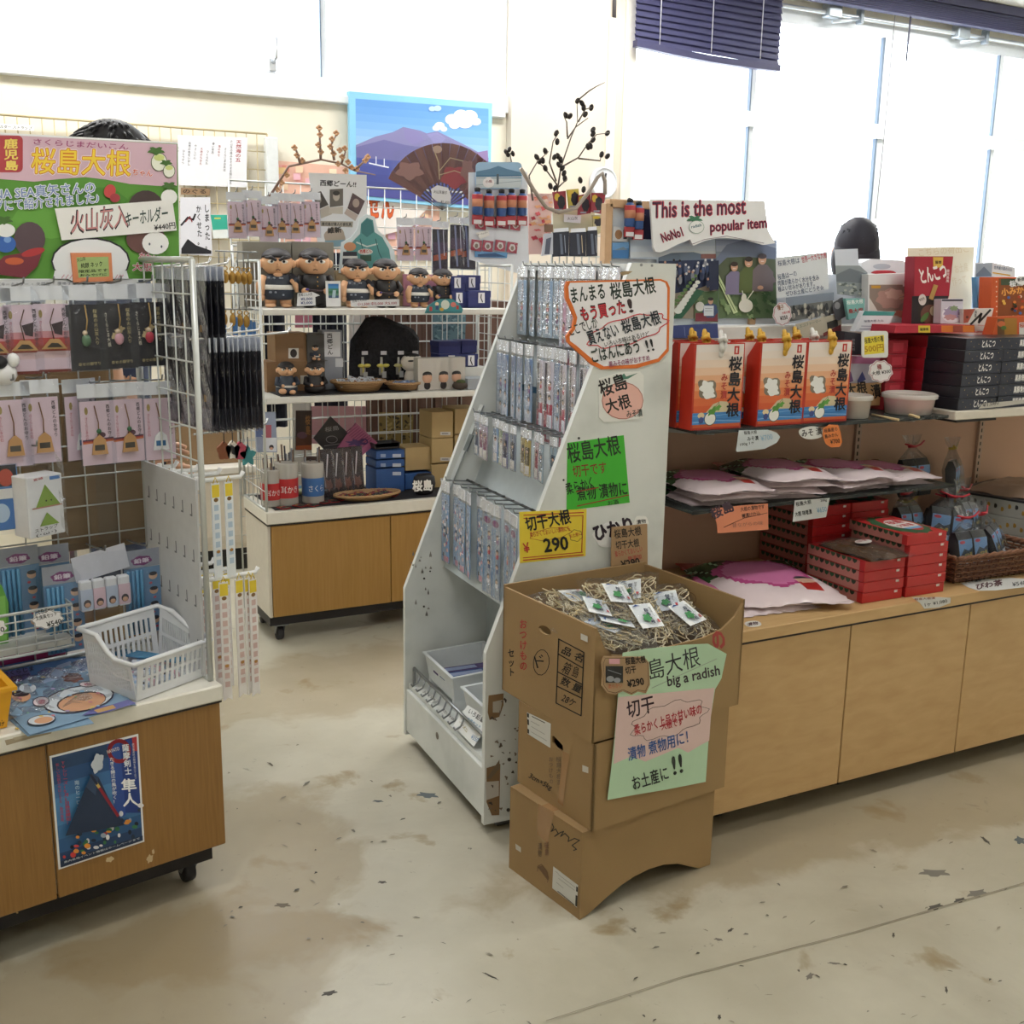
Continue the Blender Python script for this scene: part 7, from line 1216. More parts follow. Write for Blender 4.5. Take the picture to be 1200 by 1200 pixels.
for pr, x, y, zz, yaw, T, lab in ((TR, 2.82, 2.262, z + .01, 4, rx(-14), 'clear tied bag of two blue tea packs in front in the wicker basket, red tie'), (TR, 2.99, 2.29, z + .012, 28, rx(-22) @ ry(-12), 'tied tea bag leaning at the outer front corner of the wicker basket'), (TR, 2.86, 2.40, z + .05, -20, rx(-10) @ ry(14), 'tied tea bag behind the front one in the middle of the wicker basket'), (TR, 2.985, 2.41, z + .06, 25, rx(-16), 'black tied tea bag at the back corner of the wicker basket'),
    (TR, 2.745, 2.44, z + .06, 15, rx(-16), 'tied tea bag leaning between the red boxes and the basket'), (TG, 2.86, 2.585, z, 6, None, 'tied tea bag standing low behind under the top pair'), (TR, 3.07, 2.60, z, -10, None, 'tied tea bag standing low at the back beside the dotted boxes'), (TR, 2.89, 2.575, z + .185, 8, rx(-10), 'tied bag of two tea packs highest on the pile under the glass shelf'), (TG, 3.09, 2.585, z + .165, 35, rx(-8), 'tied tea bag with a gold tie on top beside the dotted boxes')): pr.put(F0, (x, y, zz), lab, yaw, TBG, T, 1.0)
for i in range(3):
    t = thing('dotted_box', 'grey flat box with gold dots, %s of the stack at the picture edge' % ('lowest', 'middle', 'top')[i], 'box', at=(3.3, 2.5, .591 + i * .06)); B = frame(3.21, 2.35, 14); z = .591 + i * .0605; m = M(); m.bbox(0, .36, 0, .3, z, z + .06, mt('#a4a6a4', .5), .002, B); build(m, 'box', par=t); m = M(); rn = random.Random(i)
    for k in range(12): y = .015 + k * .024; p = B @ Vector((-.0006, y, z + rn.uniform(.018, .04))); m.ell(p, (.0006, .008, .008), mt(rn.choice(('#a8843c', '#a8843c', '#2b2a2c'))), 8, 5)
    build(m, 'dots', par=t)
    if i == 2: build(M().bbox(-.003, .363, -.003, .303, z + .055, z + .062, mt('#23252c', .4), .002, B), 'lid_edge', par=t)
t = thing('soft_pack', 'pale brown soft pack lying on the dotted boxes', 'pack', at=(3.3, 2.5, .774)); B = frame(3.23, 2.38, 14); m = M(); m.grid(lambda i, j: B @ Vector((.32 * i, .24 * j, .775 + .03 * (1 - (2 * i - 1) ** 4) * (1 - (2 * j - 1) ** 4) + .004 * sin(i * 17 + j * 11))), 10, 9, mt('#8c7668', .3, .2, 0, 18)); m.box(.01, .31, .01, .23, .7735, .777, mt('#8c7668'), B); build(m, 'pack', par=t)
t = thing('dark_canister', 'dark round canister at the picture edge beside the wicker basket', 'canister', at=(3.16, 2.27, .591)); m = M(); m.lathe([(.035, 0), (.04, .004), (.04, .085), (.036, .09)], mt('#1d1f2c', .35), (3.155, 2.275, .591), 20); build(m, 'body', par=t); m = M(); m.lathe([(.041, .07), (.041, .092), (.03, .096)], mt('#26283a', .3), (3.155, 2.275, .591), 20); build(m, 'lid', par=t)
# price labels of the gondola
PS_ = PY(F0, 2.354); tf = (740, 500, 5)
sheet('price_tag', 'white leaf shaped price tag hung below the red gift boxes', 'price tag', PY(F0, 2.352), tf, [(630, 22), (800, 18), (850, 35), (872, 60), (850, 95), (780, 130), (620, 148), (613, 140)], '#c6cdd1', [('t', '#22262a', '桜島大根', 660, 48, 735, 42, 22, .02), ('t', '#22262a', 'みそ漬', 680, 85, 745, 78, 26, .03), ('t', '#22262a', '100g 1ヶ', 638, 118, 720, 104, 20, .02), ('t', '#8fb0c8', '¥700', 760, 85, 828, 72, 32, .02)], .001)
sheet('price_tag', 'white oval price tag half covered by the orange one on the upper shelf edge', 'price tag', PY(F0, 2.352), tf, blob(1055, 36, 74, 38, 24, .03, 4), '#d3d3d0', [('t', '#2a2626', 'みそ 漬', 1000, 62, 1118, 46, 44, .03)], .001)
sheet('price_tag', 'orange round price tag on the upper shelf edge', 'price tag', PY(F0, 2.348), (960, 490, 5), [(25, 60), (60, 38), (110, 40), (125, 80), (135, 140), (120, 168), (70, 172), (38, 150), (20, 100)], '#d97b3c', [('t', '#33231c', '桜島産の', 30, 86, 108, 74, 24, .02), ('t', '#33231c', '島みかん', 34, 120, 112, 106, 24, .02), ('t', '#33231c', '¥700', 66, 152, 122, 144, 26, .02)], .001)
sheet('price_card', 'salmon orange price card hung from the lower glass shelf', 'price card', PS_, tf, [(475, 480), (640, 462), (800, 450), (802, 602), (505, 626), (500, 570)], '#d98866', [('t', '#3c2a3a', '桜島', 480, 545, 605, 490, 66, .05), ('t', '#3a2a28', '大根の漬物です', 640, 498, 780, 480, 26, .02), ('t', '#3a2a28', '樽漬け仕込', 648, 535, 755, 518, 24, .02), ('l', '#3a2a28', 3, [(540, 590), (660, 535), (795, 505)]), ('t', '#a8705c', '昔ながらの味', 590, 590, 770, 575, 24)], .001)
sheet('price_tag', 'white slanted price tag hung from the lower glass shelf before the red boxes', 'price tag', PS_, tf, [(958, 432), (1162, 418), (1140, 530), (945, 558)], '#cdd1d2', [('t', '#22262a', '桜島大根', 965, 468, 1055, 452, 26, .03), ('t', '#22262a', '200g', 1108, 444, 1145, 440, 18, .03), ('t', '#22262a', '大根 味噌漬', 960, 528, 1058, 510, 28, .03), ('t', '#7fa6c2', '¥650', 1088, 506, 1145, 496, 30, .02)], .001)
PZc = PZ(F0, .5915)
sheet('price_tag', 'round white price tag lying on the counter board by the open carton', 'price tag', PZc, tf, blob(712, 1155, 50, 18, 18, .04, 4), '#d2cfca', [('t', '#4a2a30', '漬物', 680, 1170, 742, 1160, 20, .03)], .0008)
P = Pl(F0, (2.45, RY - .012, .59), (0, -1, .35)); sheet('price_tag', 'white price tag stuck over the edge of the counter board below the red boxes', 'price tag', PY(F0, RY - .0135), (1000, 600, 6), [(415, 602), (590, 598), (685, 604), (682, 640), (600, 672), (500, 680), (470, 640)], '#cfcfcc', [('t', '#8a4a48', '桜島大根漬', 430, 622, 575, 612, 16, .02), ('t', '#2a2c30', '1ヶ ¥1,080', 505, 668, 662, 638, 26, .02)], .0008)
sheet('price_tag', 'large white rounded tag lying on the counter board before the wicker basket', 'price tag', PZc, (1000, 600, 6), [(755, 500), (900, 475), (1100, 462), (1200, 470), (1260, 500), (1200, 528), (1000, 550), (880, 552), (810, 530)], '#cdcdca', [('t', '#22222a', 'びわの葉茶', 785, 502, 900, 488, 20, .03), ('t', '#4a1f28', 'びわ茶', 868, 548, 1050, 515, 42, .05), ('t', '#22222a', '¥540', 1120, 525, 1215, 510, 28, .02)], .0008)
# upper shelf: tubs, chopsticks, wooden sign, boxes
def tubthing(label, px, py, y, r, h, cont, col):
    c = PZ(F0, ZU)(px, py); t = thing('plastic_tub', label, 'tub', at=(c.x, y, ZU + .001)); q = (c.x, y, ZU + .001)
    m = M(); m.lathe([(r * .86, 0), (r * .9, .003), (r, h), (r * 1.04, h + .002)], FROST, q, 28, caps=False); m.lathe([(r * .86, 0), (.001, .0005)], FROST, q, 28, caps=False); build(m, 'tub', par=t)
    m = M(); m.lathe([(r * .84, .004), (r * .92, h * .75), (r * .6, h * .84), (.001, h * .8)], mt(col, .35, .25, 0, 60), q, 24); build(m, cont, par=t)
    m = M(); m.lathe([(r * 1.07, h - .006), (r * 1.08, h + .005), (r * .96, h + .009), (r * .94, h + .004), (.001, h + .004)], FROST, q, 28, caps=False); build(m, 'lid', par=t)
tubthing('round plastic tub with a brownish tasting pickle beside the gift boxes', 1003, 490, 2.43, .054, .06, 'pickles', '#b08c7c')
tubthing('round plastic tub of pink pickles at the end of the upper glass shelf', 1074, 486, 2.44, .078, .055, 'pickles', '#d27f92')
tubthing('round plastic tub behind the pink one on the upper shelf', 1062, 470, 2.60, .06, .06, 'pickles', '#cf8a98')
for i, (a, b_) in enumerate((((1024, 486), (1053, 492)), ((1030, 475), (1077, 489)))):
    p, q = PZ(F0, ZU + .004)(*a), PZ(F0, ZU + .004)(*b_); t = thing('chopsticks', 'pale wooden chopsticks on the glass shelf %s' % ('nearest the brownish tub', 'before the pink tub')[i], 'chopsticks', at=p); m = M(); m.tube([p, q], [.0025, .004], mt('#cdb487', .5), 6); build(m, 'chopstick', par=t); d = Vector((0, .008, 0)); m = M(); m.tube([p + d, q + d], [.0025, .004], mt('#cdb487', .5), 6); build(m, 'chopstick', par=t)
sheet('wooden_sign', 'small tan board with black brush letters behind the plastic tubs', 'sign', PY(F0, 2.535), (950, 280, 4.8), [(160, 818), (520, 802), (525, 935), (160, 940)], '#b48d62', [('t', '#1d1815', '大根', 205, 885, 320, 868, 70, .04), ('t', '#1d1815', '漬物', 345, 900, 455, 885, 80, .03)], .006)
P = PY(F0, 2.48); tf = (950, 280, 4.8)
sheet('price_sign', 'white rounded sign with a yellow 500 yen label above the tubs', 'price sign', PY(F0, 2.50), tf, rrect(288, 518, 436, 668, 16), '#dcdcd6', [('p', '#e0cc3c', [(302, 552), (412, 540), (415, 640), (302, 652)]), ('t', '#3a3626', '桜島大根の種', 305, 590, 410, 576, 32, .02), ('t', '#b58a1e', '500円', 305, 640, 412, 628, 38, .03)], .003)
sheet('price_tag', 'white cloud tag with red rim over the diamond patterned pack', 'price tag', PY(F0, 2.505), tf, blob(394, 745, 66, 62, 30, .07, 9), '#dfdcda', [('c', '#b8707c', 3, blob(394, 745, 60, 56, 30, .07, 9)), ('t', '#8a3a3c', '種', 375, 735, 400, 732, 28, .03), ('t', '#3a3a3c', '大根 ¥300', 345, 770, 450, 755, 24, .02)], .002)
def pkbox(name, label, cat, P, tf, q, col, it=(), d=.03): return sheet(name, label, cat, P, tf, q, col, it, d)
pkbox('patterned_pack', 'pink topped pack with blue diamonds behind the cloud tag', 'pack', PY(F0, 2.55), tf, [(180, 655), (415, 665), (400, 810), (170, 812)], '#b9b6c2', [('p', '#b56f93', [(182, 657), (413, 667), (408, 705), (180, 700)]), ('p', '#47508a', [(260, 800), (290, 745), (310, 790), (280, 812)]), ('p', '#6b4a7c', [(190, 780), (225, 745), (240, 800), (210, 812)])], .05)
pkbox('dark_pack', 'dark pack with faint silver print behind the 500 yen sign', 'pack', PY(F0, 2.53), tf, [(190, 520), (300, 535), (290, 650), (190, 655)], '#25222c', [('v', '#7d7a80', '桜島大根', 240, 560, 240, 630, 20)], .04)
pkbox('white_tag_card', 'white card edge at the end of the gift boxes', 'card', PY(F0, 2.56), tf, blob(160, 745, 32, 60, 18, .05, 5), '#ddd9da', [('l', '#b8707c', 3, [(140, 720), (150, 700), (175, 705)])], .002)
m = M(); z = ZU + .001
for i in range(5):
    t = thing('red_box', 'dark red box, %s of the stack beside the black and red boxes' % NB[i], 'box', at=(2.66, 2.6, z + i * .044)); m = M(); a = PY(F0, 2.53)(1038, 410).x; m.bbox(a, a + .085, 2.52, 2.70, z + i * .0442, z + i * .0442 + .043, mt('#8f1f2b', .35), .0015); build(m, 'box', par=t); build(M().box(a + .02, a + .065, 2.5193, 2.52, z + i * .0442 + .008, z + i * .0442 + .034, mt('#a83440', .35)), 'label', par=t)
def tonk(txt):
    t = thing('souvenir_box', 'x', 'box'); w_, d, h = .172, .33, .0362; BK_ = mt('#22232b', .3, .04); m = M(); m.bbox(0, w_, 0, d * .46, 0, h, BK_, .001); build(m, 'black_half', par=t); m = M(); m.bbox(0, w_, d * .46, d, 0, h, mt('#a31f2c', .3, .04), .001); build(m, 'red_half', par=t)
    m = M(); draw(m, Loc(.001, 0, h * 1000, off=-.0004), I1, [('p', '#2f3240', rect(1, 1, 171, 35)), ('t', '#e3e1de', txt, 70, 28, 128, 27, 21, .04), ('e', '#a8915a', 20, 10, 1.6, 1.6), ('e', '#a8915a', 34, 26, 1.4, 1.4), ('e', '#a8915a', 150, 9, 1.6, 1.6), ('e', '#a8915a', 160, 27, 1.4, 1.4), ('e', '#a8915a', 54, 18, 1.2, 1.2)], 1, .0001)
    draw(m, Loc(.001, 0, d * 1000, (0, 0, 1), h + .0002), I1, [('p', '#b8502a', rect(60, 4, 168, 90)), ('p', '#c23a34', rect(4, 20, 60, 150)), ('p', '#c9bdb0', rect(66, 100, 166, 150)), ('p', '#c8a83c', rect(20, 2, 54, 16))], 1, .0001); build(m, 'printing', par=t); return Proto(t)
TK, TB = tonk('とんこつ'), tonk('黒豚角煮')
for cx, pr, lab, y0 in ((2.79, TK, 'stack nearest the plastic tubs', 2.362), (2.972, TB, 'second stack', 2.366), (3.154, TK, 'third stack at the picture edge', 2.36)):
    for i in range(6): pr.put(F0, (cx + (.004 * i if pr is TK else .003 * i), y0 - .002 * (5 - i), 1.1005 + i * .0368), 'black and red souvenir box, %s from below in the %s' % (NB[i], lab), U(-.7, .7), 'black and red souvenir boxes')
sheet('price_strip', 'white price strip curling over the shelf under the black and red boxes', 'price tag', PY(F0, 2.343), tf, [(945, 955), (970, 925), (1050, 918), (1200, 905), (1200, 925), (1060, 945)], '#b9b4ac', [('t', '#4a4a4c', '¥1,080', 970, 948, 1060, 932, 22, .02)], .001)
# ================================================================ boards and goods on top of the gondola
t = thing('photo_board', 'pale display board in a wooden frame standing behind the gondola top', 'board', at=(2.4, 2.78, 1.345))
P = PY(F0, 2.775); a = P(713, 236); xr = P(885, 300).x; z0, z1 = 1.346, a.z - .005
build(M().box(a.x, xr, 2.778, 2.79, z0, z1, mt('#d3dde8', .5)), 'board', par=t); WF = mt('#c4a07c', .5, .1)
m = M(); m.bbox(a.x - .012, a.x + .012, 2.766, 2.795, z0, z1, WF, .002); m.bbox(a.x, xr, 2.766, 2.795, z1 - .012, z1 + .012, WF, .002); m.bbox(xr - .012, xr + .012, 2.766, 2.795, z0, z1, WF, .002); build(m, 'wooden_frame', par=t); build(M().box(xr, P(1015, 330).x, 2.776, 2.79, z0, P(1000, 322).z, mt('#d9dde4', .5)), 'low_board', par=t)
P = PY(F0, 2.772); tf = (700, 200, 4.615)
def bottlechain(fr, p, label, k=1.0, group=None):
    t = thing('bottle_charm', label, 'charm', fr, p, group); o = ORI[t][1]; m = M(); h = .085 * k; m.lathe([(.010 * k, -h), (.016 * k, -h * .96), (.017 * k, -h * .35), (.012 * k, -h * .2), (.008 * k, -h * .15)], mt('#3d5f9c', .3), o, 12); m.lathe([(.0172 * k, -h * .7), (.0172 * k, -h * .25)], mt('#c98a6c', .35), o, 12); m.lathe([(.0174 * k, -h * .42), (.0174 * k, -h * .26)], mt('#b8404a', .35), o, 12, caps=False); build(m, 'bottle', par=t)
    m = M(); m.lathe([(.009 * k, -h * .16), (.010 * k, -.004), (.006 * k, 0)], BLACK, o, 10); build(m, 'cap', par=t); m = M(); m.box(o.x - .018 * k, o.x + .018 * k, o.y - .004, o.y + .002, o.z - h - .03 * k, o.z - h, mt('#a8323e', .4)); m.box(o.x - .014 * k, o.x + .014 * k, o.y - .0045, o.y - .004, o.z - h - .028 * k, o.z - h - .015 * k, '#d9d6da'); build(m, 'card', par=t); return t
for i, (x, y) in enumerate(((158, 150), (205, 165))): bottlechain(F0, P(700 + x / 4.615, 200 + y / 4.615) - Vector((0, .02, 0)), 'red and blue bottle key ring on the wooden framed board, %s from its frame' % NTH[i], .95)
def photo(label, q, col, it=(), y=2.770, name='photograph', cat='photo', tf=tf): return sheet(name, label, cat, PY(F0, y), tf, q, col, it, .001)
photo('small white card with a tan snack on the wooden framed board', [(85, 300), (165, 310), (165, 385), (85, 380)], '#d6d9dd', [('e', '#a87f5c', 115, 345, 20, 26), ('p', '#35343c', rect(140, 320, 160, 370))], name='card', cat='card')
photo('small photo of a blue sea and sky low on the wooden framed board', [(80, 390), (172, 385), (170, 475), (82, 475)], '#6fa2d6', [('p', '#3f78b4', [(82, 430), (170, 420), (170, 473), (83, 473)]), ('p', '#7c8fa0', [(90, 430), (140, 412), (165, 428)])])
photo('dark navy photograph beside the bottle key rings', [(185, 205), (296, 212), (296, 374), (188, 366)], '#25264a', [('l', '#7478a8', 2, [(215, 260), (240, 230), (262, 240)])], 2.768)
rn = random.Random(3)
it = [('g', ['#b9c9de', '#c3d0e0', '#c9d2dc'], [(178, 378), (640, 378), (640, 460), (178, 470)]), ('p', '#6c7d94', [(330, 470), (400, 445), (520, 440), (640, 470), (640, 490), (330, 490)]), ('p', '#8c5f5c', rect(560, 450, 640, 475)), ('p', '#9c9384', rect(330, 600, 655, 800)), ('p', '#2f3a5a', [(330, 490), (640, 480), (640, 600), (540, 640), (330, 680)])]
for i in range(46): x, y = rn.uniform(332, 640), rn.uniform(480, 590); it += [('e', rn.choice(['#2a3350', '#3b4a70', '#56617f', '#1f2538', '#8a8f9c']), x, y + 24, 10, 24), ('e', rn.choice(['#2a2024', '#c9a08a', '#d9d9dc']), x, y, 6, 7)]
it += [('p', '#27304c', [(585, 490), (640, 485), (640, 640), (590, 650)]), ('p', '#2f5f48', [(395, 790), (520, 640), (560, 650), (440, 798), (395, 800)])] + [('e', '#d9ddd6', 420 + i * 13, 755 - i * 19, 22 - i, 18 - i) for i in range(9)] + [('e', '#5f7f4c', 400 + i * 14, 720 - i * 19, 16 - i, 9) for i in range(9)]
photo('photo of a crowd around a row of giant white radishes on a green table', [(178, 372), (645, 372), (655, 800), (320, 800), (320, 480), (178, 475)], '#b5c4d8', it, 2.766)
photo('small photo of a person holding a sheet beside a white radish', [(528, 655), (655, 650), (652, 820), (525, 812)], '#4f6a48', [('p', '#7c3440', rect(530, 770, 650, 815)), ('e', '#dadcd6', 555, 735, 24, 26), ('p', '#6f7f5c', blob(555, 690, 22, 16, 14, .3, 5)), ('p', '#3f5078', blob(610, 755, 40, 42)), ('e', '#caa088', 612, 705, 14, 18), ('e', '#26222a', 612, 694, 15, 9), ('p', '#d3dbe2', rect(575, 730, 628, 785)), ('l', '#6a727c', 2, [(582, 745), (620, 745)]), ('l', '#6a727c', 2, [(582, 758), (620, 758)])], 2.762)
it = [('g', ['#8f9bb8', '#9aa4ba', '#7d8894'], [(640, 372), (970, 376), (970, 470), (645, 470)]), ('p', '#6f7a94', [(645, 470), (700, 400), (800, 372), (900, 400), (968, 420), (968, 500), (645, 520)]), ('p', '#55604a', [(648, 520), (700, 470), (800, 465), (968, 480), (968, 640), (650, 650)]), ('p', '#5c7350', rect(655, 620, 968, 798))]
for i in range(26): it.append(('p', rn.choice(['#466640', '#6f8c5c', '#8da678', '#3c5638']), blob(rn.uniform(665, 960), rn.uniform(650, 790), rn.uniform(14, 30), rn.uniform(8, 18), 14, .3, 5, rn.uniform(0, 90))))
for cx, cy, s, c, hr_ in ((735, 520, 1, '#7f7896', '#3a2c28'), (812, 495, 1.1, '#5c6a3c', '#2b2422'), (885, 480, 1.15, '#73686a', '#4f4a50')): it += [('p', c, [(cx - 48 * s, cy + 150 * s), (cx - 44 * s, cy + 50 * s), (cx - 18 * s, cy + 24 * s), (cx + 22 * s, cy + 24 * s), (cx + 52 * s, cy + 60 * s), (cx + 50 * s, cy + 150 * s)]), ('e', '#c99c80', cx, cy, 19 * s, 25 * s), ('e', hr_, cx, cy - 15 * s, 20 * s, 13 * s), ('l', '#f0e8e2', 3, [(cx - 7, cy + 10), (cx + 7, cy + 10)])]
it += [('p', '#73686a', [(930, 540), (960, 600), (880, 640), (868, 622)]), ('e', '#c99c80', 874, 632, 16, 11), ('e', '#e2e0d4', 795, 730, 38, 36), ('e', '#e2e0d4', 785, 690, 14, 26), ('l', '#dfe3d0', 5, [(800, 700), (835, 650)]), ('l', '#dfe3d0', 5, [(790, 700), (775, 650)])]
photo('large photo of three smiling growers in a field with a huge white radish', [(640, 372), (970, 376), (972, 770), (650, 802)], '#7d8894', it, 2.764)
photo('pale green paper strip stuck across the photo of the growers', [(632, 552), (648, 545), (760, 765), (738, 774)], '#c3d3a4', [('l', '#5f7a4c', 4, [(645, 565), (745, 760)])], 2.760, 'paper_strip', 'label')
t = sheet('blue_strip', 'dark blue paper strip behind the rope handles of the gift boxes', 'card', PY(F0, 2.70), tf, [(395, 838), (650, 826), (655, 905), (395, 905)], '#44548c', [('l', '#7f8fbf', 3, [(470, 845), (475, 895)])], .002)
out = [(288, 152), (600, 158), (905, 164), (925, 325), (962, 392), (900, 402), (800, 374), (700, 364), (640, 366), (580, 380), (520, 406), (508, 396), (500, 374), (430, 400), (385, 425), (340, 442), (315, 438), (303, 415), (296, 300)]
it = [('l', '#6a5a68', 3, [(500, 374), (512, 398), (580, 372), (700, 354), (900, 392)])]
for c, b_, dx in (('#c23a50', .06, 0), ('#4a1f3c', .012, -2)): it += [('t', c, 'This is the most', 300 + dx, 255, 802 + dx, 232, 84, b_, .05), ('t', c, 'popular item', 612 + dx, 348, 916 + dx, 324, 70, b_, .05), ('t', c if b_ < .03 else '#c23a50', 'NoNo1', 355 + dx, 388, 466 + dx, 352, 48, b_)]
it += [('p', '#3f7a5c', blob(525, 262, 36, 18, 16, .35, 5)), ('e', '#8fa89c', 535, 305, 42, 36), ('e', '#e6e8e8', 535, 305, 39, 33), ('t', '#3a6a7c', 'radish', 508, 312, 562, 300, 16, .03)]
sheet('radish_banner', 'white cut out banner saying this is the most popular item in red and purple', 'sign', PY(F0, 2.735), tf, out, '#e9eaec', it, .008)
photo('white card with blue handwriting and a red line about the world largest radish', [(965, 470), (1245, 440), (1252, 640), (970, 690)], '#d8dde2', [('t', '#33476e', '桜島大根は', 978, 518, 1095, 500, 32, .01), ('t', '#b8485a', '世界一大きな大根', 1108, 500, 1242, 470, 34, .02), ('t', '#33476e', '桜島は一の', 978, 592, 1080, 570, 32, .01), ('t', '#33476e', '肉質が柔らかく水分を含み', 978, 624, 1200, 592, 30), ('t', '#33476e', '程よい甘みがあります。', 978, 655, 1175, 625, 28), ('t', '#33476e', 'ぜひお土産にどうぞ☆', 1020, 680, 1225, 645, 28)], 2.70, 'handwritten_card', 'card')
photo('white cloud tag hanging below the handwritten card', blob(1000, 775, 50, 64, 30, .06, 9), '#dcd9dc', [('c', '#b8707c', 3, blob(1000, 775, 45, 58, 30, .06, 9)), ('t', '#8a5a3a', '種子', 975, 755, 1010, 750, 26, .03), ('t', '#b8485a', '大根の種', 1000, 778, 1040, 770, 14, .02), ('t', '#2f3038', '¥350', 990, 810, 1030, 802, 22, .03)], 2.68, 'price_tag', 'price tag')
T2 = (950, 280, 4.8)
it = [('p', '#7f8a9a', [(-140, 330), (130, 300), (130, 345), (-140, 380)])] + [('e', rn.choice(['#2f3238', '#55585c', '#8a8a86', '#b5b2a8']), rn.uniform(-130, 110), rn.uniform(370, 440), 8, 16) for _ in range(40)]
photo('wide photo of a long row of people in a field above the tea strip', [(-145, 385), (120, 310), (135, 420), (-145, 470)], '#6a6d6c', it, 2.69, tf=T2)
photo('brownish photo strip of dark trees with a dark red foot', [(-85, 480), (170, 415), (175, 520), (-40, 560)], '#b9b2a0', [('t', '#55706a', 'エコファーマー', -60, 500, 60, 468, 16), ('p', '#6a2a2e', [(70, 530), (170, 480), (172, 520), (72, 550)]), ('p', '#2f3230', [(90, 470), (150, 450), (155, 490), (95, 510)])], 2.685, tf=T2)
photo('grey photo of a sloping field leaning behind the pale cards', [(140, 150), (275, 150), (320, 190), (300, 330), (150, 310)], '#8f989c', [('p', '#6f7880', [(145, 200), (220, 165), (315, 195), (310, 250), (145, 240)])] + [('e', rn.choice(['#5f6a68', '#b5bab5']), rn.uniform(155, 290), rn.uniform(245, 310), 9, 6) for _ in range(24)], 2.71, tf=T2)
photo('plain white card standing above the sloping field photo', [(135, 60), (265, 55), (270, 150), (140, 152)], '#cfd6e2', (), 2.712, 'card', 'card', T2)
photo('dark stone like cut out beside the row of people photo', blob(165, 395, 40, 62, 20, .12, 4), '#4a4a50', [('e', '#8f8f94', 150, 375, 16, 20)], 2.68, 'cut_out', 'card', T2)
# packs standing on the upper shelf and rail at the right
P = PY(F0, 2.66); TEAL = '#3f8f8c'
pkbox('teal_pack', 'teal seed pack standing behind the pale leaflet', 'pack', P, T2, [(195, 335), (305, 335), (300, 430), (215, 455)], '#7fb5b0', [('t', '#e6eae6', '桜島大根', 205, 370, 295, 362, 24, .03), ('t', '#a83a3a', '島大根', 215, 420, 295, 412, 26, .03)], .012)
pkbox('teal_leaflet', 'teal and white leaflet stack leaning before the pork pack', 'leaflet', PY(F0, 2.60), T2, [(300, 405), (475, 410), (420, 525), (245, 520)], '#d3d6de', [('p', TEAL, [(302, 405), (475, 410), (465, 432), (290, 430)]), ('t', '#5a5f74', '桜島大根 たね', 300, 470, 410, 466, 14), ('l', '#8a90a4', 4, [(285, 490), (400, 492)]), ('l', '#8a90a4', 4, [(275, 506), (390, 508)])], .02)
it = [('p', '#d8d2cc', rect(330, 255, 575, 440)), ('p', '#8f8078', [(330, 258), (575, 258), (560, 400), (380, 410), (330, 330)]), ('p', '#b08d84', blob(450, 335, 80, 56, 24, .12, 7)), ('p', '#c9a9a0', blob(470, 310, 50, 28, 24, .15, 6)), ('l', '#c9a58a', 8, [(500, 320), (585, 300)]), ('l', '#c9a58a', 8, [(500, 335), (585, 325)]), ('p', '#c98a7c', blob(510, 420, 40, 20, 16, .2, 5)), ('p', '#c99a3c', rect(340, 262, 392, 278)), ('p', '#ccd2d6', [(330, 400), (440, 410), (430, 450), (328, 450)])]
pkbox('pork_pack', 'white pack with a picture of pork lifted by chopsticks', 'pack', PY(F0, 2.68), T2, [(325, 200), (595, 190), (560, 485), (320, 480)], '#dfe0e2', it, .03)
sheet('price_strip', 'tiny white price strip on the corner of the pork pack', 'price tag', PY(F0, 2.676), T2, [(516, 235), (592, 222), (594, 255), (520, 268)], '#ececec', [('t', '#3a3a40', '¥1,080', 528, 258, 585, 248, 18, .03)], .001)
pkbox('soft_pack', 'white soft pack with a red band behind the pork pack', 'pack', PY(F0, 2.75), T2, [(285, 135), (340, 112), (520, 120), (545, 145), (545, 470), (285, 470)], '#e3e6ec', [('p', '#c23a44', blob(410, 188, 70, 12, 18, .05, 5)), ('e', '#b9c0cc', 400, 155, 50, 16)], .05)
it = [('p', '#a31f34', [(585, 100), (800, 100), (775, 320), (585, 320)]), ('p', '#1e1c22', [(570, 322), (775, 320), (730, 475), (565, 480)]), ('p', '#d9b04c', [(688, 102), (745, 103), (742, 162), (690, 160)]), ('t', '#4a2a1c', '薩摩', 700, 140, 735, 140, 18, .03), ('t', '#efe6e2', 'とんこつ', 625, 250, 770, 215, 80, .05), ('v', '#e0c4c0', '鹿児島風', 772, 170, 768, 245, 18, .03), ('e', '#26201f', 668, 410, 66, 72), ('e', '#6a4438', 672, 425, 56, 56), ('e', '#4f7a3c', 640, 440, 14, 34, 40), ('e', '#cdbfa0', 690, 405, 22, 28), ('p', '#b08a4c', [(690, 255), (715, 262), (685, 345), (662, 335)]), ('e', '#d8cfca', 626, 342, 22, 32), ('t', '#3a3030', '新発売', 612, 352, 640, 340, 16)]
pkbox('souvenir_pack', 'red and black pack with large white hiragana standing on the boxes', 'pack', PY(F0, 2.60), T2, [(585, 98), (802, 98), (778, 320), (735, 478), (562, 482), (580, 320)], '#8f1c30', it, .04)
it = [('t', '#d8c9a8', 'けりこ出荷のらちこ'[::-1][:7], 610, 100, 890, 75, 44, .0), ('t', '#dcd0b4', 'お土産', 815, 195, 890, 180, 50), ('t', '#dcd0b4', '作って', 800, 265, 880, 250, 50)]
pkbox('back_of_poster', 'pale poster seen from behind with faint show-through writing', 'poster', PY(F0, 2.78), T2, [(545, 48), (920, 45), (900, 500), (536, 500)], '#e6dfcb', it, .002)
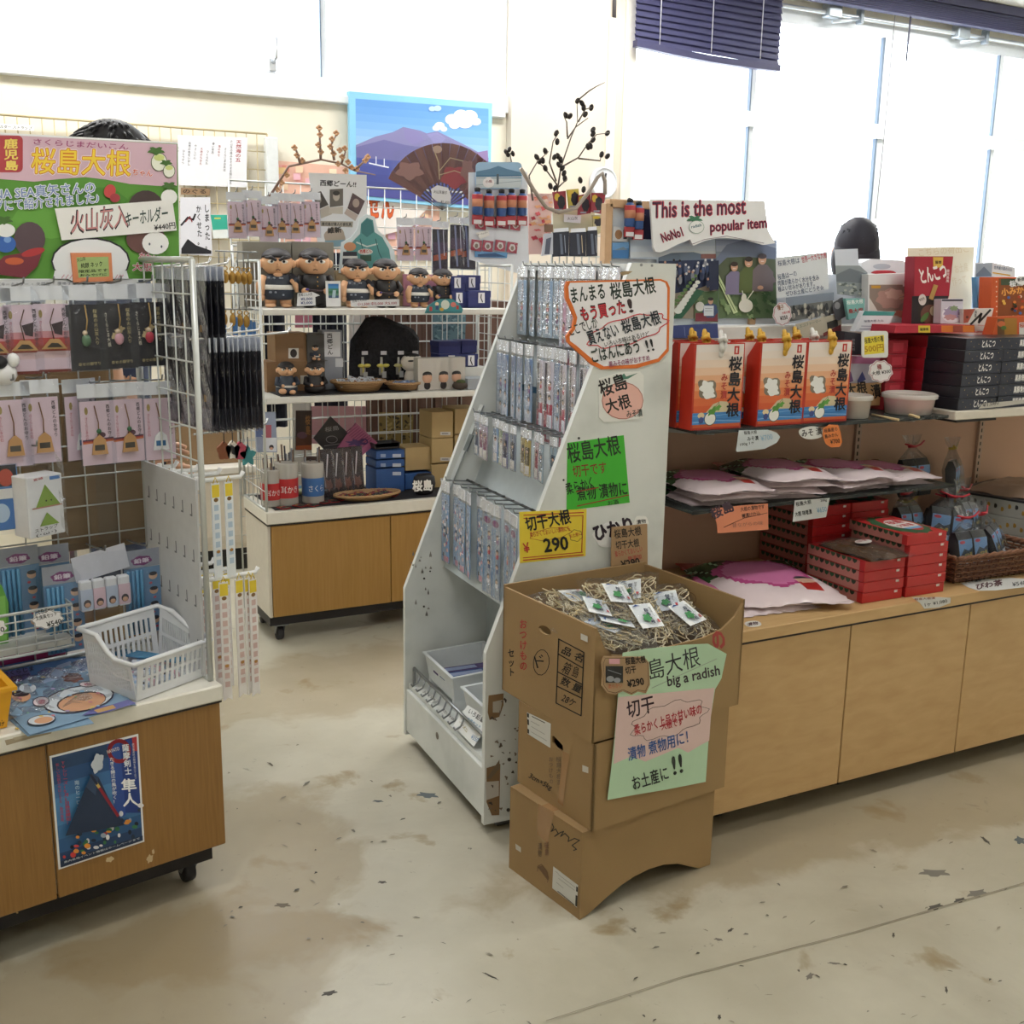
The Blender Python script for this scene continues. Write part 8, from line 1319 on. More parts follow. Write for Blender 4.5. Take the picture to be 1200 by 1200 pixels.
pkbox('salad_pack', 'square pack with a picture of sliced pork and onions', 'pack', PY(F0, 2.56), T2, [(735, 340), (858, 338), (856, 475), (730, 475)], '#c9c3cf', [('p', '#3a3440', rect(738, 340, 856, 350)), ('e', '#e0dde6', 795, 425, 58, 46), ('p', '#9c8fae', blob(795, 415, 46, 34, 24, .2, 9)), ('p', '#b58a8c', blob(785, 440, 36, 16, 20, .2, 7)), ('p', '#7c8f6c', blob(805, 390, 24, 14, 20, .25, 7))], .03)
pkbox('brush_card', 'terracotta and white card with black brush strokes lying on the boxes', 'card', PY(F0, 2.54), T2, [(858, 395), (1030, 390), (1005, 488), (860, 475)], '#d3cfca', [('p', '#a8503c', [(860, 396), (925, 394), (885, 470), (860, 474)]), ('l', '#1a191c', 12, [(900, 480), (960, 420), (945, 470), (1010, 400)]), ('e', '#5f2a24', 880, 440, 8, 8), ('v', '#3a3638', '桜島', 930, 400, 925, 440, 14)], .015)
pkbox('blue_folder', 'light blue folder standing on the boxes at the gondola end', 'folder', PY(F0, 2.64), T2, [(932, 215), (1028, 212), (1020, 388), (938, 388)], '#5f9cd2', [('p', '#84b6e0', [(940, 222), (955, 221), (958, 385), (942, 386)]), ('p', '#4a6a9c', [(985, 250), (1022, 240), (1016, 388), (980, 388)])], .02)
it = [('p', '#97a5b5', [(930, 140), (1022, 135), (1015, 240), (930, 230)]), ('p', '#6d7d92', [(930, 200), (975, 155), (1018, 200), (1015, 240), (930, 230)]), ('t', '#5f6f8c', '世界最大級の火山', 1030, 170, 1130, 182, 20, .02), ('l', '#d9b04c', 7, [(1025, 190), (1120, 205)])]
pkbox('mountain_leaflet', 'leaflet with a grey mountain and yellow line at the top of the gondola end', 'leaflet', PY(F0, 2.72), T2, [(928, 135), (1025, 132), (1150, 160), (1150, 480), (925, 480)], '#dfe3ea', it, .004)
def opack(label, y, q, it, d): return pkbox('snack_pack', label, 'pack', PY(F0, y), T2, q, '#c8582a', it, d)
o = [('e', c, x, y, 9, 8) for i in range(34) for c, x, y in [(rn.choice(['#d97a2c', '#b8401f', '#3f4f2c', '#e0b04c', '#33261f', '#d9c9b4', '#4a6aa8']), rn.uniform(1060, 1290), rn.uniform(320, 470))]]
opack('tall orange snack pack with fruit pictures at the picture edge', 2.56, [(1020, 215), (1300, 215), (1300, 480), (1010, 490)], [('p', '#8a4a24', [(1058, 222), (1300, 222), (1300, 480), (1050, 480)]), ('p', '#3c4a34', rect(1070, 225, 1300, 260)), ('t', '#e9a24c', '小みかん', 1075, 320, 1240, 300, 40, .05), ('t', '#e3e6ea', '桜島', 1120, 270, 1195, 262, 34, .05)] + o + [('e', '#e3c9a8', 1036, 240 + 28 * i, 4, 4) for i in range(8)], .05)
opack('short orange snack pack standing before the tall one', 2.50, [(1050, 440), (1300, 432), (1300, 550), (1020, 545)], [('p', '#a8762c', rect(1090, 445, 1160, 548)), ('p', '#6a4a2c', rect(1050, 450, 1090, 540)), ('e', '#c8683a', 1072, 478, 22, 16), ('e', '#5f7a3c', 1085, 500, 16, 12), ('p', '#d9d6d0', [(1172, 470), (1300, 465), (1300, 545), (1172, 545)]), ('t', '#b8503c', '桜島', 1175, 500, 1230, 495, 26, .04)], .04)
pkbox('price_tag', 'white rounded tag on the tall orange snack pack', 'price tag', PY(F0, 2.555), T2, blob(1195, 232, 44, 26, 20, .05, 5), '#e6e6e6', [('t', '#2a2a30', '新商品', 1165, 240, 1225, 232, 20, .03)], .001)
sheet('fruit_box', 'red and orange striped flat box lying on the stack of black boxes', 'box', PY(F0, 2.50), T2, [(480, 487), (920, 485), (925, 525), (470, 530)], '#b0283a', [('p', '#d9762c', rect(735, 487, 920, 524)), ('p', '#dcc03c', rect(605, 487, 672, 527)), ('p', '#a84a3a', rect(800, 488, 855, 524)), ('t', '#3a2a1c', '薩摩黒', 615, 517, 662, 515, 16, .03)], .16)
# ================================================================ rack behind the slanted stand
t = thing('wire_rack', 'white wire rack with packets standing behind the slanted stand', 'rack', at=(2.2, 3.9, 0)); YB = 3.62
a, b_ = PY(F0, YB)(648, 250), PY(F0, YB)(709, 250)
m = wiregrid(F0, (a.x, YB, .05), (1, 0, 0), b_.x - a.x, a.z - .05, 7, 22, .0026); build(m, 'grid', par=t); m = M()
for x in (a.x, b_.x): m.bar((x, YB - .15, .02), (x, YB + .15, .02), .014, WIRE)
build(m, 'foot', par=t)
P = PY(F0, YB - .03); tf = (520, 160, 5)
def bg(name, label, cat, q, col, it=(), y=YB - .03, t_=.006): return sheet(name, label, cat, PY(F0, y), tf, q, col, it, t_)
for i, q in enumerate(([(640, 325), (715, 318), (720, 430), (655, 450)], [(722, 312), (790, 305), (800, 405), (735, 420)], [(790, 345), (860, 330), (862, 450), (788, 460)], [(870, 330), (950, 330), (930, 455), (862, 440)])):
    cx, cy = sum(p[0] for p in q) / 4, sum(p[1] for p in q) / 4; bg('toy_packet', 'red and yellow packet with a dark toy, %s along the top of the rear rack' % NTH[i], 'packet', q, ('#8f2f3c', '#b5a544')[i % 2 if i < 2 else 0], [('p', '#c9a83c', blob(cx - 18, cy - 26, 16, 22)), ('p', '#26242e', blob(cx + 6, cy + 4, 22, 40)), ('p', '#8a8c98', rect(cx - 25, cy + 44, cx + 10, cy + 54))], YB - .05 - .012 * i)
bg('cream_board', 'cream backing board on the rear rack', 'board', [(640, 420), (885, 425), (885, 560), (640, 560)], '#d3ceb4', (), YB - .012, .004)
bg('white_label', 'white label on the cream board of the rear rack', 'label', [(705, 455), (805, 462), (802, 508), (705, 500)], '#e3e3ea', [('t', '#5a5a6a', '火山灰', 725, 490, 785, 488, 20)], YB - .02, .002)
bg('toy_packet', 'yellow packet with a dark toy lower on the rear rack', 'packet', [(872, 460), (942, 455), (935, 560), (880, 580)], '#b9b08a', [('p', '#26242e', blob(905, 500, 22, 26)), ('e', '#d8c43c', 895, 475, 22, 8)], YB - .04)
for i, q in enumerate(([(640, 562), (735, 555), (732, 700), (640, 705)], [(740, 562), (835, 558), (832, 702), (738, 700)], [(840, 552), (900, 548), (900, 700), (838, 702)])):
    cx = (q[0][0] + q[1][0]) / 2; bg('dark_packet', 'shiny dark packet in clear film on the rear rack, %s of three' % NTH[i], 'packet', q, '#262a38', [('p', '#5d6678', [(cx - 10, 570), (cx + 4, 570), (cx + 14, 690), (cx - 2, 690)]), ('l', '#c9b89a' if i == 1 else '#8f98a8', 4, [(cx + 20, 580), (cx + 26, 680)]), ('p', '#dfe3ea', [(q[0][0] + 4, q[0][1] - 22), (q[1][0] - 4, q[1][1] - 22), (q[1][0] - 4, q[1][1]), (q[0][0] + 4, q[0][1])])], YB - .06)
bg('clear_packet', 'clear packet with silver print at the end of the rear rack', 'packet', [(590, 570), (640, 565), (640, 690), (575, 700)], '#b5b8c2', [('p', '#7c5f4c', rect(588, 515, 640, 560)), ('p', '#565a6a', [(600, 600), (630, 590), (620, 690), (590, 690)])], YB - .07)
bg('pink_poster', 'pink and red printed poster behind the dark cone branches', 'poster', [(495, 335), (640, 335), (640, 690), (500, 690)], '#e6c3c2', [('p', rn.choice(['#d9646c', '#e9a08c', '#f0d9d0', '#c8485a', '#efb58c']), blob(rn.uniform(510, 625), rn.uniform(350, 680), rn.uniform(8, 24), rn.uniform(5, 14), 10, .3, 4)) for _ in range(40)], YB + .08, .004)
def branch(label, P, root, twigs, cones, col, tip, rr=.0035):
    t = thing('dry_branch', label, 'branch', F0, P(*root)); m = M()
    for tw in twigs: n = len(tw); m.tube([P(*p) + Vector((0, .02 * sin(i * 2 + p[0]), 0)) for i, p in enumerate(tw)], [rr * (1 - .75 * i / n) for i in range(n)], col, 5)
    build(m, 'twigs', par=t); k0 = None
    for x, y in cones:
        c = P(x, y); m = M(); a = .5 * sin(x * 3); m.lathe([(.001, -.013), (.007, -.009), (.009, 0), (.007, .008), (.001, .013)], tip, n=9, T=Matrix.Translation(c) @ ry(40 * sin(x * 7)), smooth=True); build(m, 'cone', par=t)
    return t
P = PY(F0, YB + .03)
branch('dry branch with dark little cones rising in front of the beige pillar', P, (652, 222), [[(651, 225), (660, 195), (668, 162), (676, 143), (679, 122), (682, 118)], [(668, 162), (678, 148), (690, 138)], [(676, 143), (686, 128), (693, 126)], [(680, 117), (688, 107), (700, 101), (711, 96)], [(660, 195), (676, 185), (690, 168), (697, 158), (712, 156)], [(676, 186), (700, 189), (708, 180)], [(655, 212), (647, 190), (650, 165), (652, 156)], [(652, 220), (640, 195), (632, 188)], [(625, 235), (620, 206), (628, 190), (640, 178)], [(668, 160), (664, 143), (664, 136)], [(650, 224), (662, 210)]],
       [(677, 118), (682, 121), (684, 126), (693, 126), (686, 134), (663, 135), (668, 136), (652, 156), (653, 166), (650, 184), (654, 183), (657, 187), (655, 193), (659, 197), (661, 203), (662, 209), (695, 152), (695, 157), (712, 156), (689, 172), (692, 171), (695, 164), (705, 181), (712, 183), (629, 184), (633, 189), (639, 177), (636, 188), (639, 197), (645, 218), (651, 220), (680, 211), (684, 222)], '#5f5650', mt('#26201f', .6))
branch('short dry branch with dark cones above the bottle key ring board', PY(F0, 4.45), (601, 190), [[(600, 192), (598, 182), (594, 178)], [(598, 182), (602, 178)]], [(593, 178), (597, 175), (601, 180), (595, 181)], '#5f5650', mt('#26201f', .6))
# arched hoop of the rear rack, an old vine ring
t = thing('vine_ring', 'pale twisted vine arching over the toy packets of the rear rack', 'vine', F0, PY(F0, YB - .1)(650, 245)); P = PY(F0, YB - .1); m = M(); m.tube([P(*p) for p in ((610, 197), (625, 222), (640, 243), (655, 249), (675, 244), (690, 225), (700, 208), (706, 203), (709, 212), (709, 228))], .007, '#9a8f84', 6); build(m, 'vine', par=t)
# ================================================================ goods above and behind the middle shelves
GY = MY + .40
t = thing('display_grid', 'white wire display grid standing behind the middle shelves', 'display grid', at=(1.6, GY, 0)); a, b_ = PY(F0, GY)(268, 211), PY(F0, GY)(560, 215)
build(wiregrid(F0, (a.x, GY, .05), (1, 0, 0), b_.x - a.x, a.z - .05, 15, 22, .0023, rf=.004), 'grid', par=t); m = M()
for x in (a.x, b_.x): m.bar((x, GY - .02, .02), (x, GY + .08, .02), .014, WIRE)
build(m, 'foot', par=t)
PINK2 = packet('charm_packet', 'charm', .078, .15, .03, PK, pinkcard(2), .001, charm(2), .007, 61); g = 'pink charm packets on the rear grid'; sp = []
for i, (px, py) in enumerate(((277, 228), (295, 226), (314, 233), (329, 229), (345, 230), (364, 228), (475, 258), (496, 258))):
    p = PY(F0, GY - .09)(px, py); PINK2.put(F0, p, 'pink charm packet on the rear grid, %s from the wall panel side' % NTH[i], U(-6, 6), g, sc=.93); sp.append((p.x, GY, p.z + .004))
tf = (200, 140, 5)
def mg(name, label, cat, q, col, it=(), dy=-.05, t_=.004, tf=tf): return sheet(name, label, cat, PY(F0, GY + dy), tf, q, col, it, t_)
it = [('t', '#33323a', '西郷どーん!!', 875, 388, 1085, 398, 34, .04), ('p', '#55504c', [(825, 440), (880, 420), (925, 500), (870, 525)]), ('e', '#8f8478', 868, 470, 16, 22), ('p', '#b9b2a6', [(872, 528), (925, 502), (945, 555), (880, 580)]), ('p', '#6a655f', [(932, 410), (1010, 405), (1010, 505), (932, 515)]), ('e', '#b5ab9f', 970, 450, 20, 28), ('e', '#3a3633', 970, 432, 20, 14), ('p', '#c2bbb0', [(930, 517), (1010, 510), (1008, 555), (925, 550)]), ('p', '#5c4a4c', [(1065, 430), (1138, 478), (1100, 560), (1035, 520)]), ('e', '#a8968c', 1085, 490, 20, 26), ('p', '#b9a9a2', [(1032, 522), (1098, 562), (1080, 595), (1015, 550)]),
      ('p', '#a8a094', [(875, 595), (1068, 598), (1065, 632), (878, 625)]), ('t', '#33302e', '鹿児島が偉人の食玩具', 885, 622, 1058, 625, 20, .03), ('p', '#b5a596', blob(960, 690, 62, 60, 24, .05, 6)), ('p', '#7f9fae', [(900, 710), (1020, 705), (1000, 745), (920, 745)]), ('t', '#2a2624', '維新', 920, 668, 1000, 662, 34, .05)]
mg('printed_poster', 'white poster with three sepia portraits above the largest dolls', 'poster', [(808, 312), (1148, 325), (1150, 760), (860, 722)], '#e2e3e6', it, -.03, .001)
it = [('p', '#5c9c9c', [(1020, 890), (1030, 760), (1080, 700), (1110, 670), (1115, 610), (1150, 575), (1185, 590), (1195, 660), (1240, 690), (1280, 760), (1300, 880)]), ('p', '#3f7a7e', [(1115, 615), (1150, 580), (1180, 595), (1190, 660), (1150, 690), (1118, 665)]), ('l', '#c9d9d6', 9, [(1090, 720), (1150, 745), (1210, 730)]), ('l', '#2f5f64', 5, [(1110, 700), (1130, 780), (1125, 860)]), ('l', '#2f5f64', 5, [(1200, 700), (1220, 780), (1260, 860)]), ('e', '#c98f6a', 1050, 745, 36, 26), ('p', '#3a3a44', [(1010, 775), (1090, 775), (1095, 850), (1005, 850)]), ('p', '#dfe0de', rect(1005, 800, 1095, 815)), ('e', '#d8d6d0', 1140, 775, 44, 18), ('t', '#b8453c', '西郷どん', 1108, 785, 1178, 780, 22, .04), ('p', '#3c5a4a', rect(1110, 795, 1175, 830))]
mg('statue_cutout', 'standing cut out of a green statue with folded arms behind the middle dolls', 'cut out', [(985, 900), (1000, 720), (1060, 690), (1095, 640), (1105, 580), (1150, 555), (1195, 570), (1215, 650), (1260, 690), (1310, 770), (1325, 900)], '#dbe7ec', it, -.14, .004)
T3 = (300, 0, 4)
fan = thing('folding_fan', 'open brown folding fan in a clear bag before the volcano photograph', 'fan', F0, PY(F0, GY - .05)(518, 240)); c = PY(F0, GY - .05); m = M(); hub = (876, 985)
for i in range(15):
    a0, a1 = rad(-152 + i * 8.6), rad(-152 + (i + 1) * 8.6); rr = lambda a, r: (hub[0] + cos(a) * r * .93, hub[1] + sin(a) * r * 1.0); col = ('#7d5048', '#6a3f3c')[i % 2]
    q = [c(*(lambda p: (300 + p[0] / 4, p[1] / 4))(rr(a, r))) - Vector((0, .006 * (k % 2), 0)) for k, (a, r) in enumerate(((a0, 130), (a0, 315), (a1, 315), (a1, 130)))]
    m.prism(q, (0, 1, 0), .001, mt(col, .5)); q = [c(300 + p[0] / 4, p[1] / 4) + Vector((0, .004, 0)) for p in (hub, rr(a0, 135), rr((a0 + a1) / 2, 135))]; m.prism(q, (0, 1, 0), .002, mt('#3c2a2a', .4))
draw(m, PY(F0, GY - .058), T3, [('p', '#a87a74', blob(720, 800, 60, 40, 20, .2, 5)), ('p', '#a83f44', blob(930, 830, 60, 50, 20, .15, 5)), ('l', '#c9b08a', 5, [(860, 840), (855, 760), (830, 690)]), ('l', '#c9b08a', 4, [(860, 800), (910, 740), (990, 760)]), ('l', '#c9b08a', 4, [(860, 820), (930, 800), (1010, 830)]), ('e', '#c9a894', 850, 700, 22, 18), ('p', '#9a6a60', blob(990, 800, 30, 50, 16, .2, 5))]); build(m, 'fan', par=fan)
m = M(); q = [c(300 + x / 4, y / 4) - Vector((0, .014, 0)) for x, y in ((640, 715), (840, 632), (1030, 715), (1025, 840), (900, 1000), (860, 985), (620, 835))]; m.add(q, [tuple(range(7))], FILM); build(m, 'clear_bag', par=fan)
m = sheetmesh(PY(F0, GY - .067), T3, [(822, 885), (850, 868), (900, 880), (915, 920), (910, 958), (850, 945), (825, 925)], '#dfe0e4', [('t', '#3a3a44', '火山灰扇子', 832, 905, 895, 912, 16, .02), ('t', '#3a3a44', '¥1,650', 865, 952, 905, 958, 14, .02)], .001); build(m, 'price_tag', par=fan)
# wide back poster (plain patchwork), white bottle board, dark packets
it = []
for i in range(90): x = rn.uniform(90, 800); it.append(('p', rn.choice(['#e9a9a0', '#f0d0b0', '#e8b5c0', '#d98a7a', '#e9dcc0', '#e6c48a', '#d9a9c0']), [(x, y_) for x, y_ in ()] or (lambda x, y: rect(x, y, x + 34, y + 30))(x, rn.uniform(760, 1180))))
it += [('p', '#eee6e0', blob(600, 930, 200, 170, 24, .05, 8))] + [('t', c_, tx, *b2, b_) for c_, b_ in (('#8a2a1c', .07), ('#d9622c', .03)) for tx, b2 in (('出', (545, 890, 620, 890, 80)), ('せん', (520, 1020, 640, 1020, 120)))]
sheet('patchwork_poster', 'wide orange and pink patchwork poster on the wall below the volcano photograph', 'poster', PY(F0, WY - .02), T3, [(85, 752), (640, 800), (860, 830), (860, 1200), (70, 1180)], '#e6b8a4', it, .002)
DP2 = packet('dark_packet', 'packet', .075, .2, .025, '#241f30', [('p', '#4a3550', rect(4, 60, 70, 110)), ('p', '#a8502f', [(4, 120), (70, 105), (70, 135), (4, 145)]), ('p', '#7d84a8', [(20, 4), (30, 4), (44, 190), (34, 190)]), ('p', '#c9cbd9', [(50, 6), (54, 6), (60, 120), (56, 120)])], .001, None, .012, 71)
for i, (px, py) in enumerate(((516, 262), (536, 257), (549, 258))): p = PY(F0, GY - .1)(px, py); DP2.put(F0, p, 'shiny dark violet packet above the smallest dolls, %s of three' % NTH[i], U(-8, 8), 'dark violet packets on the rear grid', sc=.93); sp.append((p.x, GY, p.z + .005))
hooks(t, F0, None, sp, L=.1, ax=(0, -1, 0), rise=.01)
T5 = (520, 160, 5); BY = GY - .12
t = thing('hanging_board', 'tall white hanging panel with rows of bottle charms behind the slanted stand', 'panel', F0, PY(F0, BY)(585, 300)); build(sheetmesh(PY(F0, BY), T5, [(148, 210), (490, 205), (500, 760), (430, 800), (150, 720)], '#d9dfe9', (), .006), 'board', par=t); m = M(); q = PY(F0, BY + .02); m.bar(q(560, 300), q(560, 345), .006, WIRE); build(m, 'hanger', par=t)
sheet('landscape_card', 'rounded card with a photo of the volcano and sea on top of the white panel', 'card', PY(F0, BY - .012), T5, rrect(188, 150, 458, 305, 26), '#9fc2e2', [('p', '#5f86a8', [(190, 205), (270, 190), (320, 172), (370, 190), (455, 210), (455, 245), (190, 245)]), ('p', '#4f7a9c', rect(190, 225, 456, 245)), ('p', '#c9d3da', rect(190, 245, 456, 300)), ('l', '#eef2f4', 4, [(190, 240), (456, 236)]), ('l', '#8fa2b0', 3, [(190, 285), (456, 260)]), ('p', '#55626e', [(310, 220), (322, 220), (322, 280), (308, 280)]), ('e', '#e9e6ea', 262, 270, 34, 30), ('t', '#8a4a5a', '小瓶', 245, 272, 282, 270, 16, .03)], .002)
for i, (x, y) in enumerate(((198, 298), (266, 308), (340, 308), (398, 305), (462, 308))): bottlechain(F0, PY(F0, BY - .03)(520 + x / 5, 160 + y / 5), 'red and blue bottle key ring on the white panel, %s from the fan' % NTH[i], 1.35, 'bottle key rings on the white panel')
rp_ = thing('red_packet', 'x', 'packet'); build(sheetmesh(Loc(.001, 24, 0), I1, rect(0, 0, 48, 44), '#a83a50', [('p', '#d9d2d0', blob(24, 22, 15, 15, 16, .08, 5)), ('e', '#8a7468', 24, 24, 8, 9)], .002), 'card', par=rp_); build(film(.052, .05, 81, .004), 'clear_bag', par=rp_); RPP = Proto(rp_)
k = 0
for row, pts in (('upper', ((222, 480), (290, 470), (357, 476), (425, 486))), ('lower', ((195, 606), (262, 610), (335, 608), (405, 620)))):
    for i, (x, y) in enumerate(pts): RPP.put(F0, PY(F0, BY - .012)(520 + x / 5, 160 + y / 5), 'small red packet in the %s row of the white panel, %s from the fan' % (row, NTH[i]), 0, 'red packets on the white panel', ry(6), sc=1.05)
sheet('price_tag', 'white slanted tag between the rows of red packets', 'price tag', PY(F0, BY - .010), T5, [(188, 565), (262, 545), (268, 580), (215, 600)], '#e6e6e4', [('t', '#55555c', 'キーホルダー', 200, 582, 260, 566, 12)], .001)
sheet('blue_card', 'blue landscape card low on the white panel', 'card', PY(F0, BY - .010), T5, [(182, 672), (375, 680), (370, 712), (182, 706)], '#5f93c4', [('p', '#33507a', [(200, 690), (300, 682), (368, 705), (200, 704)])], .001)
# brown slatted screen and dark cloths seen through the middle shelves
SY = MY + .52; a, b_ = PY(F0, SY)(432, 500), PY(F0, SY)(610, 500); t = thing('slatted_screen', 'brown slatted wooden screen behind the middle shelves', 'screen', at=((a.x + b_.x) / 2, SY, 0)); m = M(); x = a.x; i = 0; SL = mt('#6b4f44', .6, .1)
while x < b_.x: build(M().bbox(x, min(x + .062, b_.x), SY - .008 * (i % 2), SY + .02, .04, PY(F0, SY)(500, 368).z + .06, SL, .003), 'slat', par=t); x += .065; i += 1
build(M().box(a.x, b_.x, SY + .02, SY + .035, 0, 1.3, mt('#4f3a33')), 'backing', par=t)
sheet('blue_print', 'blue grey printed cloth picture on the slatted screen', 'picture', PY(F0, SY - .012), (400, 360, 7.5), [(805, 40), (1095, 40), (1088, 300), (805, 300)], '#5f7f8c', [('p', rn.choice(['#4a6a78', '#7f9fa8', '#3f5a6a']), blob(rn.uniform(820, 1080), rn.uniform(60, 290), rn.uniform(10, 26), rn.uniform(5, 12), 10, .3, 4, rn.uniform(0, 180))) for _ in range(60)], .003)
sheet('map_print', 'tan printed picture with dark patterns on the slatted screen above the tan cartons', 'picture', PY(F0, SY - .012), (400, 470, 7.5), [(330, 100), (635, 100), (628, 400), (335, 400)], '#9a8350', [('p', rn.choice(['#5f5236', '#4a4230', '#bfa870']), blob(rn.uniform(345, 615), rn.uniform(115, 385), rn.uniform(6, 22), rn.uniform(4, 14), 10, .35, 5, rn.uniform(0, 180))) for _ in range(60)], .003)
for lab, x0, x1, y0, y1 in (('dark navy cloth hanging behind the boxed dolls', 309, 338, 364, 500), ('dark navy cloth hanging beside the lava rock', 366, 409, 364, 500)):
    P = PY(F0, SY + .05); a, b_ = P(x0, y0), P(x1, y1); t = thing('hanging_cloth', lab, 'cloth', at=((a.x + b_.x) / 2, SY + .05, b_.z)); m = M(); m.grid(lambda i, j: Vector((a.x + (b_.x - a.x) * i, SY + .05 + .012 * sin(i * 14), a.z + .25 + (b_.z - a.z - .25) * j)), 12, 4, mt('#1f2233', .8, .1)); build(m, 'cloth', par=t)
for lab, x0, x1, y0, y1, c_ in (('pink and white paper panel between the dark cloths', 346, 366, 366, 384, '#cf7f95'), ('bright white sheet between the dark cloths and the lava rock', 409, 430, 366, 470, '#ece6e2'), ('pale pink bag low behind the diamond plaques', 364, 432, 476, 520, '#cfa0a8'), ('white board post behind the brown banner packet', 343, 365, 470, 590, '#d9d6d2')): sheet('paper_sheet', lab, 'paper', PY(F0, SY + .03), (0, 0, 1), rect(x0, y0, x1, y1), c_, (), .004)
# key rings on the wire wing of the middle shelves
kr = thing('key_ring', 'x', 'key ring'); m = M(); m.tube([(0, 0, 0), (0, -.004, -.02), (0, 0, -.05)], .0025, STEEL, 5); m.tube([(.008 * cos(k), 0, -.058 + .008 * sin(k)) for k in (i * pi / 6 for i in range(13))], .0022, mt('#b8924a', .3, .02, .8), 5); build(m, 'ring', par=kr); m = M(); m.ell((0, 0, -.09), (.014, .007, .024), mt('#a8823f', .3, .2, .6), 10, 7); build(m, 'charm', par=kr); KG = Proto(kr)
ks = thing('key_ring', 'x', 'key ring'); m = M(); m.box(-.009, .009, -.003, .003, -.1, -.03, mt('#3f72b0', .3)); m.box(-.008, .008, -.0035, .0035, -.12, -.1, mt('#d98a3c', .4)); build(m, 'charm', par=ks); m = M(); m.tube([(0, 0, 0), (0, 0, -.03)], .002, STEEL, 5); build(m, 'ring', par=ks); KB = Proto(ks)
P = PY(F0, MY + .1); 
for nmx, pr, pts in (('gold', KG, ((256, 296), (263, 296), (271, 297), (278, 297), (285, 298), (291, 298))), ('gold lower', KG, ((262, 346), (272, 347), (280, 348), (288, 349))), ('blue', KB, ((262, 364), (275, 362), (284, 364), (292, 366), (298, 368)))):
    for i, (x, y) in enumerate(pts): pr.put(F0, P(x, y), '%s key ring on the wire wing pegs beside the dolls, %s of its row' % (nmx, NTH[i]), U(-40, 40), 'key rings on the wire wing')
    z = P(*pts[0]).z; kp = M(); kp.tube([(MX - .004, MY + .1, z + .004), (P(pts[0][0] - 4, pts[0][1]).x, MY + .1, z + .006)], .003, STEEL, 5)
    kp.tube([(MX - .006, MY + .02, z + .004), (MX - .006, MY + .32, z + .004)], .003, STEEL, 5); build(kp, 'wing_peg', par=sh)
for i, (x, y, c1) in enumerate(((262, 506, '#7d4a30'), (272, 505, '#c9c3b8'), (281, 506, '#a8485a'), (290, 512, '#3f8488'))):
    p = PY(F0, MY + .02)(x, y); t = thing('felt_charm', ('brown', 'black and white striped', 'red and pink', 'teal star shaped')[i] + ' felt charm hanging low on the wire wing', 'charm', at=p); k = .05 if i < 3 else .06
    m = M(); m.prism([p + Vector((a * .001, 0, b_ * .001)) for a, b_ in blob(0, -75, 26, 34, 20, .3 if i == 3 else .12, 5)], (0, 1, 0), .012, mt(c1, .8, .2))
    if i == 1: m.prism([p + Vector((a * .001, -.002, b_ * .001)) for a, b_ in ((-10, -50), (4, -60), (10, -95), (-4, -88))], (0, 1, 0), .002, BLACK)
    build(m, 'charm', par=t); m = M(); m.tube([p, p + Vector((0, 0, -.045))], .002, BLACK, 4); build(m, 'cord', par=t)
sheet('strap_bundle', 'blue and white printed packets hanging inside the wire wing above the tubs', 'packet', PY(F0, MY + .04), (180, 360, 5), [(592, 620), (715, 615), (725, 850), (610, 850)], '#8f98b0', [('p', '#5f6f9c', rect(600, 625, 640, 760)), ('p', '#a85a68', rect(650, 690, 690, 790)), ('p', '#d3d6de', rect(640, 765, 720, 845)), ('e', '#3a2f38', 690, 820, 14, 14), ('e', '#c99a84', 690, 828, 10, 8)], .02)
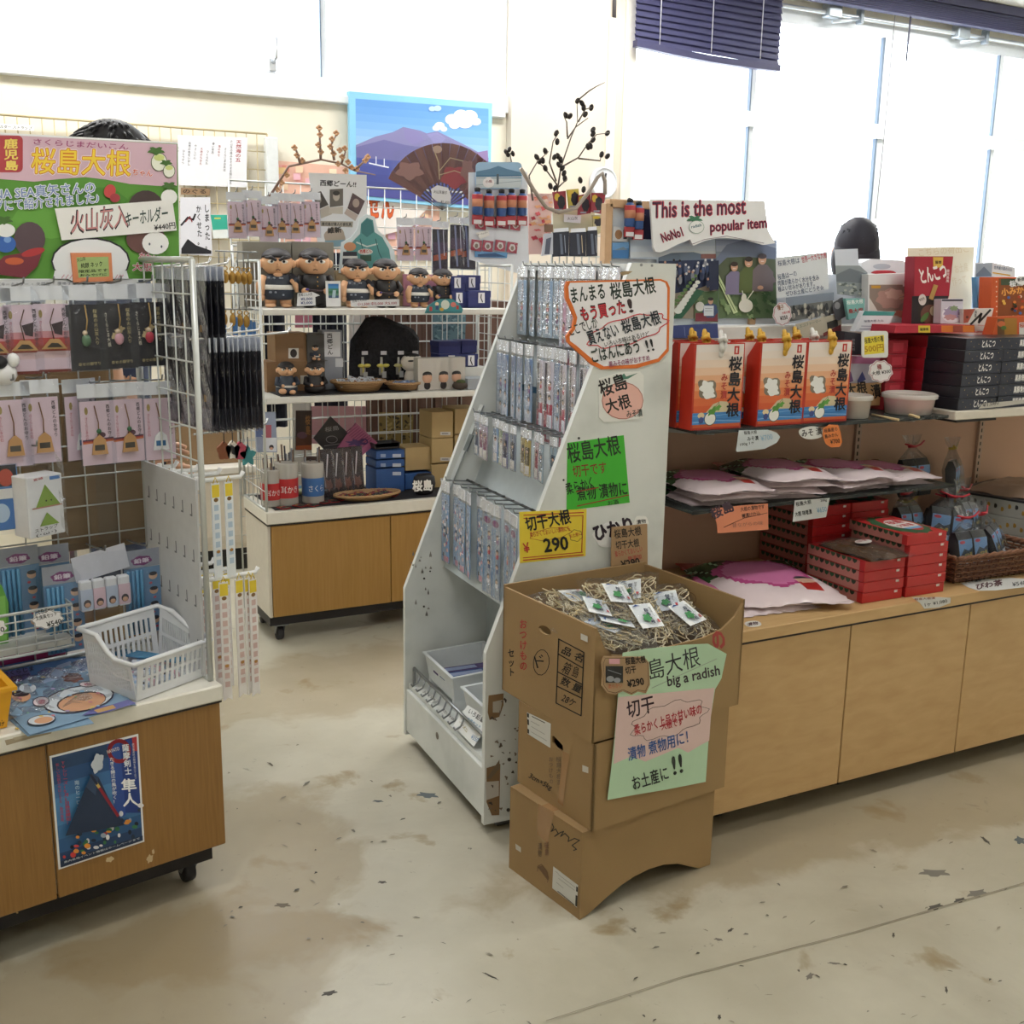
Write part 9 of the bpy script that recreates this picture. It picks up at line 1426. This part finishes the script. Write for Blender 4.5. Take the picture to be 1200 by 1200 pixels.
# flowering twig, white low cabinet by the passage
P = PY(F0, GY - .02); tw = [[(315, 232), (338, 195), (376, 187), (400, 192), (415, 200), (440, 205)], [(376, 187), (375, 165), (374, 150)], [(392, 188), (388, 170), (394, 158)], [(400, 192), (405, 178)], [(352, 192), (348, 178), (345, 172)], [(415, 200), (430, 186)]]; cn = [(374, 150), (375, 158), (373, 170), (376, 178), (394, 156), (389, 163), (387, 172), (391, 180), (398, 176), (404, 174), (401, 184), (408, 190), (345, 173), (348, 182), (354, 188), (336, 205), (330, 214), (325, 222), (412, 196), (405, 200), (418, 198), (428, 188), (431, 184), (396, 192)]
t = thing('flowering_twig', 'dry curved twig with pale orange blossoms above the white portrait poster', 'branch', F0, P(360, 220)); m = M()
for q in tw: m.tube([P(*p) for p in q], [.006 * (1 - .7 * i / len(q)) for i in range(len(q))], '#8a6f62', 5)
build(m, 'twigs', par=t)
for x, y in cn: c = P(x, y); m = M(); [m.ell(c + Vector((.007 * cos(a), -.004 * (a > 3), .007 * sin(a))), (.007, .005, .006), mt('#c99a72', .6, .1), 7, 5) for a in (0, 1.5, 3, 4.6)]; build(m, 'blossom', par=t)
a = PZ(F0, .12)(252, 645); t = thing('white_cabinet', 'low white cabinet with a thick top by the passage behind the middle counter', 'cabinet', at=(a.x - .3, a.y + .3, 0)); x1 = PY(F0, a.y)(300, 600).x; y = a.y
build(M().box(a.x - .7, x1, y, y + .5, .12, .5, mt('#d3c9b8', .5)), 'body', par=t); build(M().bbox(a.x - .71, x1 + .01, y - .012, y + .5, .5, .535, mt('#dedad0', .4), .004), 'top_board', par=t); build(M().box(a.x - .68, x1 - .02, y + .04, y + .48, 0, .12, '#1d1b1c'), 'plinth', par=t); build(M().box(a.x - .7, x1, y - .004, y, .15, .19, mt('#c9bfae')), 'rail', par=t)  # black plinth block paints in the dark, shaded gap under the cabinet
m = M(); m.bbox(a.x - .55, x1 - .03, y + .1, y + .4, .536, .9, mt('#8a6f50', .7, .08), .004); build(m, 'brown_carton', label='large brown carton standing on the low white cabinet', cat='box')
m = M(); z = PY(F0, y + .15)(300, 486).z; m.bbox(a.x - .5, x1 + .02, y + .08, y + .42, .9, .93, mt('#e0ded8', .4), .003); build(m, 'white_board', label='white board lying on the large brown carton by the passage', cat='board')
for i, (x, c_) in enumerate(((a.x + .02, '#4a5fa0'), (a.x + .14, '#3f86b8'))): t = thing('small_toy', ('violet blue', 'sky blue')[i] + ' round toy on the white board by the passage', 'toy', at=(x, y + .14, .931)); m = M(); m.ell((x, y + .14, .965), (.042, .03, .034), mt(c_, .5, .15), 12, 8); build(m, 'body', par=t); m = M(); m.ell((x, y + .111, .955), (.02, .006, .012), mt('#d9d3d6'), 8, 5); build(m, 'face', par=t)
